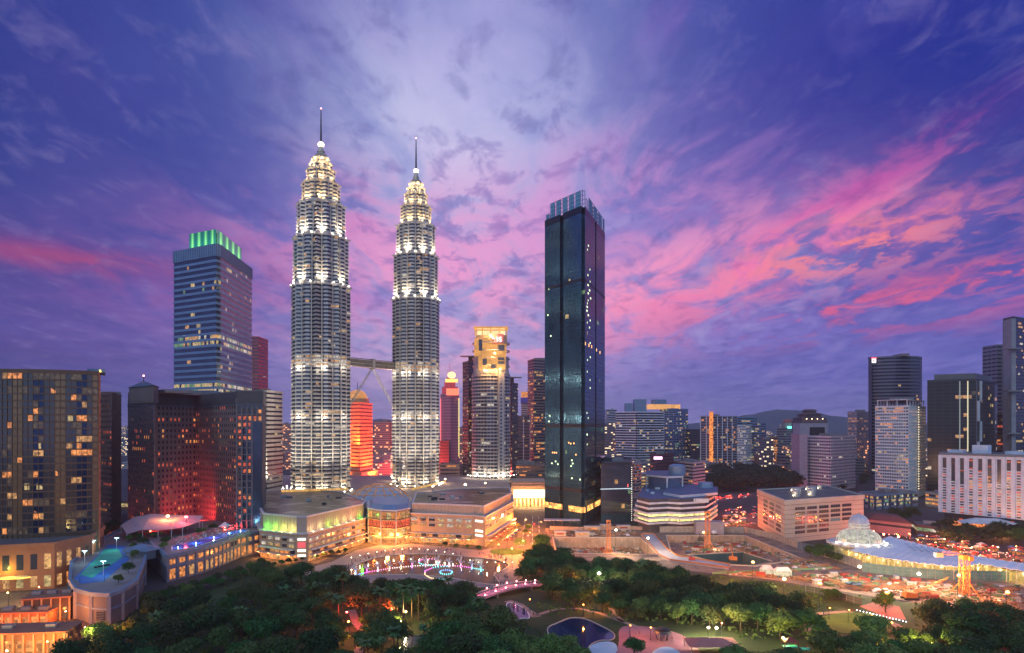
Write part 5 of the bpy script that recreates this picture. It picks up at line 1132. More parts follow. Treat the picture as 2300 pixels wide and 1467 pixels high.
    for k in range(10):
        a = R(180 + k * 20); x, y = cx + 36 * math.cos(a), cy + 30 * math.sin(a)
    for (px, Y, e) in ((845, 735, 1), (972, 760, 1), (1045, 780, 2.2), (1090, 800, 1), (700, 690, .8), (640, 690, .8), (905, 790, 1.2), (1000, 860, 1), (880, 900, 1.5)):
        x = WX(px, Y); L = thing('roof_floodlight', 'small warm floodlight standing on the mall roof deck', 'floodlight', (x, Y, 22), 'floodlights on the mall roof deck'); mb = MB(); mb.bar((x, Y, 22), (x, Y, 27), .25); mb.build('post', DARKM, L); mb = MB(); mb.ball((x, Y, 27.5), .7 * e ** .5); mb.build('lamp_head', lamp_mat('deck_lamp', (1, .72, .4), 35, False), L); point_light((x, Y - .5, 28.5), (1, .62, .32), 9000 * e, L, .6)
    # canopy and kiosks along the right-hand street side
    a, b = Vector(rw[2]), Vector(rw[3]); d = (b - a).normalized(); n = Vector((d.y, -d.x)); an = math.atan2(d.y, d.x)
    for k in range(6):
        p = a + d * (12 + k * 15) + n * 5; mb = MB(); mb.box(p.x, p.y, 4.6, 9, 6, .5, an); mb.build('entrance_canopy', mat('canopy_red', (.35, .10, .08), .6), T)
    # lettering on the street side wall: plain lit bar-like sign
    p = a + d * 60 + n * .4; mb = MB(); mb.box(p.x, p.y, 15.5, 7, .4, 3, an); mb.build('lit_sign', lamp_mat('advert_white', 0, 0), T)
    return T
mall()
# white branching light sculpture beside the nearer twin tower
T = thing('light_sculpture', 'white branching light sculpture at the left foot of the nearer twin tower', 'light sculpture', (*PX(646, 700), 22)); x, y = PX(646, 700); rr = random.Random(4)
mb = MB()
for k in range(9):
    a = R(20 + k * 17); p0 = Vector((x, y, 22)); p = p0
    for s in range(4): q = p + Vector((math.cos(a) * (1.4 + .5 * s), rr.uniform(-.5, .5), math.sin(a) * 2.4 + .6)); mb.bar(p, q, .45); p = q; a += rr.uniform(-.3, .3)
mb.build('light_branches', lamp_mat('sculpture_white', (1, .95, .9), 4, False), T)
# ================================================================= ground and setting
def GP(pts, z=0.0): return [G(x, y, 0) for x, y in pts]
PIT_A = [(1243, 1208), (1438, 1208), (1478, 1247), (1250, 1243)]
PIT_B = [(1497, 1204), (1672, 1204), (1800, 1256), (1700, 1272), (1620, 1269), (1512, 1251)]
SITE = [(1222, 1186), (1430, 1180), (1480, 1191), (1695, 1188), (1800, 1228), (1905, 1263), (2050, 1283), (2300, 1303), (2600, 1318), (2600, 1372), (2300, 1370), (2150, 1366), (2000, 1345), (1850, 1322), (1740, 1303), (1500, 1277), (1250, 1252)]
ASPH = mat('city_ground', (.055, .048, .05), .9, 0, .3, .02); GRASS = mat('park_grass', (.028, .055, .014), .95, 0, .45, .06, bump=.3)
mb = MB(); mb.sheet([(-30000, -2000), (30000, -2000), (30000, 40000), (-30000, 40000)], 0.0, [GP(PIT_A), GP(PIT_B)]); struct('ground', mb, ASPH)
mb = MB(); mb.sheet(GP(SITE), .02, [GP(PIT_A), GP(PIT_B)]); struct('building_site_ground', mb, mat('site_earth', (.46, .30, .20), .9, 0, .4, .11, col2=(.09, .08, .085), bump=.5))
PARK = [(-300, 1750), (-300, 1560), (150, 1475), (300, 1345), (420, 1345), (560, 1280), (640, 1268), (700, 1268), (780, 1292), (860, 1302), (930, 1300), (1060, 1322), (1130, 1300), (1180, 1262), (1215, 1246), (1247, 1256), (1500, 1281), (1740, 1307), (1850, 1326), (2000, 1349), (2150, 1370), (2600, 1376), (2600, 1750)]
mb = MB(); mb.sheet(GP(PARK), .02); struct('park_ground', mb, GRASS)
PAVE = mat('pink_paving', (.36, .27, .24), .8, 0, .2, .15); WATER = mat('lake_water', (.03, .03, .06), .10, .15, .3, .05, .8, bump=.10)
mb = MB(); mb.sheet(GP([(640, 1290), (745, 1262), (800, 1236), (850, 1225), (930, 1222), (1080, 1236), (1160, 1222), (1225, 1180), (1225, 1248), (1190, 1262), (1172, 1300), (1140, 1318), (1070, 1320), (1000, 1312), (870, 1308), (760, 1312), (700, 1300)]), .045); struct('lakeside_plaza', mb, PAVE)
LAKE = smooth([(776, 1288), (800, 1268), (850, 1251), (930, 1244), (1000, 1246), (1060, 1252), (1115, 1258), (1146, 1266), (1138, 1278), (1106, 1290), (1120, 1305), (1122, 1316), (1060, 1308), (1010, 1298), (940, 1292), (860, 1291), (800, 1296)], 1)
mb = MB(); mb.sheet(GP(LAKE), .07); struct('lake_water', mb, WATER)
mb = MB(); lk = GP(LAKE); mb.ring(offset(lk[::-1] if sum((lk[i][0]-lk[i-1][0])*(lk[i][1]+lk[i-1][1]) for i in range(len(lk))) > 0 else lk, .5), offset(lk[::-1] if sum((lk[i][0]-lk[i-1][0])*(lk[i][1]+lk[i-1][1]) for i in range(len(lk))) > 0 else lk, -.4), .03, .5); struct('lake_kerb', mb, CREAM)
ROADM = mat('road_asphalt', (.10, .085, .08), .75, 0, .2, .1)
mb = MB(); mb.sheet(GP([(1150, 1140), (1226, 1140), (1226, 1186), (1216, 1240), (1110, 1247), (1100, 1236), (1150, 1195)]), .075); struct('street', mb, ROADM)
mb = MB()
for k in range(7):
    for (a, b) in (((1178 + 2, 1160), (1172, 1225)), ((1196, 1160), (1196, 1228)), ((1210, 1160), (1212, 1230))):
        u0, u1 = k / 7, k / 7 + .09; p = G(a[0] + (b[0] - a[0]) * u0, a[1] + (b[1] - a[1]) * u0); q = G(a[0] + (b[0] - a[0]) * u1, a[1] + (b[1] - a[1]) * u1)
        mb.quad((p[0] - .25, p[1], .082), (q[0] - .25, q[1], .082), (q[0] + .25, q[1], .082), (p[0] + .25, p[1], .082))
struct('street_markings', mb, WHITE)
def ell(px, py, rx, ry, n=20): return [G(px + rx * math.cos(2 * math.pi * i / n), py - ry * math.sin(2 * math.pi * i / n)) for i in range(n)]
mb = MB(); mb.prism(ell(1140, 1240, 40, 7)[::1], .05, .25); struct('roundabout_lawn', mb, mat('lit_lawn', (.05, .15, .02), .95, 0, .3, .1))
mb = MB(); mb.prism(ell(1168, 1218, 14, 9), .05, .22); struct('roundabout_lawn', mb, MATS['lit_lawn'])
# roads at the left, round the hotel, and the far avenue
mb = MB(); mb.sheet(GP([(-300, 1345), (60, 1330), (150, 1310), (225, 1265), (290, 1215), (290, 1190), (330, 1190), (320, 1240), (215, 1320), (160, 1400), (310, 1410), (330, 1440), (120, 1475), (-300, 1580)]), .03); struct('hotel_road', mb, ROADM)
mb = MB(); mb.sheet(GP([(1420, 1190), (1480, 1185), (1700, 1160), (1760, 1140), (1800, 1105), (1795, 1060), (1806, 1060), (1830, 1100), (1800, 1125), (1700, 1112), (1600, 1135), (1560, 1118), (1700, 1090), (1800, 1085), (1800, 1098), (1640, 1125), (1420, 1180)][:8] + [(1826, 1095), (1812, 1118), (1700, 1180), (1480, 1190)]), .03); struct('road', mb, ROADM)
mb = MB(); mb.sheet(GP([(1600, 1112), (1700, 1096), (1830, 1086), (1834, 1096), (1700, 1110), (1610, 1128)]), .04); struct('avenue', mb, ROADM)
# distant hills
def hill(pts, Y, depth, name='hills'):
    mb = MB(); n = 60; rr = random.Random(3)
    def hh(px):
        for (a, b) in zip(pts, pts[1:]):
            if a[0] <= px <= b[0]: t = (px - a[0]) / (b[0] - a[0]); t = t * t * (3 - 2 * t); return ZA(a[1] + (b[1] - a[1]) * t, Y)
        return 0
    rows = []
    for j in range(9):
        f = math.sin(math.pi * j / 8); row = []
        for i in range(n + 1):
            px = pts[0][0] + (pts[-1][0] - pts[0][0]) * i / n; row.append((WX(px, Y), Y + (j - 4) / 4 * depth, max(-5, hh(px) * f * (1 + .02 * math.sin(px * .3 + j)) - 5)))
        rows.append(row)
    for j in range(8):
        for i in range(n): mb.quad(rows[j][i], rows[j][i + 1], rows[j + 1][i + 1], rows[j + 1][i])
    me = mb.mesh(name, mat('forested_hill', (.05, .07, .06), .95), True); tag(link(name, me), kind='structure')
hill([(1480, 955), (1600, 948), (1690, 930), (1745, 919), (1790, 921), (1850, 932), (1900, 938), (2000, 945), (2120, 955)], 9500, 1500)
hill([(560, 955), (650, 952), (800, 946), (860, 940), (900, 948), (1000, 955)], 9500, 1200)
# distant low city, building by building in the gaps
def far_mat(nm, c, e):
    m = bpy.data.materials.new(nm); m.use_nodes = True; t = NT(m.node_tree); b = t.n['Principled BSDF']; co = t.node('ShaderNodeTexCoord').outputs['Object']
    q = t.vm('MULTIPLY', co, (1 / 5, 1 / 5, 1 / 4.2)); fl = t.vm('FLOOR', q); fr = t.vm('FRACTION', q); wn = t.node('ShaderNodeTexWhiteNoise', noise_dimensions='3D'); t.l.new(fl, wn.inputs[0])
    s = t.node('ShaderNodeSeparateXYZ'); t.l.new(fr, s.inputs[0]); on = t.m('MULTIPLY', t.m('GREATER_THAN', s.outputs[2], .45), t.m('GREATER_THAN', wn.outputs[0], .82))
    g = t.node('ShaderNodeNewGeometry'); s2 = t.node('ShaderNodeSeparateXYZ'); t.l.new(g.outputs['Normal'], s2.inputs[0]); on = t.m('MULTIPLY', on, t.m('LESS_THAN', s2.outputs[2], .5))
    t.l.new(t.mix(t.m('GREATER_THAN', s.outputs[2], .45), (*c, 1), (*[x * .35 for x in c], 1)), b.inputs['Base Color']); b.inputs['Emission Color'].default_value = (*e, 1); t.l.new(t.m('MULTIPLY', on, 1.6), b.inputs['Emission Strength']); m.cycles.emission_sampling = 'NONE'; return m
FM = [far_mat('far_wall_pale', (.42, .38, .42), (1, .6, .3)), far_mat('far_wall_pink', (.5, .3, .28), (1, .4, .15)), far_mat('far_wall_grey', (.22, .22, .28), (1, .75, .45)), far_mat('far_wall_brick', (.30, .15, .12), (1, .35, .15))]
gaps = [(270, 292, 'between the brown apartment tower and the wide hotel', 10), (632, 660, 'just left of the nearer twin tower', 16), (830, 885, 'between the twin towers', 34), (1030, 1046, 'right of the stepped crown tower', 8), (1160, 1190, 'right of the clock tower', 8), (1362, 1390, 'right of the dark lattice-crowned skyscraper', 9),
        (1420, 1600, 'behind the maroon box tower', 18), (1540, 1580, 'behind the short dark tower', 8), (1715, 1800, 'near the green signed office tower', 26), (1855, 1910, 'right of the pagoda-roofed tower', 18), (1915, 1968, 'left of the big curved office tower', 16), (2066, 2090, 'right of the white condominium', 6), (2236, 2258, 'beside the right edge tower', 5)]
rr = random.Random(99)
for (x0, x1, where, n) in gaps:
    for k in range(n):
        Y = rr.choice((1300, 1500, 1800, 2200, 2800, 3500, 4500)) * rr.uniform(.9, 1.1); px = rr.uniform(x0, x1); w = rr.uniform(18, 42) * (1 + Y / 6000); h = rr.uniform(12, 50) if rr.random() < .75 else rr.uniform(60, 105)
        if 1420 <= x0 and x1 <= 1600: Y = rr.uniform(1050, 1350); h = rr.uniform(8, 26)
        if where.startswith('between the twin') and px < 845: h = min(h, 30)
        x = WX(px, Y); a = rr.uniform(-.5, .5)
        o = thing('distant_building', 'hazy distant city building ' + where, 'building', (x, Y, 0), 'distant city buildings ' + where, rz=a, world=False)
        mb = MB(); mb.box(0, 0, 0, w, w * .6, h); c = mb.mesh('wall', rr.choice(FM)); link('wall', c, o)
        mb = MB(); mb.box(w * .1, 0, h + .02, w * .35, w * .3, 4); link('roof_block', mb.mesh('roof_block', CONC), o)
# ================================================================= lamps
LAMPC = {'orange': (1, .27, .04), 'red': (1, .06, .04), 'white': (1, .76, .48), 'yellow': (1, .75, .22), 'pink': (1, .35, .4)}
_lamp = {}
def lamp(px, py, h, col, energy, label, name='street_lamp', cat='lamp', group=None, r=.45, arm=True):
    Y = (CAMZ - h) * F / (py - HY); x = WX(px, Y)
    L = thing(name, label, cat, (x, Y, 0), group)
    if h not in _lamp: mb = MB(); mb.cyl(0, 0, 0, h - .1, .16, .09, 8); mb.cyl(0, 0, 0, .5, .3, .2, 8); mb.bar((0, 0, h - .15), (0, -.9, h - .05), .12); _lamp[h] = mb.mesh('post', DARKM)
    link('post', _lamp[h], L, (0, 0, 0))
    key = (col, round(r, 2))
    if key not in _lamp: mb = MB(); mb.ball((0, 0, 0), r, 10, 6, sz=.7); _lamp[key] = mb.mesh('lamp_head', lamp_mat('lamp_' + col, LAMPC[col], {'white': 14, 'yellow': 7}.get(col, 5) if r > .3 else 3, False))
    link('lamp_head', _lamp[key], L, (0, -.9, h - .1))
    point_light((x, Y - .9, h + r + .15), LAMPC[col], energy * (2.6 if name == 'park_lamp' else 1), L, max(.3, r * .5)); return L
for i, (px, py, c, e, where) in enumerate(((780, 1374, 'red', 5000, 'between two palms left of centre'), (784, 1395, 'orange', 3500, 'just below the red palm lamp'), (880, 1368, 'red', 5000, 'under trees straight below the lake'), (912, 1373, 'yellow', 3500, 'beside the red lamp below the lake'), (1018, 1320, 'orange', 900, 'in trees right of the lake bottom'), (822, 1302, 'orange', 2200, 'at the left tip of the lake'),
        (1340, 1343, 'orange', 4200, 'alone in the trees right of the pink bridge'), (1310, 1357, 'orange', 700, 'small one left of the bright orange tree lamp'), (1590, 1408, 'white', 9000, 'left of the bright pair by the pink playground roof'), (1608, 1409, 'white', 9000, 'right of the bright pair by the pink playground roof'), (1757, 1431, 'yellow', 4000, 'over the blue play area at the bottom right'), (1980, 1450, 'orange', 6000, 'below the oval lawn'), (2068, 1447, 'yellow', 6500, 'among pale green trees at the bottom right'),
        (1862, 1364, 'orange', 1300, 'leftmost on the path round the oval lawn'), (1905, 1369, 'orange', 1300, 'second on the path round the oval lawn'), (1956, 1379, 'orange', 1300, 'third on the path round the oval lawn'), (2001, 1397, 'orange', 1300, 'at the right end of the path round the oval lawn'), (1415, 1403, 'orange', 1400, 'left one above the pink playground'), (1461, 1408, 'orange', 1400, 'right one above the pink playground'), (1745, 1366, 'orange', 1500, 'left one above the oval lawn trees'), (1783, 1367, 'orange', 1500, 'right one above the oval lawn trees'), (1279, 1303, 'orange', 3200, 'in the trees above the pink bridge end'), (1400, 1302, 'yellow', 1500, 'in the dark trees below the building site'), (2210, 1403, 'red', 5200, 'among the trees at the far right'), (2165, 1400, 'red', 2600, 'smaller one among the trees at the far right'), (900, 1395, 'yellow', 1800, 'by the palm trunks below the lake'), (735, 1352, 'orange', 1200, 'left of the red palm lamps'), (812, 1430, 'orange', 2200, 'on the path at the bottom left of the palms'), (1190, 1345, 'orange', 1000, 'under the right end of the pink bridge'), (1620, 1398, 'orange', 2500, 'behind the bright white pair'))):
    lamp(px, py, 6.0, c, e, '%s park lamp %s' % (c, where), 'park_lamp', 'lamp', r=.62 if e > 3000 else .42)
for i, (px, py, c, e, where) in enumerate(((1455, 1208, 'white', 42000, 'at the head of the site ramp'), (1690, 1262, 'orange', 60000, 'beside the deep pit'), (1929, 1272, 'white', 52000, 'at the corner of the green hoarding near the mosque'), (2062, 1288, 'white', 52000, 'in front of the white pleated roof'), (2151, 1292, 'orange', 60000, 'just left of the tall orange crane mast'), (1383, 1190, 'white', 20000, 'behind the left pit'), (1345, 1287, 'white', 14000, 'behind the trees below the left pit'), (1580, 1196, 'orange', 22000, 'on the hoarding behind the big pit'), (1760, 1300, 'yellow', 26000, 'beside the white site tents'), (2260, 1330, 'orange', 26000, 'at the far right of the site'), (1840, 1310, 'orange', 24000, 'among the stacked materials'), (1990, 1330, 'orange', 24000, 'over the front yard of the site'))):
    lamp(px, py, 13.0, c, e * 1.4, 'tall building site floodlight mast %s' % where, 'site_floodlight', 'floodlight', r=1.0)
for i, (px, py) in enumerate(((1158, 1166), (1180, 1168), (1216, 1172), (1160, 1190), (1190, 1196), (1213, 1205), (1140, 1206), (1175, 1215), (1120, 1222), (1150, 1232), (1205, 1228))):
    lamp(px, py, 9.0, 'orange', 36000, 'orange street lamp along the glowing street beside the mall', 'street_lamp', 'lamp', 'street lamps beside the mall')
for i, (px, py) in enumerate(((20, 1330), (90, 1318), (150, 1372), (60, 1400), (210, 1420), (-40, 1440), (262, 1408), (170, 1330), (20, 1460), (110, 1440))):
    lamp(px, py, 8.0, 'orange' if i % 4 else 'yellow', 15000, 'street lamp on the orange lit hotel road at the lower left', 'street_lamp', 'lamp', 'street lamps on the hotel road')
for i, (px, py) in enumerate(((230, 1225), (245, 1232), (262, 1240), (285, 1195), (255, 1200))):
    lamp(px, py, 8.0, 'red' if i > 2 else 'orange', 5000, 'small street lamp on the back road between bulging tower and wide hotel', 'street_lamp', 'lamp', 'street lamps on the back road')
for i in range(20):
    px, py = (790 + i * 19, 1262 - 24 * math.sin(math.pi * min(1, (i + 1) / 16)) + 6 * (i > 12))
    lamp(px, py - 6, 4.0, 'white', 420, 'small promenade lamp on the far lake shore', 'promenade_lamp', 'lamp', 'promenade lamps along the lake', r=.28)
rr = random.Random(12)
for i in range(24):
    px, py = rr.uniform(1560, 2290), rr.uniform(1138, 1200) if i > 8 else rr.uniform(1150, 1185)
    if px < 1935 and px > 1680: px = rr.uniform(1610, 1675); py = min(py, 1176)
    if px > 1935: py = rr.uniform(1222, 1262) if px > 2050 else 1200
    lamp(px, py, 8.0, 'orange' if i % 2 else 'red', 9000, 'orange street lamp on the roads behind the building site and mosque', 'street_lamp', 'lamp', 'street lamps behind the site')
# ================================================================= trees
BARK = mat('bark', (.07, .05, .035), .9)
LEAFM = [mat('foliage_dark', (.040, .085, .020), .75, 0, .45, .35, .3, obj_var=.9), mat('foliage_mid', (.065, .13, .026), .75, 0, .45, .35, .3, obj_var=.9), mat('foliage_light', (.11, .19, .04), .7, 0, .35, .35, .3, obj_var=.5), mat('palm_frond', (.075, .15, .04), .6, 0, .35, .5, .4, obj_var=.5)]
def crown_mesh(seed, Rr, Hh, z0, n, leaf, m, lobes=9):
    r = random.Random(seed); mb = MB(); L = []
    for k in range(lobes):
        a = 2 * math.pi * k / lobes + r.uniform(-.4, .4); d = Rr * r.uniform(.25, .68); L.append((d * math.cos(a), d * math.sin(a), z0 + Hh * r.uniform(.25, .75), Rr * r.uniform(.30, .5)))
    for k in range(3): L.append((r.uniform(-.2, .2) * Rr, r.uniform(-.2, .2) * Rr, z0 + Hh * r.uniform(.55, .85), Rr * r.uniform(.35, .5)))
    tot = sum(l[3] ** 2 for l in L)
    for (x, y, z, q) in L:
        for _ in range(int(n * q * q / tot)):
            u = Vector((r.gauss(0, 1), r.gauss(0, 1), r.gauss(0, 1))).normalized()
            if u.z < -.45 and r.random() < .7: continue
            p = Vector((x, y, z)) + Vector((u.x * q, u.y * q, u.z * q * .72)) * r.uniform(.62, 1.22)
            nn = (u + Vector((r.gauss(0, .5), r.gauss(0, .5), r.gauss(0, .5) + .3))).normalized(); t = nn.orthogonal().normalized(); t.rotate(Matrix.Rotation(r.uniform(0, 6.28), 3, nn)); b = nn.cross(t); s = leaf * r.uniform(.5, 1.15)
            mb.quad(tuple(p - t * s), tuple(p - b * s * .5), tuple(p + t * s), tuple(p + b * s * .5))
    return mb.mesh('crown', m)
def trunk_mesh(seed, h, rad, spread):
    r = random.Random(seed); mb = MB(); mb.cyl(0, 0, 0, h, rad, rad * .6, 8)
    for k in range(6): a = k * 1.05 + r.uniform(-.3, .3); mb.bar((0, 0, h * r.uniform(.7, .98)), (spread * math.cos(a), spread * math.sin(a), h + r.uniform(1.5, 4.5)), rad * .7, n=5)
    return mb.mesh('trunk', BARK)
def palm_mesh(seed, h):
    r = random.Random(seed); t = MB(); t.cyl(0, 0, 0, h, .32, .2, 8); mb = MB()
    for k in range(22):
        a = 2 * math.pi * k / 22 * 2.6 + r.uniform(-.2, .2); el = r.uniform(-.2, 1.1); L = r.uniform(3.2, 4.4); p = Vector((0, 0, h)); d = Vector((math.cos(a) * math.cos(el), math.sin(a) * math.cos(el), math.sin(el))); side = Vector((-math.sin(a), math.cos(a), 0))
        for s in range(5):
            q = p + d * L / 5; w = (1.0, 1.3, 1.2, .9, .5, .1)[s]; w2 = (1.0, 1.3, 1.2, .9, .5, .1)[s + 1]
            dr = Vector((0, 0, -.35))
            mb.quad(tuple(p), tuple(p + side * w * .8 + dr * w), tuple(q + side * w2 * .8 + dr * w2), tuple(q)); mb.quad(tuple(p), tuple(q), tuple(q - side * w2 * .8 + dr * w2), tuple(p - side * w * .8 + dr * w))
            p = q; d = (d + Vector((0, 0, -.28))).normalized()
    return t.mesh('trunk', BARK), mb.mesh('fronds', LEAFM[3])
BROAD = []
for k in range(12):
    lm = (0, 0, 1, 1, 0, 1, 1, 2, 2, 0, 1, 2)[k]; Rr = (8.5, 7.5, 8, 6.5, 9.5, 7, 5.5, 6.5, 7.5, 6, 9, 5)[k]; th = (5, 5.5, 4.5, 5, 6, 4.5, 4, 4.5, 5, 6.5, 5, 4)[k]
    BROAD.append((trunk_mesh(k, th, .42, Rr * .45), crown_mesh(k + 40, Rr, Rr * 1.05, th - 1, 3400, .66, LEAFM[lm], 8 + k % 5), lm))
PALMS = [palm_mesh(k, (9, 11, 12.5, 8)[k]) for k in range(4)]
ntree = [0]
def tree(x, y, z, kind, s, label, group, rz):
    t, c = (BROAD[kind][0], BROAD[kind][1]) if kind < 20 else PALMS[kind - 20]
    o = thing('palm_tree' if kind >= 20 else 'broadleaf_tree', label, 'palm tree' if kind >= 20 else 'tree', (x, y, z), group, rz, world=False); o.scale = (s, s, s * rng.uniform(.9, 1.1))
    link('trunk', t, o); link('fronds' if kind >= 20 else 'crown', c, o); ntree[0] += 1; return o
def inside(p, poly):
    c = False
    for i in range(len(poly)):
        a, b = poly[i - 1], poly[i]
        if (a[1] > p[1]) != (b[1] > p[1]) and p[0] < (b[0] - a[0]) * (p[1] - a[1]) / (b[1] - a[1]) + a[0]: c = not c
    return c
KEEP = [  # clearings, in ground points seen from the camera spot
    GP([(1205, 1455), (1230, 1385), (1300, 1375), (1400, 1398), (1440, 1440), (1400, 1560), (1200, 1560)]), GP([(1385, 1455), (1395, 1400), (1480, 1395), (1650, 1425), (1660, 1520), (1400, 1560)]),
    ell(1925, 1402, 130, 36), GP([(1860, 1345), (2040, 1352), (2050, 1400), (1990, 1395), (1860, 1366)]), GP([(1060, 1362), (1080, 1335), (1230, 1310), (1240, 1330), (1205, 1360), (1230, 1392), (1200, 1405), (1140, 1385)]), GP([(1110, 1290), (1180, 1265), (1185, 1300), (1150, 1330), (1120, 1325)]),
    GP([(755, 1362), (800, 1362), (845, 1480), (780, 1480)]), GP([(860, 1372), (930, 1372), (1000, 1450), (880, 1450)]), GP([(1640, 1440), (1830, 1440), (1860, 1520), (1640, 1520)]), GP([(1540, 1420), (1650, 1420), (1660, 1460), (1540, 1460)])]
REG = [
    ('below the wide hotel and the mall', GP([(315, 1400), (345, 1372), (430, 1372), (520, 1345), (590, 1302), (690, 1302), (770, 1318), (800, 1345), (800, 1520), (60, 1540), (140, 1500), (240, 1440)]), 11.0, (0, 1, 0, 4, 9, 2, 0, 1), 62),
    ('below the lake in the centre of the park', GP([(770, 1325), (870, 1335), (1000, 1345), (1075, 1372), (1130, 1405), (1160, 1440), (1140, 1520), (790, 1520), (800, 1350)]), 11.5, (0, 1, 0, 4, 20, 21, 2, 9, 22), 46),
    ('at the bottom edge below the blue pool', GP([(1090, 1450), (1200, 1470), (1320, 1500), (1310, 1560), (1080, 1560)]), 8.5, (7, 8, 11, 6, 23), 22),
    ('right of the lake up to the pink bridge', GP([(1140, 1300), (1185, 1270), (1222, 1258), (1250, 1300), (1245, 1345), (1200, 1345), (1160, 1322)]), 10.5, (0, 1, 9, 2, 5), 16),
    ('below the left pit of the building site', GP([(1222, 1262), (1300, 1290), (1430, 1292), (1500, 1312), (1500, 1370), (1400, 1378), (1260, 1372), (1245, 1330)]), 10.5, (0, 1, 4, 0, 9, 3), 40),
    ('below the big pit of the building site', GP([(1500, 1318), (1570, 1345), (1720, 1352), (1770, 1372), (1850, 1392), (1810, 1410), (1700, 1420), (1560, 1412), (1470, 1392)]), 10.5, (0, 0, 1, 4, 2), 36),
    ('round the pink playground', GP([(1330, 1380), (1470, 1385), (1560, 1408), (1540, 1440), (1440, 1425), (1420, 1395)]), 9.0, (7, 3, 6, 11, 8), 14),
    ('along the bottom right edge of the park', GP([(1640, 1440), (1700, 1425), (1800, 1425), (1870, 1445), (2010, 1450), (2100, 1470), (2120, 1560), (1620, 1560)]), 9.5, (2, 5, 7, 8, 3, 10), 30),
    ('in the dark wood at the far right', GP([(2040, 1418), (2095, 1398), (2190, 1392), (2330, 1395), (2450, 1400), (2500, 1550), (2120, 1560), (2060, 1460)]), 10.5, (0, 1, 0, 4, 9, 2), 44)]
rt = random.Random(4); placed = []
for (where, poly, sp, kinds, nmax) in REG:
    x0, x1 = min(p[0] for p in poly), max(p[0] for p in poly); y0, y1 = min(p[1] for p in poly), max(p[1] for p in poly); c = 0
    for _ in range(6000):
        if c >= nmax: break
        p = (rt.uniform(x0, x1), rt.uniform(y0, y1))
        if not inside(p, poly) or any(inside(p, k) for k in KEEP) or any((p[0] - q[0]) ** 2 + (p[1] - q[1]) ** 2 < (sp * .8) ** 2 for q in placed[-120:]): continue
        k = rt.choice(kinds); s = rt.uniform(.72, 1.1); placed.append(p); c += 1
        kindn = 'tall fan palm' if k >= 20 else ('dark green spreading tree', 'mid green leafy tree', 'pale green lit tree')[BROAD[k][2]]
        tree(p[0], p[1], 0, k, s, '%s %s' % (kindn, where), '%ss %s' % (kindn, where), rt.uniform(0, 6.28))
for i in range(22):
    u = i / 21; px = 335 + 265 * u; py = 1345 - 85 * u + (8 if i % 2 else 0) - 22 * math.sin(math.pi * u) * -1 * .3; x, y = G(px, py + 8); tree(x, y, 0, (1, 6, 3, 10)[i % 4], .5, 'small tree in the row below the curved terrace block', 'small trees below the curved terrace block', i)
# palms rising over the trees left of the red park lamps
for (px, py) in ((640, 1372), (668, 1380), (700, 1370), (728, 1362), (745, 1385), (760, 1400), (830, 1392), (855, 1398), (893, 1400), (905, 1402), (925, 1398), (940, 1392), (770, 1372), (540, 1420), (350, 1440), (1455, 1322), (1478, 1326), (1440, 1318)):
    x, y = G(px, py); tree(x, y, 0, 20 + rt.randrange(4), rt.uniform(1.0, 1.35), 'tall fan palm rising above the park trees', 'tall fan palms above the park', rt.uniform(0, 6))
for i, (px, py, k, s) in enumerate(((1105, 1500, 7, 1), (1140, 1485, 8, .9), (1170, 1510, 11, 1.1), (1200, 1490, 7, 1), (1235, 1505, 8, 1.05), (1270, 1490, 7, .95), (1300, 1505, 11, 1.1), (1085, 1470, 8, .9), (1120, 1545, 7, 1.1), (1185, 1545, 8, 1.1), (1250, 1540, 11, 1.2), (1150, 1455, 5, .8))): x, y = G(px, py); tree(x, y, 0, k, s, 'pale green lit tree in the bottom clump left of the dark blue pool', 'pale green trees left of the blue pool', i)
lone = [(1424, 1475, 3, .75, 'slender pale tree standing in front of the pink playground'), (1188, 1192, 7, .55, 'small pale tree in the middle of the orange street'), (1163, 1187, 6, .5, 'small street tree beside the mall end wall'), (1180, 1200, 5, .45, 'dark little tree on the street island'), (1216, 1245, 4, .9, 'round dark tree at the right side of the orange street'), (1150, 1238, 6, .3, 'tiny tree on the roundabout lawn'), (1988, 1375, 0, .75, 'round dark tree beside the red lit path'), (1860, 1348, 1, .55, 'left tree of a pair standing on the building site edge'), (1875, 1349, 1, .5, 'right tree of a pair standing on the building site edge'), (1905, 1345, 6, .3, 'very small tree on the building site edge')]
for (px, py, k, s, lab) in lone: x, y = G(px, py); tree(x, y, 0, k, s, lab, None, rt.uniform(0, 6))
for i, (px, py) in enumerate(((1820, 1252), (1835, 1256), (1850, 1258), (1865, 1262), (1842, 1248), (1880, 1266), (1860, 1250))): x, y = G(px, py); tree(x, y, 0, (0, 1, 4, 9)[i % 4], .62, 'dark tree in the clump between beige block and mosque', 'trees beside the mosque', i)
for i, (px, py) in enumerate(((235, 1212), (250, 1220), (265, 1210), (280, 1222), (245, 1235), (270, 1235), (290, 1228), (228, 1230), (255, 1200), (285, 1205))): x, y = G(px, py); tree(x, y, 0, (0, 1, 4, 9)[i % 4], .9, 'dark tree on the back road between bulging tower and wide hotel', 'trees on the back road', i)
for i, (px, py) in enumerate(((2010, 1168), (2030, 1172), (2048, 1170), (2160, 1208), (2172, 1205), (2185, 1212), (2146, 1214), (2232, 1218), (2250, 1222), (2268, 1225), (2290, 1225), (2285, 1215), (2240, 1212), (1935, 1085), (1948, 1088), (1942, 1080))): x, y = G(px, py); tree(x, y, 0, (0, 1, 4, 9, 21)[i % 5], .95, 'dark tree among the car parks in front of the white slab and condominium', 'trees behind the mosque', i)
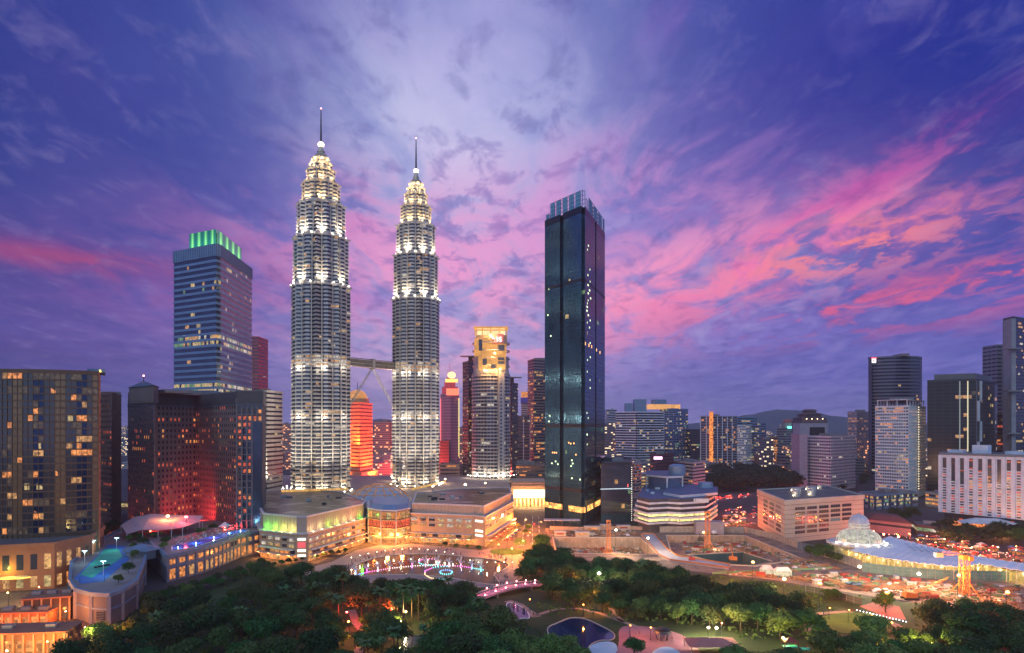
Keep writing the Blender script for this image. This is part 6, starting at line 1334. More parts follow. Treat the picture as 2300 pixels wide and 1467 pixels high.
for i, (px, Y) in enumerate(((300, 492), (312, 480), (290, 470), (330, 470), (322, 455), (300, 440), (304, 415), (298, 392), (288, 370), (266, 347), (345, 480), (362, 470), (372, 452), (368, 436), (455, 500), (467, 508), (478, 512), (445, 494))): tree(WX(px, Y), Y, 15 if px < 330 else 16, (1, 6, 11, 21)[i % 4], .5 if i % 4 != 3 else .5, 'small roof garden tree on the hotel terrace', 'roof garden trees on the hotel terrace', i)
for i in range(16):
    px = 600 + i * 16 if i < 12 else 1000 + (i - 12) * 25; py = 1276 - (i * 3.0 if i < 12 else 48 - (i - 12) * 3); x, y = G(px, py); tree(x, y, 0, (1, 6, 3)[i % 3], .36, 'small promenade tree in front of the mall', 'promenade trees in front of the mall', i)
for i, (px, py) in enumerate(((190, 1475), (215, 1468), (240, 1462), (265, 1455), (165, 1485), (130, 1500), (290, 1448))): x, y = G(px, py); tree(x, y, 0, (0, 9)[i % 2], .6, 'dark tree in the clump by the hotel road at the lower left', 'trees by the hotel road', i)
# far wood that reads as one mass
def far_wood(name, label, n, fn, s0):
    mb = MB(); r = random.Random(8)
    src = crown_mesh(500, 9, 11, 3, 420, 1.5, LEAFM[0]); vs = [v.co.copy() for v in src.vertices]; fs = [tuple(p.vertices) for p in src.polygons]
    for _ in range(n):
        x, y = fn(r); s = s0 * r.uniform(.8, 1.3); a = r.uniform(0, 6.28); M = Matrix.Rotation(a, 3, 'Z'); k = len(mb.v)
        for v in vs: w = M @ v * s; mb.v.append((w.x + x, w.y + y, w.z))
        for f in fs: mb.f.append(tuple(q + k for q in f)); mb.mi.append(0)
    tag(mb.build(name, mat('woodland_foliage', (.018, .036, .014), .8, 0, .4, .1)), label, 'woodland', kind='stuff')
def fw(r):
    px = r.uniform(1588, 1790); lo = 1108 - (px - 1588) * .03; hi = 1066 + max(0, (px - 1720) * .45); return G(px, r.uniform(hi, lo))
far_wood('woodland', 'dark wooded hill behind the red traffic of the avenue', 170, fw, 1.5)
def fw2(r): return G(r.uniform(2100, 2420), r.uniform(1192, 1225))
far_wood('shrubbery', 'dark planting at the foot of the white slab building', 40, fw2, .8)
def fw3(r): return G(r.uniform(1790, 1945) if r.random() < .5 else r.uniform(633, 660), r.uniform(1075, 1110))
far_wood('roadside_greenery', 'dark greenery between the distant blocks', 24, fw3, .8)
# low ground cover beneath the park trees
mb = MB(); r = random.Random(2)
for _ in range(9000):
    px, py = r.uniform(100, 2300), r.uniform(1290, 1560); p = G(px, py)
    if not inside(p, GP(PARK)) or any(inside(p, k) for k in KEEP) or inside(p, GP(LAKE)): continue
    s = r.uniform(.5, 1.3); a = r.uniform(0, 3.14); dx, dy = s * math.cos(a), s * math.sin(a); h = r.uniform(.3, 1.4)
    mb.quad((p[0] - dx, p[1] - dy, .05), (p[0] + dx, p[1] + dy, .05), (p[0] + dx * .7 + .2, p[1] + dy * .7, h), (p[0] - dx * .7, p[1] - dy * .7 + .2, h))
tag(mb.build('ground_cover', LEAFM[1]), 'low shrubs and ground cover under the park trees', 'shrubs', kind='stuff')
# ================================================================= mosque and its pleated roof
def mosque():
    cx, cy = WX(1929, 500), 500.0; WH = mat('mosque_white', (.66, .68, .70), .6); DG_ = lit('backlit_dome_glass', (.95, .95, .74), .62, 2.2, .5)
    T = thing('mosque', 'white mosque with a glowing ribbed glass dome and smaller dome on top', 'mosque', (cx, cy, 0))
    def octa(r, ph=22.5): return [(cx + r * math.cos(R(45 * i + ph)), cy + r * math.sin(R(45 * i + ph))) for i in range(8)]
    mb = MB(); mb.prism(octa(20), 0, 8); mb.build('prayer_hall', mat('mosque_cream', (.55, .48, .38), .7), T)
    for (a, b) in cells_of(octa(20.1), 3.6, True):
        A, B_ = Vector(a), Vector(b); p, q = A + (B_ - A) * .2, A + (B_ - A) * .8; mb = MB(); mb.quad((p.x, p.y, 1), (q.x, q.y, 1), (q.x, q.y, 6.8), (p.x, p.y, 6.8)); mb.build('hall_window', LY, T)
    mb = MB(); st = [(cx + (22.5 if i % 2 else 19.5) * math.cos(2 * math.pi * i / 32), cy + (22.5 if i % 2 else 19.5) * math.sin(2 * math.pi * i / 32)) for i in range(32)]; mb.prism(st, 8.05, 9.4); mb.build('scalloped_eaves', WH, T)
    mb = MB(); mb.prism(circle(cx, cy, 16.2, 32), 9.4, 11); mb.build('drum', WH, T)
    def dome(r, z, sz, m, n=24, rows=8, top=0.0):
        mb = MB(); 
        def P(i, j): t = top + (math.pi / 2 - top) * j / rows; return (cx + r * math.sin(t) * math.cos(2 * math.pi * i / n), cy + r * math.sin(t) * math.sin(2 * math.pi * i / n), z + r * sz * math.cos(t))
        for i in range(n):
            for j in range(rows): mb.quad(P(i, j), P(i, j + 1), P(i + 1, j + 1), P(i + 1, j))
        return mb, P
    mb, P = dome(15.2, 11, .62, None, top=.45); mb.build('main_dome', DG_, T)
    for i in range(12): mb = MB(); [mb.bar(P(i * 2, j), P(i * 2, j + 1), .55) for j in range(8)]; mb.build('dome_rib', WH, T)
    mb = MB(); mb.cyl(cx, cy, 19, 23.6, 7.2, 6.9, 24); mb.build('lantern_drum', lit('lantern_white', (1, .95, .85), .5, 1.4, .6), T)
    for z in (19, 21.2, 23.4): mb = MB(); mb.ring(circle(cx, cy, 7.5, 24), circle(cx, cy, 6.7, 24), z, z + .5); mb.build('lantern_ring', WH, T)
    mb, P = dome(6.9, 23.8, .95, None); mb.build('upper_dome', mat('pale_blue_dome', (.38, .46, .62), .35), T, smooth=True)
    for i in range(12): mb = MB(); [mb.bar(P(i * 2, j), P(i * 2, j + 1), .22) for j in range(8)]; mb.build('dome_rib', WH, T)
    mb = MB(); mb.bar((cx, cy, 30), (cx, cy, 32.5), .3); mb.build('finial', STEEL, T)
    for a in range(-170, 0, 24):
        x, y = cx + 18.5 * math.cos(R(a)), cy + 18.5 * math.sin(R(a)); mb = MB(); mb.ball((x, y, 9.9), .35); mb.build('dome_floodlight', lamp_mat('mosque_flood', (1, .95, .7), 20, False), T); point_light((x, y, 10.4), (1, .93, .75), 260, T)
    # pleated white roof with serrated front edge, carried on slim columns
    Rf = thing('pleated_canopy_roof', 'broad white pleated roof with a saw-toothed front and yellow lit hall beneath, right of the mosque dome', 'canopy roof', (*PX(2080, 470), 0)); z = 8.0
    RW = mat('white_roof_sheet', (.88, .92, .95), .5, 0, .06, .1)
    back = [(1996, 1208), (2050, 1222), (2110, 1237), (2170, 1250), (2230, 1260), (2330, 1275)]; front = [(1907, 1237), (1980, 1254), (2060, 1266), (2150, 1275), (2200, 1268), (2330, 1290)]
    def lerp(L, u): i = min(len(L) - 2, int(u * (len(L) - 1))); f = u * (len(L) - 1) - i; return (L[i][0] + (L[i + 1][0] - L[i][0]) * f, L[i][1] + (L[i + 1][1] - L[i][1]) * f)
    N = 44; mb = MB()
    for k in range(N):
        for s in range(6):
            def C(kk, ss, half):
                u = kk / N; bx = G(*lerp(back, u), z); fx = G(*lerp(front, u), z); v = ss / 6; zz = z + (.35 if (ss + (1 if half else 0)) % 2 == 0 else 0) + (.55 if kk % 2 else 0) + (1 - v) * .8; return (bx[0] + (fx[0] - bx[0]) * v, bx[1] + (fx[1] - bx[1]) * v, zz)
            mb.quad(C(k, s, 0), C(k, s + 1, 0), C(k + 1, s + 1, 0), C(k + 1, s, 0))
    me = mb.mesh('roof_sheet', RW); o = link('roof_sheet', me, Rf); sm = o.modifiers.new('thickness', 'SOLIDIFY'); sm.thickness = .35
    TG = mat('teal_skylight', (.06, .25, .30), .3)
    for a in range(5):
        for b in range(6):
            x, y = G(2035 + a * 17 + b * 4, 1230 + a * 3.2 + b * 3.2, z); mb = MB(); mb.quad((x - 1.6, y - .5, 11.0), (x + .4, y - 1.0, 11.0), (x + 1.6, y + .5, 11.0), (x - .4, y + 1, 11.0)); mb.build('skylight', TG, Rf)
    for k in range(30):
        p = G(*lerp(front, k / 29), z); mb = MB(); mb.bar((p[0], p[1] + .8, 0), (p[0], p[1] + .8, z), .45); mb.bar((p[0], p[1] + .8, z - 3), (p[0] + 2.2, p[1] - .6, z + .2), .25); mb.build('column', mat('cream_column', (.6, .52, .36), .6), Rf)
    fr = [G(*lerp(front, k / 12), z) for k in range(13)]; hb = [(p[0], p[1] + 9) for p in fr]
    for k in range(12):
        a, b = hb[k], hb[k + 1]; mb = MB(); mb.quad((a[0], a[1], .1), (b[0], b[1], .1), (b[0], b[1], 7), (a[0], a[1], 7)); mb.build('lit_hall_wall', lit('hall_amber', (1, .62, .14), .75, 3, .4), Rf)
        point_light(((a[0] + b[0]) / 2, (a[1] + b[1]) / 2 - 5, 5.5), (1, .72, .25), 2600, Rf, .8)
mosque()
# ================================================================= park water, bridge, play areas
def wsheet(name, pts, z, m): mb = MB(); mb.sheet(GP(pts), z); return struct(name, mb, m)
def kerb(name, pts, z, m, w=.6, h=.5):
    q = GP(pts)
    if sum((q[i][0] - q[i - 1][0]) * (q[i][1] + q[i - 1][1]) for i in range(len(q))) > 0: q = q[::-1]
    mb = MB(); mb.ring(offset(q, w), q, .04, h); return struct(name, mb, m)
NAVY = mat('navy_pool_water', (.008, .02, .09), .08, 0, .25, .05, .8, bump=.05); PALE = mat('pale_pool_floor', (.38, .62, .74), .5)
st = smooth([(1140, 1352), (1165, 1360), (1185, 1375), (1190, 1391), (1172, 1388), (1155, 1396), (1133, 1388), (1152, 1378), (1138, 1366)])
wsheet('stream_water', st, .06, NAVY); kerb('stream_kerb', st, 0, WHITE, .5, .35)
lp = smooth([(1228, 1410), (1258, 1398), (1280, 1388), (1310, 1389), (1340, 1402), (1382, 1424), (1376, 1440), (1345, 1438), (1320, 1452), (1312, 1480), (1250, 1500), (1215, 1500), (1235, 1430)])
wsheet('pool_water', lp, .06, NAVY); kerb('pool_kerb', lp, 0, CREAM, .5, .4)
wsheet('paddling_pool', smooth([(1318, 1456), (1345, 1441), (1385, 1442), (1388, 1470), (1330, 1500), (1310, 1500)]), .08, PALE)
wsheet('paddling_pool', smooth([(1462, 1464), (1492, 1450), (1525, 1460), (1540, 1490), (1460, 1490)]), .08, PALE)
wsheet('pond_water', [(905, 1432), (950, 1426), (992, 1425), (985, 1436), (940, 1450), (890, 1470)], .06, NAVY)
PLAY = mat('pink_play_surface', (.36, .17, .20), .8, 0, .2, .1)
wsheet('playground_surface', smooth([(1388, 1418), (1400, 1405), (1450, 1407), (1500, 1414), (1550, 1434), (1600, 1500), (1375, 1500), (1392, 1440)]), .05, PLAY)
PATHM = mat('park_path', (.30, .23, .20), .85, 0, .2, .2)
def path(pts, w, name='park_path'):
    q = [Vector(G(*p)) for p in pts]; mb = MB(); L = []; Rr = []
    for i, p in enumerate(q):
        d = (q[min(i + 1, len(q) - 1)] - q[max(i - 1, 0)]).normalized(); n = Vector((-d.y, d.x)) * w / 2; L.append(p + n); Rr.append(p - n)
    for i in range(len(q) - 1): mb.quad((Rr[i].x, Rr[i].y, .055), (Rr[i + 1].x, Rr[i + 1].y, .055), (L[i + 1].x, L[i + 1].y, .055), (L[i].x, L[i].y, .055))
    struct(name, mb, PATHM)
path([(1140, 1350), (1165, 1358), (1185, 1372), (1206, 1386)], 5); path([(1205, 1382), (1250, 1368), (1300, 1367), (1350, 1378), (1395, 1395), (1430, 1408)], 3); path([(1372, 1365), (1378, 1380), (1400, 1397)], 3)
path([(805, 1467), (815, 1440), (818, 1420), (800, 1400), (790, 1370)], 4); path([(1130, 1322), (1145, 1300), (1125, 1290), (1120, 1280), (1150, 1270)], 6); path([(1818, 1420), (1812, 1395), (1840, 1378), (1900, 1374), (1960, 1384), (2010, 1402), (2030, 1418)], 4)
mb = MB(); mb.prism(ell(1918, 1400, 84, 24), .03, .18); struct('oval_lawn', mb, mat('lit_lawn', 0))
wsheet('red_lit_terrace', [(1930, 1362), (1965, 1352), (2020, 1362), (2035, 1392), (2000, 1392)], .05, mat('red_lit_path', (.42, .12, .09), .8))  # red lamplight on the path put into its surface colour
rr = random.Random(77)
for i in range(16):
    u = i / 15; x, y = G(1925 + 110 * u, 1372 + 26 * u); o = thing('ground_light', 'tiny white ground light along the terrace edge by the oval lawn', 'ground light', (x, y, .05), 'ground lights by the oval lawn', world=False); mb = MB(); mb.ball((0, 0, .3), .22); link('lamp_head', mb.mesh('lamp_head', lamp_mat('tiny_white', (.7, .9, 1), 10, False)), o)
point_light((G(1985, 1376)[0], G(1985, 1376)[1], 6), (1, .05, .04), 9000)

def bridge():
    a, b = Vector((*G(1068, 1349), 2.5)), Vector((*G(1222, 1316), 2.5)); d = (b - a).normalized(); n = Vector((-d.y, d.x, 0)); L = (b - a).length; an = math.atan2(d.y, d.x)
    T = thing('footbridge', 'pink lit footbridge with red lamps crossing the park stream', 'bridge', ((a.x + b.x) / 2, (a.y + b.y) / 2, 0)); PB = mat('bridge_pink', (.50, .26, .30), .6)
    mb = MB()
    for k in range(16):
        u0, u1 = k / 16, (k + 1) / 16; z0, z1 = 1.2 + 2.4 * math.sin(math.pi * u0), 1.2 + 2.4 * math.sin(math.pi * u1); p, q = a + d * L * u0, a + d * L * u1; w = n * 4
        P = [(p - w, z0), (q - w, z1), (q + w, z1), (p + w, z0)]; mb.quad(*[(v.x, v.y, z) for v, z in P]); mb.quad(*[(v.x, v.y, z - .8) for v, z in reversed(P)]); mb.quad(*[(v.x, v.y, z) for v, z in ((p - w, z0 - .8), (q - w, z1 - .8), (q - w, z1), (p - w, z0))]); mb.quad(*[(v.x, v.y, z) for v, z in ((q + w, z1 - .8), (p + w, z0 - .8), (p + w, z0), (q + w, z1))])
    mb.build('deck', PB, T)
    for s in (-1, 1):
        mb = MB()
        for k in range(16):
            u0, u1 = k / 16, (k + 1) / 16; p, q = a + d * L * u0 + n * 3.9 * s, a + d * L * u1 + n * 3.9 * s; z0, z1 = 2.3 + 2.4 * math.sin(math.pi * u0), 2.3 + 2.4 * math.sin(math.pi * u1); mb.bar((p.x, p.y, z0), (q.x, q.y, z1), .18); mb.bar((p.x, p.y, z0 - .5), (q.x, q.y, z1 - .5), .08); mb.bar((p.x, p.y, z0 - 1.1), (p.x, p.y, z0), .12)
        mb.build('railing', WHITE, T)
        for k in range(7):
            u = (k + .5) / 7; p = a + d * L * u + n * 3.9 * s; z = 2.8 + 2.4 * math.sin(math.pi * u); mb = MB(); mb.ball((p.x, p.y, z), .38); mb.build('red_lamp', lamp_mat('bridge_lamp', (1, .25, .25), 16, False), T); point_light((p.x, p.y - .2, z + .7), (1, .2, .3), 420, T, .3)
    for u in (.25, .75): p = a + d * L * u; mb = MB(); mb.box(p.x, p.y, 0, 1, 7, 2.5, an); mb.build('pier', CONC, T)
bridge()
# fountains
JET = mat('falling_water', (.7, .7, .72), .5)
fx = [(799, 1286, 'blue'), (824, 1283, 'magenta'), (849, 1279, 'pale'), (875, 1277, 'amber'), (901, 1274, 'amber'), (926, 1271, 'magenta'), (956, 1269, 'pink'), (984, 1268, 'cyan'), (1009, 1269, 'pale'), (1035, 1271, 'pink'), (1060, 1274, 'blue'), (1080, 1279, 'cyan')]
FC = {'blue': (.2, .45, 1), 'magenta': (1, .15, .7), 'pale': (1, .8, .75), 'amber': (1, .65, .3), 'pink': (1, .3, .6), 'cyan': (.15, .9, .9)}
for i, (px, py, c) in enumerate(fx):
    x, y = G(px, py); lab = '%s lit fountain jet, number %d from the left of the curved row on the lake' % (c, i + 1); T = thing('fountain_jet', lab, 'fountain', (x, y, .07), 'fountain jets on the lake'); mb = MB(); r = random.Random(i)
    for k in range(7):
        a = k * .9; s = .15 + .12 * k; p = Vector((x, y, .1)); v = Vector((math.cos(a) * s, math.sin(a) * s, 2.2 - .1 * k))
        for t in range(5): q = p + v * (1.1 if i in (5, 6, 7, 9) else .85); mb.bar(p, q, .28 + .10 * t, n=5); p = q; v = v + Vector((0, 0, -.52))
    mb.build('water_plume', JET, T); mb = MB(); mb.cyl(x, y, .08, .25, .5, None, 8); mb.build('nozzle_light', lamp_mat('nozzle_' + c, FC[c], 4, False), T); point_light((x, y - 1.0, 1.0), FC[c], 90, T, .3)
dots = []
def curve(pts, n, cols):
    for k in range(n):
        u = k / (n - 1) * (len(pts) - 1); i = min(len(pts) - 2, int(u)); f = u - i; a, b = pts[i], pts[i + 1]; dots.append((a[0] + (b[0] - a[0]) * f, a[1] + (b[1] - a[1]) * f, cols[int(k / n * len(cols))]))
curve([(793, 1294), (830, 1285), (880, 1277), (930, 1272), (985, 1270), (1040, 1273), (1085, 1281)], 60, ['blue', 'magenta', 'pink', 'pale', 'pale', 'pale', 'pink', 'magenta', 'cyan'])
curve([(940 + 24 + 24 * math.cos(t), 1263 - 7 * math.sin(t)) for t in [x * .5 for x in range(14)]], 26, ['pink', 'magenta', 'cyan', 'pale'])
curve([(1010, 1272), (975, 1275), (955, 1283), (954, 1292), (966, 1299), (985, 1302), (1010, 1301)], 34, ['cyan', 'magenta', 'amber', 'amber', 'cyan'])
curve([(1002 + 14 * math.cos(t), 1286 - 5 * math.sin(t)) for t in [x * .5 for x in range(14)]], 20, ['blue', 'cyan'])
_d = {}
for (px, py, c) in dots:
    if c not in _d: mb = MB(); mb.ball((0, 0, 0), .38, 8, 5); _d[c] = mb.mesh('water_light', lamp_mat('water_light_' + c, FC[c], 2.2, False))
    x, y = G(px, py); o = link('water_light', _d[c], None, (x, y, .3)); tag(o, '%s dot of light in the fountain light curves on the lake' % c, 'light', '%s water lights on the lake' % c)
# ================================================================= people
def person_mesh():
    me = bpy.data.meshes.new('person_src'); V = [(0, 0, .95), (0, 0, 1.2), (0, 0, 1.42), (0, .0, 1.52), (0, -.02, 1.66), (-.1, 0, .9), (-.12, .02, .5), (-.12, -.04, .05), (.1, 0, .9), (.12, -.08, .5), (.12, .05, .05), (-.2, 0, 1.4), (-.26, .02, 1.12), (-.24, -.1, .88), (.2, 0, 1.4), (.27, 0, 1.12), (.25, -.12, .9)]
    E = [(0, 1), (1, 2), (2, 3), (3, 4), (0, 5), (5, 6), (6, 7), (0, 8), (8, 9), (9, 10), (2, 11), (11, 12), (12, 13), (2, 14), (14, 15), (15, 16)]
    me.from_pydata(V, E, []); o = bpy.data.objects.new('person_src', me); COL.objects.link(o); md = o.modifiers.new('skin', 'SKIN'); rad = [.15, .15, .16, .06, .11, .1, .08, .05, .1, .08, .05, .07, .05, .04, .07, .05, .04]
    for i, sv in enumerate(me.skin_vertices[0].data): sv.radius = (rad[i], rad[i] * .85); sv.use_root = (i == 0)
    dg = bpy.context.evaluated_depsgraph_get(); dg.update(); m2 = bpy.data.meshes.new_from_object(o.evaluated_get(dg)); bpy.data.objects.remove(o); return m2
pm = person_mesh(); PM = []
for nm, c in (('dark_clothes', (.03, .03, .04)), ('red_clothes', (.3, .05, .05)), ('pale_clothes', (.5, .48, .45)), ('blue_clothes', (.06, .1, .25))): m2 = pm.copy(); m2.materials.clear(); m2.materials.append(mat(nm, c, .8)); m2.name = 'person'; PM.append((m2, nm.split('_')[0]))
rr = random.Random(21)
for i in range(170):
    u = rr.random()
    if i < 130: px = 770 + 370 * u; t = (px - 770) / 370; py = 1284 - 46 * math.sin(math.pi * min(1, t * 1.25)) ** .8 if t < .8 else 1246 + (t - .8) * 80; py += rr.uniform(-6, 3); py = max(py, 1232)
    elif i < 150: px = 1116 + 20 * u; py = 1292 + 30 * rr.random(); px += rr.uniform(-6, 6)
    elif i < 160: px = 1090 + 120 * u; py = 1345 - 26 * u
    else: px, py = 1150 + 50 * u, 1362 + 22 * u
    if inside(G(px, py), GP(LAKE)): py -= 14
    x, y = G(px, py); m2, cn = PM[rr.choice((0, 0, 0, 1, 2, 3))]; z = .05
    if 150 <= i < 160: z = 1.2 + 2.4 * math.sin(math.pi * (px - 1068) / 154)
    o = link('person', m2, None, (x, y, z)); o.rotation_euler.z = rr.uniform(0, 6.28); o.scale = (1, 1, rr.uniform(.92, 1.08)); w = 'walking on the pink footbridge' if 150 <= i < 160 else ('on the path beside the stream' if i >= 160 else ('at the right bank of the lake' if i >= 130 else 'in the crowd watching the fountain from the far lake shore'))
    tag(o, 'person in %s clothes %s' % (cn, w), 'person', 'people in %s clothes %s' % (cn, w))
for i in range(34):
    px, py = rr.choice(((1420, 1425), (1480, 1420), (1445, 1440), (1520, 1440), (1300, 1370), (1390, 1395), (1160, 1362), (1860, 1378), (1930, 1380), (1125, 1300), (1140, 1235), (1180, 1225))); px += rr.uniform(-22, 22); py += rr.uniform(-5, 5); x, y = G(px, py); m2, cn = PM[rr.choice((0, 1, 2, 3))]
    o = link('person', m2, None, (x, y, .06)); o.rotation_euler.z = rr.uniform(0, 6); tag(o, 'person in %s clothes strolling on the park paths and play area' % cn, 'person', 'people in %s clothes strolling in the park' % cn)
# ================================================================= cars
def car_parts(bodycol, nm):
    b = MB(); W_ = .9
    prof = [(-2.2, .35), (-2.25, .75), (-1.9, .95), (-1.3, 1.0), (-.8, 1.42), (.7, 1.45), (1.35, 1.0), (2.1, .88), (2.25, .6), (2.2, .35)]
    n = len(prof)
    for s, k in ((-1, 0), (1, n)): b.v += [(x, s * W_ * (.8 if z > 1.2 else 1), z) for x, z in prof]
    for i in range(n): j = (i + 1) % n; b.f.append((i, n + i, n + j, j)); b.mi.append(0)
    b.f += [tuple(range(n)), tuple(range(2 * n - 1, n - 1, -1))]; b.mi += [0, 0]
    g = MB(); g.box(-.05, 0, 1.02, 1.9, 1.62, .34); w = MB()
    for x in (-1.4, 1.4):
        for s in (-1, 1): w.v.clear; 
    parts = [('body', b.mesh('body', mat('car_' + nm, bodycol, .3, .2)), (0, 0, 0)), ('windows', g.mesh('windows', GLASS), (0, 0, 0))]
    wh = MB(); k = 10; wh.v = [(.33 * math.cos(6.283 * i / k), s, .33 + .33 * math.sin(6.283 * i / k)) for s in (-.12, .12) for i in range(k)]; wh.f = [tuple(range(k)), tuple(range(2 * k - 1, k - 1, -1))] + [(i, (i + 1) % k, k + (i + 1) % k, k + i) for i in range(k)]; wh.mi = [0] * len(wh.f); wm = wh.mesh('wheel', DARKM)
    for x in (-1.4, 1.4):
        for s in (-.85, .85): parts.append(('wheel', wm, (x, s, 0)))
    hl = MB(); hl.box(0, 0, 0, .1, .35, .2); hm = hl.mesh('headlight', lamp_mat('headlight', (1, .9, .7), 10, False)); tm = hl.mesh('taillight', lamp_mat('taillight', (1, .05, .03), 14, False))
    for s in (-.6, .6): parts.append(('headlight', hm, (2.26, s, .6))); parts.append(('taillight', tm, (-2.28, s, .7)))
    return parts
CARS = {n: car_parts(c, n) for n, c in (('white', (.6, .6, .6)), ('black', (.02, .02, .025)), ('red', (.35, .03, .03)), ('silver', (.35, .36, .38)), ('blue', (.04, .08, .25)))}
def car(x, y, rz, col, label, group, light=0):
    o = thing('parked_car' if 'parked' in label else 'car', label, 'car', (x, y, .09), group, rz, world=False)
    for nm, me, lo in CARS[col]: link(nm, me, o, lo)
    if light: l = point_light((-3.6, 0, .8), (1, .06, .03), light, o, .5)
rr = random.Random(5)
for i in range(60):
    u = rr.random(); lane = rr.choice((0, 1, 2)); px = 1606 + 200 * u; py = 1120 - 20 * u - 2.5 + lane * 3.2; x, y = G(px, py); c = rr.choice(list(CARS)); car(x, y, R(60 + 20 * u) if lane < 2 else R(-110), c, '%s car in the red traffic queue on the far avenue' % c, '%s cars on the far avenue' % c, 2600 if i % 2 == 0 else 0)
for i in range(26):
    u = rr.random(); px, py = 1800 + rr.uniform(-3, 14) + 14 * u, 1062 + 40 * u; x, y = G(px, py); c = rr.choice(list(CARS)); car(x, y, R(90 if i % 2 else -90), c, '%s car on the long road leading away near the plain slab tower' % c, '%s cars on the road leading away' % c, 2600 if i % 3 == 0 else 0)
for i in range(15):
    u = i / 14; x, y = G(1137 + 27 * u, 1213 - 22 * u); c = rr.choice(list(CARS)); car(x, y, R(40), c, '%s car parked in the row beside the mall end wall' % c, '%s cars parked beside the mall' % c)
for (px, py, c, rz, lab) in ((1148, 1213, 'red', 70, 'red car driving on the street beside the mall'), (1186, 1205, 'white', 85, 'white car driving up the orange street'), (1200, 1178, 'black', 92, 'black car at the far end of the orange street'), (1170, 1228, 'silver', 10, 'silver car rounding the roundabout lawn'), (1213, 1238, 'white', 60, 'white car parked under the trees at the right kerb')): x, y = G(px, py); car(x, y, R(rz), c, lab, None, 900)
for i in range(18):
    px, py = rr.uniform(1640, 1700), rr.uniform(1140, 1182); x, y = G(px, py); c = rr.choice(list(CARS)); car(x, y, rr.uniform(0, 6), c, '%s car on the crossing left of the beige office block' % c, '%s cars on the crossing' % c, 1500 if i % 3 == 0 else 0)
for i in range(9):
    px, py = rr.uniform(-40, 280), rr.uniform(1345, 1440); x, y = G(px, py)
    if inside(G(px, py), GP([(140, 1280), (340, 1280), (340, 1420), (140, 1400)])): continue
    c = rr.choice(list(CARS)); car(x, y, rr.uniform(0, .6), c, '%s car on the orange lit hotel road' % c, '%s cars on the hotel road' % c)
# ================================================================= building site
def pit(name, pts, depth, label, wallm, hole=None):
    q = GP(pts)
    if sum((q[i][0] - q[i - 1][0]) * (q[i][1] + q[i - 1][1]) for i in range(len(q))) > 0: q = q[::-1]
    T = thing(name, label, 'pit', (sum(p[0] for p in q) / len(q), sum(p[1] for p in q) / len(q), -depth)); mb = MB()
    mb.sheet(q, -depth, [hole] if hole else []); mb.build('pit_floor', mat('site_earth', 0), T)
    mb = MB(); mb.prism(q, -depth, 0, top=False, bot=False); mb.build('retaining_wall', wallm, T)
    mb = MB(); mb.ring(offset(q, .9), q, -.02, .7); mb.build('capping_beam', CREAM, T)
    k = 0
    for (a, b) in cells_of(q, 3.5):
        if k > 95: break
        m_ = Vector(a); mb = MB(); mb.box(m_.x, m_.y, -depth + .01, .7, .7, depth - .1); mb.build('soldier_pile', mat('pile_concrete', (.36, .28, .22), .8), T); k += 1
    return T
PW = mat('retaining_concrete', (.42, .33, .26), .85, 0, .35, .15)
pit('left_excavation', PIT_A, 9, 'left building pit with ribbed retaining wall and red props', PW)
hole = [G(x, y, -6) for x, y in [(1545, 1247), (1668, 1241), (1735, 1262), (1690, 1272), (1625, 1268)]]
pit('main_excavation', PIT_B, 6, 'big building pit with beige retaining walls between white complex and beige block', PW, hole)
hq = hole[::-1] if sum((hole[i][0] - hole[i - 1][0]) * (hole[i][1] + hole[i - 1][1]) for i in range(len(hole))) > 0 else hole
T = thing('deep_excavation', 'dark deeper shaft with teal sheeting inside the big building pit', 'pit', (*PX(1640, 490), -16)); mb = MB(); mb.sheet(hq, -16); mb.build('shaft_floor', CONC, T); mb = MB(); mb.prism(hq, -16, -6, top=False, bot=False); mb.build('shaft_wall', mat('teal_sheeting', (.04, .10, .11), .8), T); mb = MB(); mb.ring(offset(hq, .7), hq, -6.1, -5.4); mb.build('capping_beam', CREAM, T)
T = thing('site_ramp', 'pale concrete access ramp bending down between the two pits', 'ramp', (*G(1480, 1225), 0)); mb = MB(); rp = [(1440, 1203), (1468, 1202), (1500, 1238), (1520, 1252), (1640, 1272), (1636, 1280), (1505, 1262), (1480, 1250)]; q = GP(rp); q = q[::-1] if sum((q[i][0] - q[i - 1][0]) * (q[i][1] + q[i - 1][1]) for i in range(len(q))) > 0 else q; mb.prism(q, .05, 1.1); mb.build('deck', mat('ramp_concrete', (.40, .40, .46), .8), T); mb = MB(); mb.ring(offset(q, .1), offset(q, -.3), 1.15, 2.1); mb.build('guard_rail', mat('rail_orange', (.5, .2, .06), .6), T)
# hoarding fences
def hoarding(pts, h, m, label, step=4.0):
    q = [Vector(G(*p)) for p in pts]; T = thing('hoarding_fence', label, 'fence', (q[0].x, q[0].y, 0)); mb = MB(); pst = MB(); c = 0
    for a, b in zip(q, q[1:]):
        d = (b - a); L = d.length; d.normalize(); an = math.atan2(d.y, d.x); n = Vector((d.y, -d.x)); k = max(1, int(L / step)); m_ = (a + b) / 2; mb.box(m_.x, m_.y, .05, L, .15, h, an)
        for j in range(k):
            p = a + (b - a) * j / k + n * .18
            if c < 90: ps = MB(); ps.box(p.x, p.y, .05, .22, .2, h + .25, an); ps.build('post', CONC, T)
            c += 1
        ps = MB()
        for z in (h * .33, h * .67, h): ps.bar((a + n * .15).to_3d() + Vector((0, 0, z)), (b + n * .15).to_3d() + Vector((0, 0, z)), .12)
        ps.build('rail', CONC, T)
    mb.build('panel', m, T)
HG = mat('hoarding_grey', (.34, .34, .32), .7, 0, .3, .4); HT = mat('hoarding_teal', (.10, .20, .20), .7, 0, .3, .3); HB = mat('hoarding_blue', (.06, .14, .24), .7)
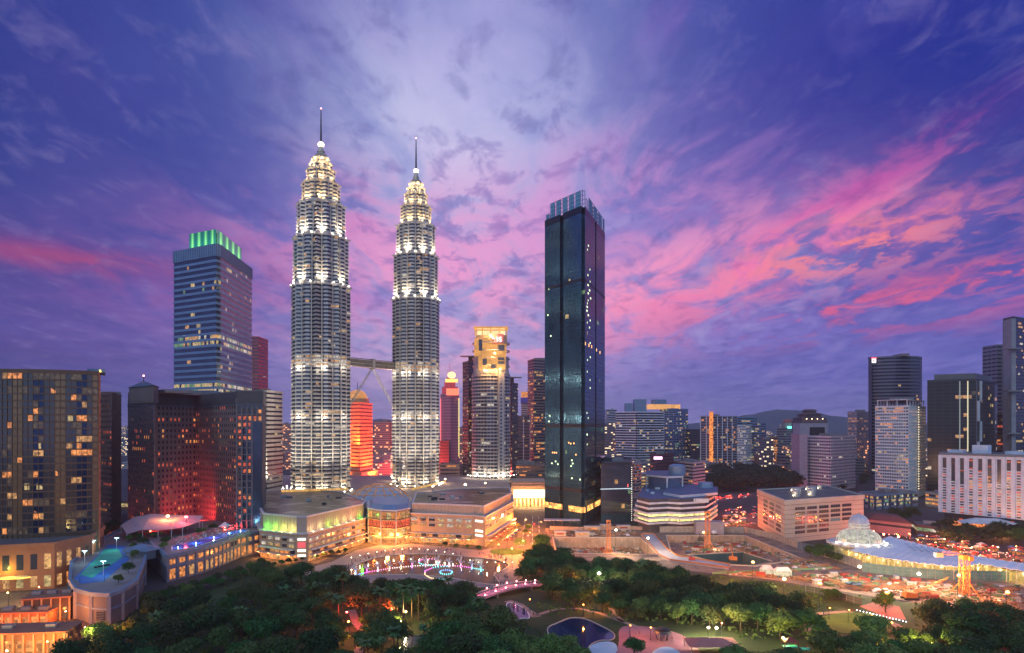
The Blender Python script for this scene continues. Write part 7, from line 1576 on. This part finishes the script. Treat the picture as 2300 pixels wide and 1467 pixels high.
hoarding([(1482, 1196), (1560, 1196), (1672, 1197)], 5.5, HG, 'pale grey hoarding behind the big pit')
hoarding([(1672, 1196), (1735, 1210), (1792, 1232)], 5, HG, 'pale hoarding running down between big pit and beige office block')
hoarding([(1792, 1234), (1842, 1247)], 6, HB, 'short blue hoarding in front of the beige office block')
hoarding([(1842, 1248), (1905, 1268), (1937, 1281)], 6, HG, 'pale hoarding bending round the trees beside the mosque')
hoarding([(1937, 1284), (2010, 1293), (2120, 1302), (2210, 1304), (2310, 1306), (2480, 1312)], 6, HT, 'long teal hoarding in front of the pleated white roof')
hoarding([(1600, 1290), (1700, 1284), (1800, 1281), (1870, 1277)], 1.2, mat('green_netting', (.05, .30, .10), .8), 'low green netting across the building site', 6)
hoarding([(1810, 1330), (1870, 1342), (1935, 1360)], 4, mat('hoarding_dark', (.08, .10, .11), .8), 'dark hoarding between oval lawn and site yard')
hoarding([(1235, 1190), (1300, 1192), (1410, 1190), (1480, 1192)], 3.4, mat('hoarding_peach', (.50, .36, .28), .7), 'peach coloured hoarding behind the left pit')
# tower crane masts
def lattice_mast(T, x, y, z0, z1, w, m, name='mast'):
    mb = MB(); k = int((z1 - z0) / w / 1.2)
    for sx in (-1, 1):
        for sy in (-1, 1): mb.bar((x + sx * w / 2, y + sy * w / 2, z0), (x + sx * w / 2, y + sy * w / 2, z1), .34)
    for i in range(k):
        a, b = z0 + (z1 - z0) * i / k, z0 + (z1 - z0) * (i + 1) / k
        for (p, q) in (((-1, -1), (1, -1)), ((1, -1), (1, 1)), ((1, 1), (-1, 1)), ((-1, 1), (-1, -1))): mb.bar((x + p[0] * w / 2, y + p[1] * w / 2, a), (x + q[0] * w / 2, y + q[1] * w / 2, b), .16); mb.bar((x + p[0] * w / 2, y + p[1] * w / 2, b), (x + q[0] * w / 2, y + q[1] * w / 2, b), .16)
    mb.build(name, m, T)
    mb = MB()
    for sx in (-1, 1):
        for sy in (-1, 1): mb.bar((x + sx * w * 1.5, y + sy * w * 1.5, z0), (x + sx * w / 2, y + sy * w / 2, z0 + w * 2), .3)
    mb.box(x, y, z0 - .2, w * 3.2, w * 3.2, .5); mb.build('base_frame', m, T)
OR_ = mat('crane_orange', (.60, .20, .05), .5)
for (px, py, top, zb, lab, w) in ((1367, 1243, 1172, 0, 'orange lattice crane mast without jib in front of the left pit', 2.4), (1589, 1233, 1152, -6, 'orange lattice crane mast standing in the big pit', 3.2)):
    x, y = G(px, py, zb); T = thing('crane_mast', lab, 'crane', (x, y, zb)); lattice_mast(T, x, y, zb, ZA(top, y), w, OR_); mb = MB(); mb.box(x, y, ZA(top, y), w * 1.2, w * 1.2, 1.4); mb.build('top_section', OR_, T); point_light((x + 6, y - 10, zb + 5), (1, .5, .2), 6000, T, .8)
x, y = G(2166, 1338); T = thing('tower_crane', 'orange tower crane with a short jib pointing left, in front of the pleated roof', 'crane', (x, y, 0)); zt = ZA(1256, y); lattice_mast(T, x, y, 0, zt, 3.6, OR_); mb = MB(); mb.box(x, y, zt, 4, 4, 2.5); mb.box(x + 1.8, y - 2.6, zt - .5, 2.4, 1.8, 2.6); mb.build('slewing_cab', OR_, T)
mb = MB(); xl = WX(2108, y)
for k in range(9):
    a, b = x + (xl - x) * k / 9, x + (xl - x) * (k + 1) / 9
    for dy in (-.8, .8): mb.bar((a, y + dy, zt + 2.6), (b, y + dy, zt + 2.6), .2)
    mb.bar((a, y, zt + 4.2), (b, y, zt + 4.2), .2); mb.bar((a, y, zt + 4.2), (b, y - .8, zt + 2.6), .12); mb.bar((a, y - .8, zt + 2.6), (a, y, zt + 4.2), .12)
mb.build('jib', OR_, T); mb = MB(); mb.box(xl, y, zt + 1.2, 4, 2.4, 2.6); mb.build('counterweight', CONC, T); point_light((x - 8, y - 12, 8), (1, .45, .18), 6000, T, .8)
def mobile_crane(px, py, px2, py2, lab, col, s=1.0):
    x, y = G(px, py); T = thing('mobile_crane', lab, 'crane', (x, y, 0)); x2 = WX(px2, y); z2 = ZA(py2, y)
    mb = MB(); mb.box(x, y, .1, 6 * s, 1.0, 1.1); mb.box(x, y + 3 * s, .1, 6 * s, 1.0, 1.1); mb.build('crawler_track', DARKM, T); mb = MB(); mb.box(x, y + 1.5 * s, 1.2, 5 * s, 3.2 * s, 2.2 * s); mb.box(x - 1.6 * s, y + .4, 2.2, 1.6 * s, 1.5 * s, 1.8 * s); mb.build('superstructure', col, T)
    mb = MB(); p, q = Vector((x, y + 1.5, 2.8)), Vector((x2, y + 1.5, z2)); u = Vector((0, 0, 1)); w = .55 * s
    for dy in (-w, w):
        for dz in (-w, w): mb.bar(p + Vector((0, dy, dz)), q + Vector((0, dy * .4, dz * .4)), .2)
    k = 14
    for i in range(k): a, b = p + (q - p) * i / k, p + (q - p) * (i + 1) / k; mb.bar(a + Vector((0, -w, -w)), b + Vector((0, -w, w)), .12); mb.bar(a + Vector((0, -w, w)), b + Vector((0, w, -w)), .12)
    mb.build('boom', col, T)
mobile_crane(2048, 1348, 2132, 1300, 'orange crawler crane with a long boom leaning right, at the near edge of the site', OR_, 1.3)
mobile_crane(1648, 1262, 1641, 1218, 'small orange crawler crane beside the deep shaft', OR_)
mobile_crane(1555, 1262, 1552, 1248, 'red piling machine on the near edge of the big pit', mat('machine_red', (.45, .05, .05), .5), .8)
mobile_crane(1575, 1216, 1570, 1196, 'dark piling rig on the far edge of the big pit', DARKM, .8)
# concrete mixer lorry
x, y = G(1600, 1203); T = thing('mixer_lorry', 'green concrete mixer lorry with a white drum behind the big pit', 'lorry', (x, y, 0)); mb = MB(); mb.box(x, y, .9, 9, 2.5, .5); mb.build('chassis', DARKM, T); mb = MB(); mb.box(x - 3.6, y, 1.2, 1.9, 2.5, 2.2); mb.build('cab', mat('lorry_green', (.05, .3, .08), .5), T); mb = MB(); mb.ball((x + 1.2, y, 3.0), 1.7, 12, 8); mb.ball((x + 2.8, y, 3.2), 1.2, 12, 8); mb.build('mixer_drum', WHITE, T)
for dx in (-3.5, -.5, 1.5, 3.2):
    mb = MB(); mb.box(x + dx, y - 1.2, .05, 1.0, .3, 1.0); mb.build('wheel', DARKM, T)
# site cabins, containers, stacks and tents
rr = random.Random(55); CT = {}
def proto(nm):
    if nm in CT: return CT[nm]
    L = []
    def add(pn, mb, m): L.append((pn, mb.mesh(pn, m)))
    if nm == 'site_cabin':
        mb = MB(); mb.box(0, 0, 0, 6, 2.6, 2.6); add('wall', mb, mat('cabin_white', (.42, .40, .38), .6)); mb = MB(); mb.box(0, 0, 2.61, 6.6, 3.2, .2); add('roof', mb, mat('cabin_roof', (.55, .6, .68), .4)); mb = MB(); mb.box(-1.5, -1.32, 1, 1.3, .06, .9); mb.box(1.2, -1.32, 1, 1.3, .06, .9); add('window', mb, LW)
    elif nm == 'red_container':
        mb = MB(); mb.box(0, 0, 0, 6, 2.4, 2.5)
        for k in range(14): mb.box(-2.8 + k * .43, -1.22, .1, .12, .08, 2.3)
        add('container_box', mb, mat('container_red', (.30, .05, .04), .6)); mb = MB(); mb.box(3.03, 0, .1, .05, 2.2, 2.3); add('container_door', mb, DARKM)
    elif nm == 'timber_stack':
        mb = MB(); r = random.Random(1)
        for k in range(14): mb.box(r.uniform(-.6, .6), r.uniform(-2, 2), .1 + k * .12, r.uniform(4, 8), .35, .14, r.uniform(-.4, .4))
        add('timber', mb, mat('timber', (.35, .19, .10), .8))
    elif nm == 'formwork_stack':
        mb = MB(); r = random.Random(2)
        for k in range(9): mb.box(r.uniform(-.4, .4), r.uniform(-.4, .4), k * .24, 5, 2.4, .18, r.uniform(-.08, .08))
        add('formwork', mb, mat('formwork_green', (.12, .20, .11), .7))
    elif nm == 'steel_bundle':
        mb = MB(); r = random.Random(3)
        for k in range(24): mb.bar((-5 + r.uniform(-.5, .5), r.uniform(-1.2, 1.2), r.uniform(.1, .9)), (5 + r.uniform(-.5, .5), r.uniform(-1.2, 1.2), r.uniform(.1, .9)), .16)
        add('steel_bars', mb, mat('rusty_steel', (.28, .12, .06), .7))
    elif nm == 'tarpaulin_pile':
        mb = MB(); mb.ball((0, 0, .2), 2.4, 10, 6, sz=.6); add('tarpaulin', mb, mat('tarpaulin_white', (.55, .55, .6), .7))
    elif nm == 'blue_tank':
        mb = MB(); k = 12; mb.v = [(sx, 1.1 * math.cos(6.283 * i / k), 1.3 + 1.1 * math.sin(6.283 * i / k)) for sx in (-3, 3) for i in range(k)]; mb.f = [tuple(range(k)), tuple(range(2 * k - 1, k - 1, -1))] + [(i, (i + 1) % k, k + (i + 1) % k, k + i) for i in range(k)]; mb.mi = [0] * len(mb.f); add('tank_shell', mb, mat('tank_blue', (.07, .15, .26), .5)); mb = MB(); mb.box(-1.8, 0, 0, .4, 1.8, .5); mb.box(1.8, 0, 0, .4, 1.8, .5); add('cradle', mb, DARKM)
    CT[nm] = L; return L
LBL = {'site_cabin': ('white site cabin with pale roof', 'cabin'), 'red_container': ('red shipping container', 'container'), 'timber_stack': ('loose stack of brown timber', 'timber stack'), 'formwork_stack': ('green formwork panel stack', 'panel stack'), 'steel_bundle': ('rusty bundle of steel bars', 'steel bundle'), 'tarpaulin_pile': ('material pile under white tarpaulin', 'pile'), 'blue_tank': ('blue cylindrical tank', 'tank')}
zones = [('on the front yard of the building site', [(1760, 1295), (1900, 1290), (2120, 1312), (2290, 1318), (2290, 1362), (2160, 1356), (2010, 1338), (1860, 1318)], 230, 0), ('on the floor of the big pit', [(1530, 1222), (1670, 1220), (1740, 1246), (1700, 1250), (1660, 1240), (1540, 1243)], 80, -6), ('on the strip behind the left pit', [(1240, 1194), (1430, 1194), (1430, 1203), (1240, 1204)], 40, 0), ('on the floor of the left pit', [(1255, 1226), (1430, 1228), (1450, 1243), (1260, 1244)], 40, -9), ('right of the big pit below the beige block', [(1740, 1240), (1790, 1254), (1880, 1278), (1800, 1279), (1760, 1270)], 44, 0), ('between the big pit and the dark trees', [(1620, 1281), (1790, 1285), (1760, 1299), (1640, 1292)], 12, 0)]
for (where, zp, n, zz) in zones:
    q = [G(a, b, zz) for a, b in zp]; x0, x1 = min(p[0] for p in q), max(p[0] for p in q); y0, y1 = min(p[1] for p in q), max(p[1] for p in q); c = 0; pl = []
    for _ in range(n * 40):
        if c >= n: break
        p = (rr.uniform(x0, x1), rr.uniform(y0, y1))
        if not inside(p, q) or any(abs(p[0] - u[0]) < 5 and abs(p[1] - u[1]) < 3.2 for u in pl): continue
        if zz == -6 and inside(p, hole): continue
        if zz == 0 and (inside(p, GP(PIT_B)) or inside(p, GP(PIT_A))): continue
        nm = rr.choice(('site_cabin', 'timber_stack', 'timber_stack', 'timber_stack', 'formwork_stack', 'formwork_stack', 'steel_bundle', 'steel_bundle', 'steel_bundle', 'tarpaulin_pile', 'red_container', 'timber_stack', 'timber_stack') if rr.random() < .97 else ('blue_tank',)); s = rr.uniform(.55, .95)
        o = thing(nm, LBL[nm][0] + ' ' + where, LBL[nm][1], (p[0], p[1], zz + (.03 if zz == 0 else 0)), nm.replace('_', ' ') + 's ' + where, rr.choice((0, .2, -.35, 1.3)) + rr.uniform(-.15, .15), world=False); o.scale = (s, s, s)
        for pn, me in proto(nm): link(pn, me, o)
        pl.append(p); c += 1
for (px, py, w, lab) in ((1757, 1293, 5, 'large lit white marquee tent beside the dark trees'), (1722, 1289, 3.5, 'smaller lit white tent left of the large marquee')):
    x, y = G(px, py); T = thing('marquee_tent', lab, 'tent', (x, y, 0)); q = [(x - w, y - 3), (x + w, y - 3), (x + w, y + 3), (x - w, y + 3)]; mb = MB(); mb.prism(q, .1, 3.4, top=False); mb.build('tent_wall', lit('tent_glow', (1, .9, .6), .8, 3, .6), T); mb = MB(); mb.prism(q, 3.4, 5.6, poly1=[(x - w * .7, y - .2), (x + w * .7, y - .2), (x + w * .7, y + .2), (x - w * .7, y + .2)]); mb.build('tent_roof', WHITE, T)
# shed roofs behind the left pit and beside the glass skyscraper
x, y = G(1262, 1186); T = thing('open_shed', 'long open shed with white sheet roof in front of the dark glass skyscraper', 'shed', (x, y, 0)); mb = MB(); mb.box(x, y, 7.5, 34, 12, .4, -.05); mb.build('roof', mat('sheet_roof', (.5, .5, .58), .5), T)
for k in range(5):
    for s in (-5, 5): mb = MB(); mb.bar((x - 15 + k * 7.5, y + s, 0), (x - 15 + k * 7.5, y + s, 7.5), .35); mb.build('post', DARKM, T)
point_light((x, y - 4, 5), (1, .45, .2), 6000, T, .8)
for i, (px, py, w, c) in enumerate(((1258, 1204, 10, 'red'), (1308, 1205, 12, 'white'), (1330, 1192, 14, 'white'), (1400, 1190, 12, 'red'), (1360, 1188, 10, 'white'))):
    x, y = G(px, py); T = thing('site_office', ('red banded hut at the left end behind the left pit', 'cream hut with orange window just left of the crane mast, nearer row', 'widest cream hut at the back of the strip behind the left pit', 'red banded hut nearest the head of the ramp', 'cream hut in the back row beside the red banded hut')[i], 'hut', (x, y, 0)); mb = MB(); mb.box(x, y, 0, w, 4, 4); mb.build('wall', CREAM, T); mb = MB(); mb.box(x, y, 4.02, w + 1, 5, .3); mb.build('roof', mat('cabin_roof', 0), T); mb = MB(); mb.box(x, y - 2.05, 1.6, w * .6, .1, 1.3); mb.build('lit_band', LO if c == 'white' else mat('container_red', 0), T)
# playground canopy and roofs
x, y = G(1488, 1437); T = thing('play_shelter', 'dark round play shelter with ring roof on the pink playground', 'play shelter', (x, y, 0)); mb = MB(); mb.cyl(x, y, 3.6, 4.4, 4.2, 3.6, 20); mb.cyl(x, y, 5.0, 5.6, 2.4, 1.0, 16); mb.build('ring_roof', DARKM, T)
for k in range(6): a = k * 1.047; mb = MB(); mb.bar((x + 2.2 * math.cos(a), y + 2.2 * math.sin(a), 0), (x + 3.4 * math.cos(a), y + 3.4 * math.sin(a), 3.7), .3); mb.build('leg', DARKM, T)
x, y = G(1600, 1462); T = thing('pink_shelter_roof', 'low pink hipped shelter roof under the bright lamp pair', 'shelter', (x, y, 0)); q = [(x - 11, y - 6), (x + 11, y - 6), (x + 11, y + 7), (x - 11, y + 7)]; mb = MB(); mb.prism(q, 3.4, 5.6, poly1=[(x - 4, y), (x + 4, y), (x + 4, y + 1), (x - 4, y + 1)]); mb.build('hipped_roof', mat('salmon_tile', (.5, .2, .16), .8), T)
for cx_, cy_ in q: mb = MB(); mb.bar((cx_ * .95 + x * .05, cy_ * .95 + y * .05, 0), (cx_ * .95 + x * .05, cy_ * .95 + y * .05, 3.5), .35); mb.build('post', CREAM, T)
x, y = G(1775, 1470); T = thing('playground_climber', 'red and teal climbing frame under the yellow lamp at the bottom right', 'climbing frame', (x, y, 0)); mb = MB(); mb.box(x, y, 3.2, 6, 3, .3); mb.box(x + 6, y, 2.2, 5, 3, .3); mb.build('platform', mat('play_teal', (.03, .35, .33), .5), T); mb = MB(); mb.prism([(x - 3, y - 2), (x + 3, y - 2), (x + 3, y + 2), (x - 3, y + 2)], 5.6, 7.2, poly1=[(x - .5, y), (x + .5, y), (x + .5, y + .2), (x - .5, y + .2)]); mb.build('roof', mat('container_red', 0), T)
for dx in (-2.8, 2.8, 8): mb = MB(); mb.bar((x + dx, y - 1.4, 0), (x + dx, y - 1.4, 5.6 if dx < 4 else 3.4), .25); mb.bar((x + dx, y + 1.4, 0), (x + dx, y + 1.4, 5.6 if dx < 4 else 3.4), .25); mb.build('post', mat('container_red', 0), T)
# loose building material too small and too many to count
DB = [mat('debris_tan', (.40, .28, .18), .9), mat('debris_grey', (.30, .30, .32), .8), mat('debris_brown', (.14, .08, .05), .9), mat('debris_pale', (.6, .56, .52), .8), mat('debris_rust', (.32, .10, .05), .8), mat('debris_green', (.08, .20, .10), .8)]
mb = MB(); r = random.Random(91)
for (where, zp, n, zz) in zones:
    q = [G(a, b, zz) for a, b in zp]; x0, x1 = min(p[0] for p in q), max(p[0] for p in q); y0, y1 = min(p[1] for p in q), max(p[1] for p in q); cl = [(r.uniform(x0, x1), r.uniform(y0, y1), r.uniform(2, 9), r.choice((0, .2, -.3, 1.4)), r.randrange(6)) for _ in range(60)]
    for _ in range(n * 34):
        c = r.choice(cl); p = (c[0] + r.gauss(0, c[2]), c[1] + r.gauss(0, c[2] * .8))
        if not inside(p, q) or (zz == -6 and inside(p, hole)): continue
        mb.box(p[0], p[1], zz + .03, r.uniform(.3, 3.6), r.uniform(.15, .7), r.uniform(.1, .9), c[3] + r.gauss(0, .25), c[4] if r.random() < .7 else r.randrange(6))
tag(mb.build('building_debris', DB), 'loose building material strewn over the building site', 'debris', kind='stuff')
# ---- traffic, stalls and lamps on the open ground behind the pleated roof and left of the beige block
for i in range(46):
    px = rr.uniform(2010, 2300); py = 1196 + (px - 2010) * .17 + rr.uniform(0, 26); x, y = G(px, py)
    c = rr.choice(list(CARS)); car(x, y, R(-28) + (math.pi if i % 2 else 0), c, '%s car on the road behind the white pleated roof' % c, '%s cars on the road behind the pleated roof' % c, 1500 if i % 3 == 0 else 0)
for i in range(13):
    px = 2040 + i * 20; py = 1208 + (px - 2010) * .15 + (10 if i % 2 else 0); lamp(px, py - 14, 8.0, ('orange', 'yellow', 'red')[i % 3], 12000, 'street lamp on the road behind the white pleated roof', 'street_lamp', 'lamp', 'street lamps behind the pleated roof')
_st = {}
def stall(px, py, col, where, rz):
    x, y = G(px, py); o = thing('market_stall', '%s topped canopy stall %s' % (col, where), 'stall', (x, y, .05), '%s canopy stalls %s' % (col, where), rz, world=False)
    if col not in _st:
        mb = MB(); q = [(-3, -2), (3, -2), (3, 2), (-3, 2)]; mb.prism(q, 2.6, 4.0, poly1=[(-.6, -.1), (.6, -.1), (.6, .1), (-.6, .1)]); a = mb.mesh('canopy', mat('stall_' + col, {'white': (.6, .6, .62), 'blue': (.08, .16, .34), 'red': (.36, .07, .05), 'green': (.08, .26, .14)}[col], .7)); p = MB(); p.bar((0, 0, 0), (0, 0, 2.6), .15); b = p.mesh('post', DARKM); c = MB(); c.box(0, 0, 0, 4.2, 2.2, 1.1); d = c.mesh('counter', LO); _st[col] = (a, b, d)
    a, b, d = _st[col]; link('canopy', a, o); link('counter', d, o)
    for sx in (-2.8, 2.8):
        for sy in (-1.8, 1.8): link('post', b, o, (sx, sy, 0))
for i in range(16): stall(rr.uniform(1615, 1692), rr.uniform(1146, 1186), ('white', 'blue', 'white', 'green')[i % 4], 'on the open ground left of the beige office block', rr.uniform(-.5, .5))
for i in range(22):
    px = rr.uniform(2060, 2300); stall(px, 1204 + (px - 2010) * .15 + rr.uniform(-8, 4), ('red', 'white', 'red', 'blue')[i % 4], 'beside the road behind the pleated roof', rr.uniform(-.6, 0))
# parasols and loungers on the hotel terrace
mb = MB(); mb.cyl(0, 0, 2.1, 2.7, 1.5, .1, 8); pa = mb.mesh('canopy', mat('parasol_cloth', (.5, .35, .3), .8)); mb = MB(); mb.bar((0, 0, 0), (0, 0, 2.2), .08); pb = mb.mesh('pole', WHITE); mb = MB(); mb.box(0, 0, .3, .7, 1.5, .12); mb.box(0, .8, .4, .7, .12, .5); lo_ = mb.mesh('sun_lounger', WHITE)
for i in range(26):
    u = rr.random(); px = 392 + 150 * u; Y = 447 + 70 * u + rr.uniform(3, 22); o = thing('parasol', 'closed-set round parasol on the pool terrace', 'parasol', (WX(px, Y), Y, 16.03), 'parasols on the pool terrace', world=False); o['label'] = 'round terracotta parasol on the pool terrace'; link('canopy', pa, o); link('pole', pb, o)
    l = link('sun_lounger', lo_, None, (WX(px, Y) + 1.6, Y - .5, 16.03)); l.rotation_euler.z = rr.uniform(-.4, .4); tag(l, 'white sun lounger on the pool terrace', 'sun lounger', 'sun loungers on the pool terrace')
# ---- foreground buildings at the lower left
T = thing('entrance_canopy', 'yellow lit oval entrance canopy at the left edge below the bulging tower', 'canopy', (*G(20, 1320), 0)); x, y = G(20, 1322); mb = MB(); q = [(x + 17 * math.cos(i * .3142), y + 9 * math.sin(i * .3142)) for i in range(20)]; mb.prism(q, 8, 8.8, poly1=[(x + (a - x) * .93, y + (b - y) * .93) for a, b in q]); mb.prism([(x + (a - x) * .6, y + (b - y) * .6) for a, b in q], 8.82, 10.2, poly1=[(x + (a - x) * .3, y + (b - y) * .3) for a, b in q]); mb.build('roof', mat('canopy_cream', (.6, .5, .3), .5), T)
mb = MB(); mb.ring(q, [(x + (a - x) * .96, y + (b - y) * .96) for a, b in q], 7.2, 7.9); mb.build('lit_edge', lamp_mat('canopy_yellow', (1, .62, .05), 1.8, False), T)
for k in range(8): a = k * .785; mb = MB(); mb.bar((x + 12 * math.cos(a), y + 6 * math.sin(a), 0), (x + 12 * math.cos(a), y + 6 * math.sin(a), 8), .6); mb.build('column', CREAM, T)
for dx in (-9, 0, 9): point_light((x + dx, y - 2, 6.5), (1, .66, .08), 4500, T, .8)
for dx in (-9, 6): point_light((x + dx, y - 11, 13), (1, .62, .06), 4500, T, .8)
def colonnade(px, py, w, d, h, rz, lab, m, lm):
    x, y = G(px, py); T = thing('colonnade_block', lab, 'building', (x, y, 0)); c, s = math.cos(rz), math.sin(rz); mb = MB(); mb.box(x, y, 0, w, d, h, rz, 0); mb.build('wall', m, T); mb = MB(); mb.box(x, y, h + .02, w + 1.4, d + 1.4, .7, rz); mb.build('roof_slab', mat('terracotta_slab', (.34, .14, .08), .8), T)
    n = int(w / 4)
    for k in range(n + 1):
        u = -w / 2 + w * k / n; v = -d / 2 - .5; mb = MB(); mb.box(x + u * c - v * s, y + u * s + v * c, 0, .7, .7, h, rz); mb.build('column', mat('column_peach', (.5, .28, .16), .7), T)
        if k < n:
            u += w / n / 2; v = -d / 2 - .06; mb = MB(); mb.box(x + u * c - v * s, y + u * s + v * c, .6, w / n * .62, .1, h * .62, rz); mb.build('lit_opening', lm, T)
    for k in range(3):
        u = w * (k - 1) / 3; mb = MB(); mb.box(x + u * c, y + u * s, h + .75, 4, 3, 1.5, rz); mb.build('roof_unit', CONC, T)
    for k in range(3): u = w * (k - 1) / 3.2; v = -d / 2 - 5; point_light((x + u * c - v * s, y + u * s + v * c, 4.5), (1, .22, .04), 1900, T, .6)
colonnade(20, 1462, 52, 14, 9, .12, 'orange lit colonnaded block at the bottom left corner', mat('rust_wall', (.36, .15, .08), .8), LO)
colonnade(118, 1385, 20, 16, 11, .3, 'dark brown block between the yellow canopy and the rounded terrace block', mat('umber_wall', (.10, .06, .05), .8), LD)
colonnade(60, 1400, 24, 9, 6, .1, 'low orange lit row in front of the yellow oval canopy', mat('rust_wall', 0), LO)
# ================================================================= evening haze

def haze():
    m = bpy.data.materials.new('evening_haze'); m.use_nodes = True; nt = m.node_tree; nt.nodes.clear(); o = nt.nodes.new('ShaderNodeOutputMaterial'); v = nt.nodes.new('ShaderNodeVolumePrincipled'); v.inputs['Color'].default_value = (.80, .86, 1.0, 1); v.inputs['Density'].default_value = HAZE; v.inputs['Anisotropy'].default_value = .2; nt.links.new(v.outputs[0], o.inputs['Volume'])
    mb = MB(); mb.box(0, 5300, -25, 24000, 12000, 560); tag(mb.build('haze', m), kind='stuff'); m.cycles.homogeneous_volume = True
HAZE = .00007
haze()
clean()
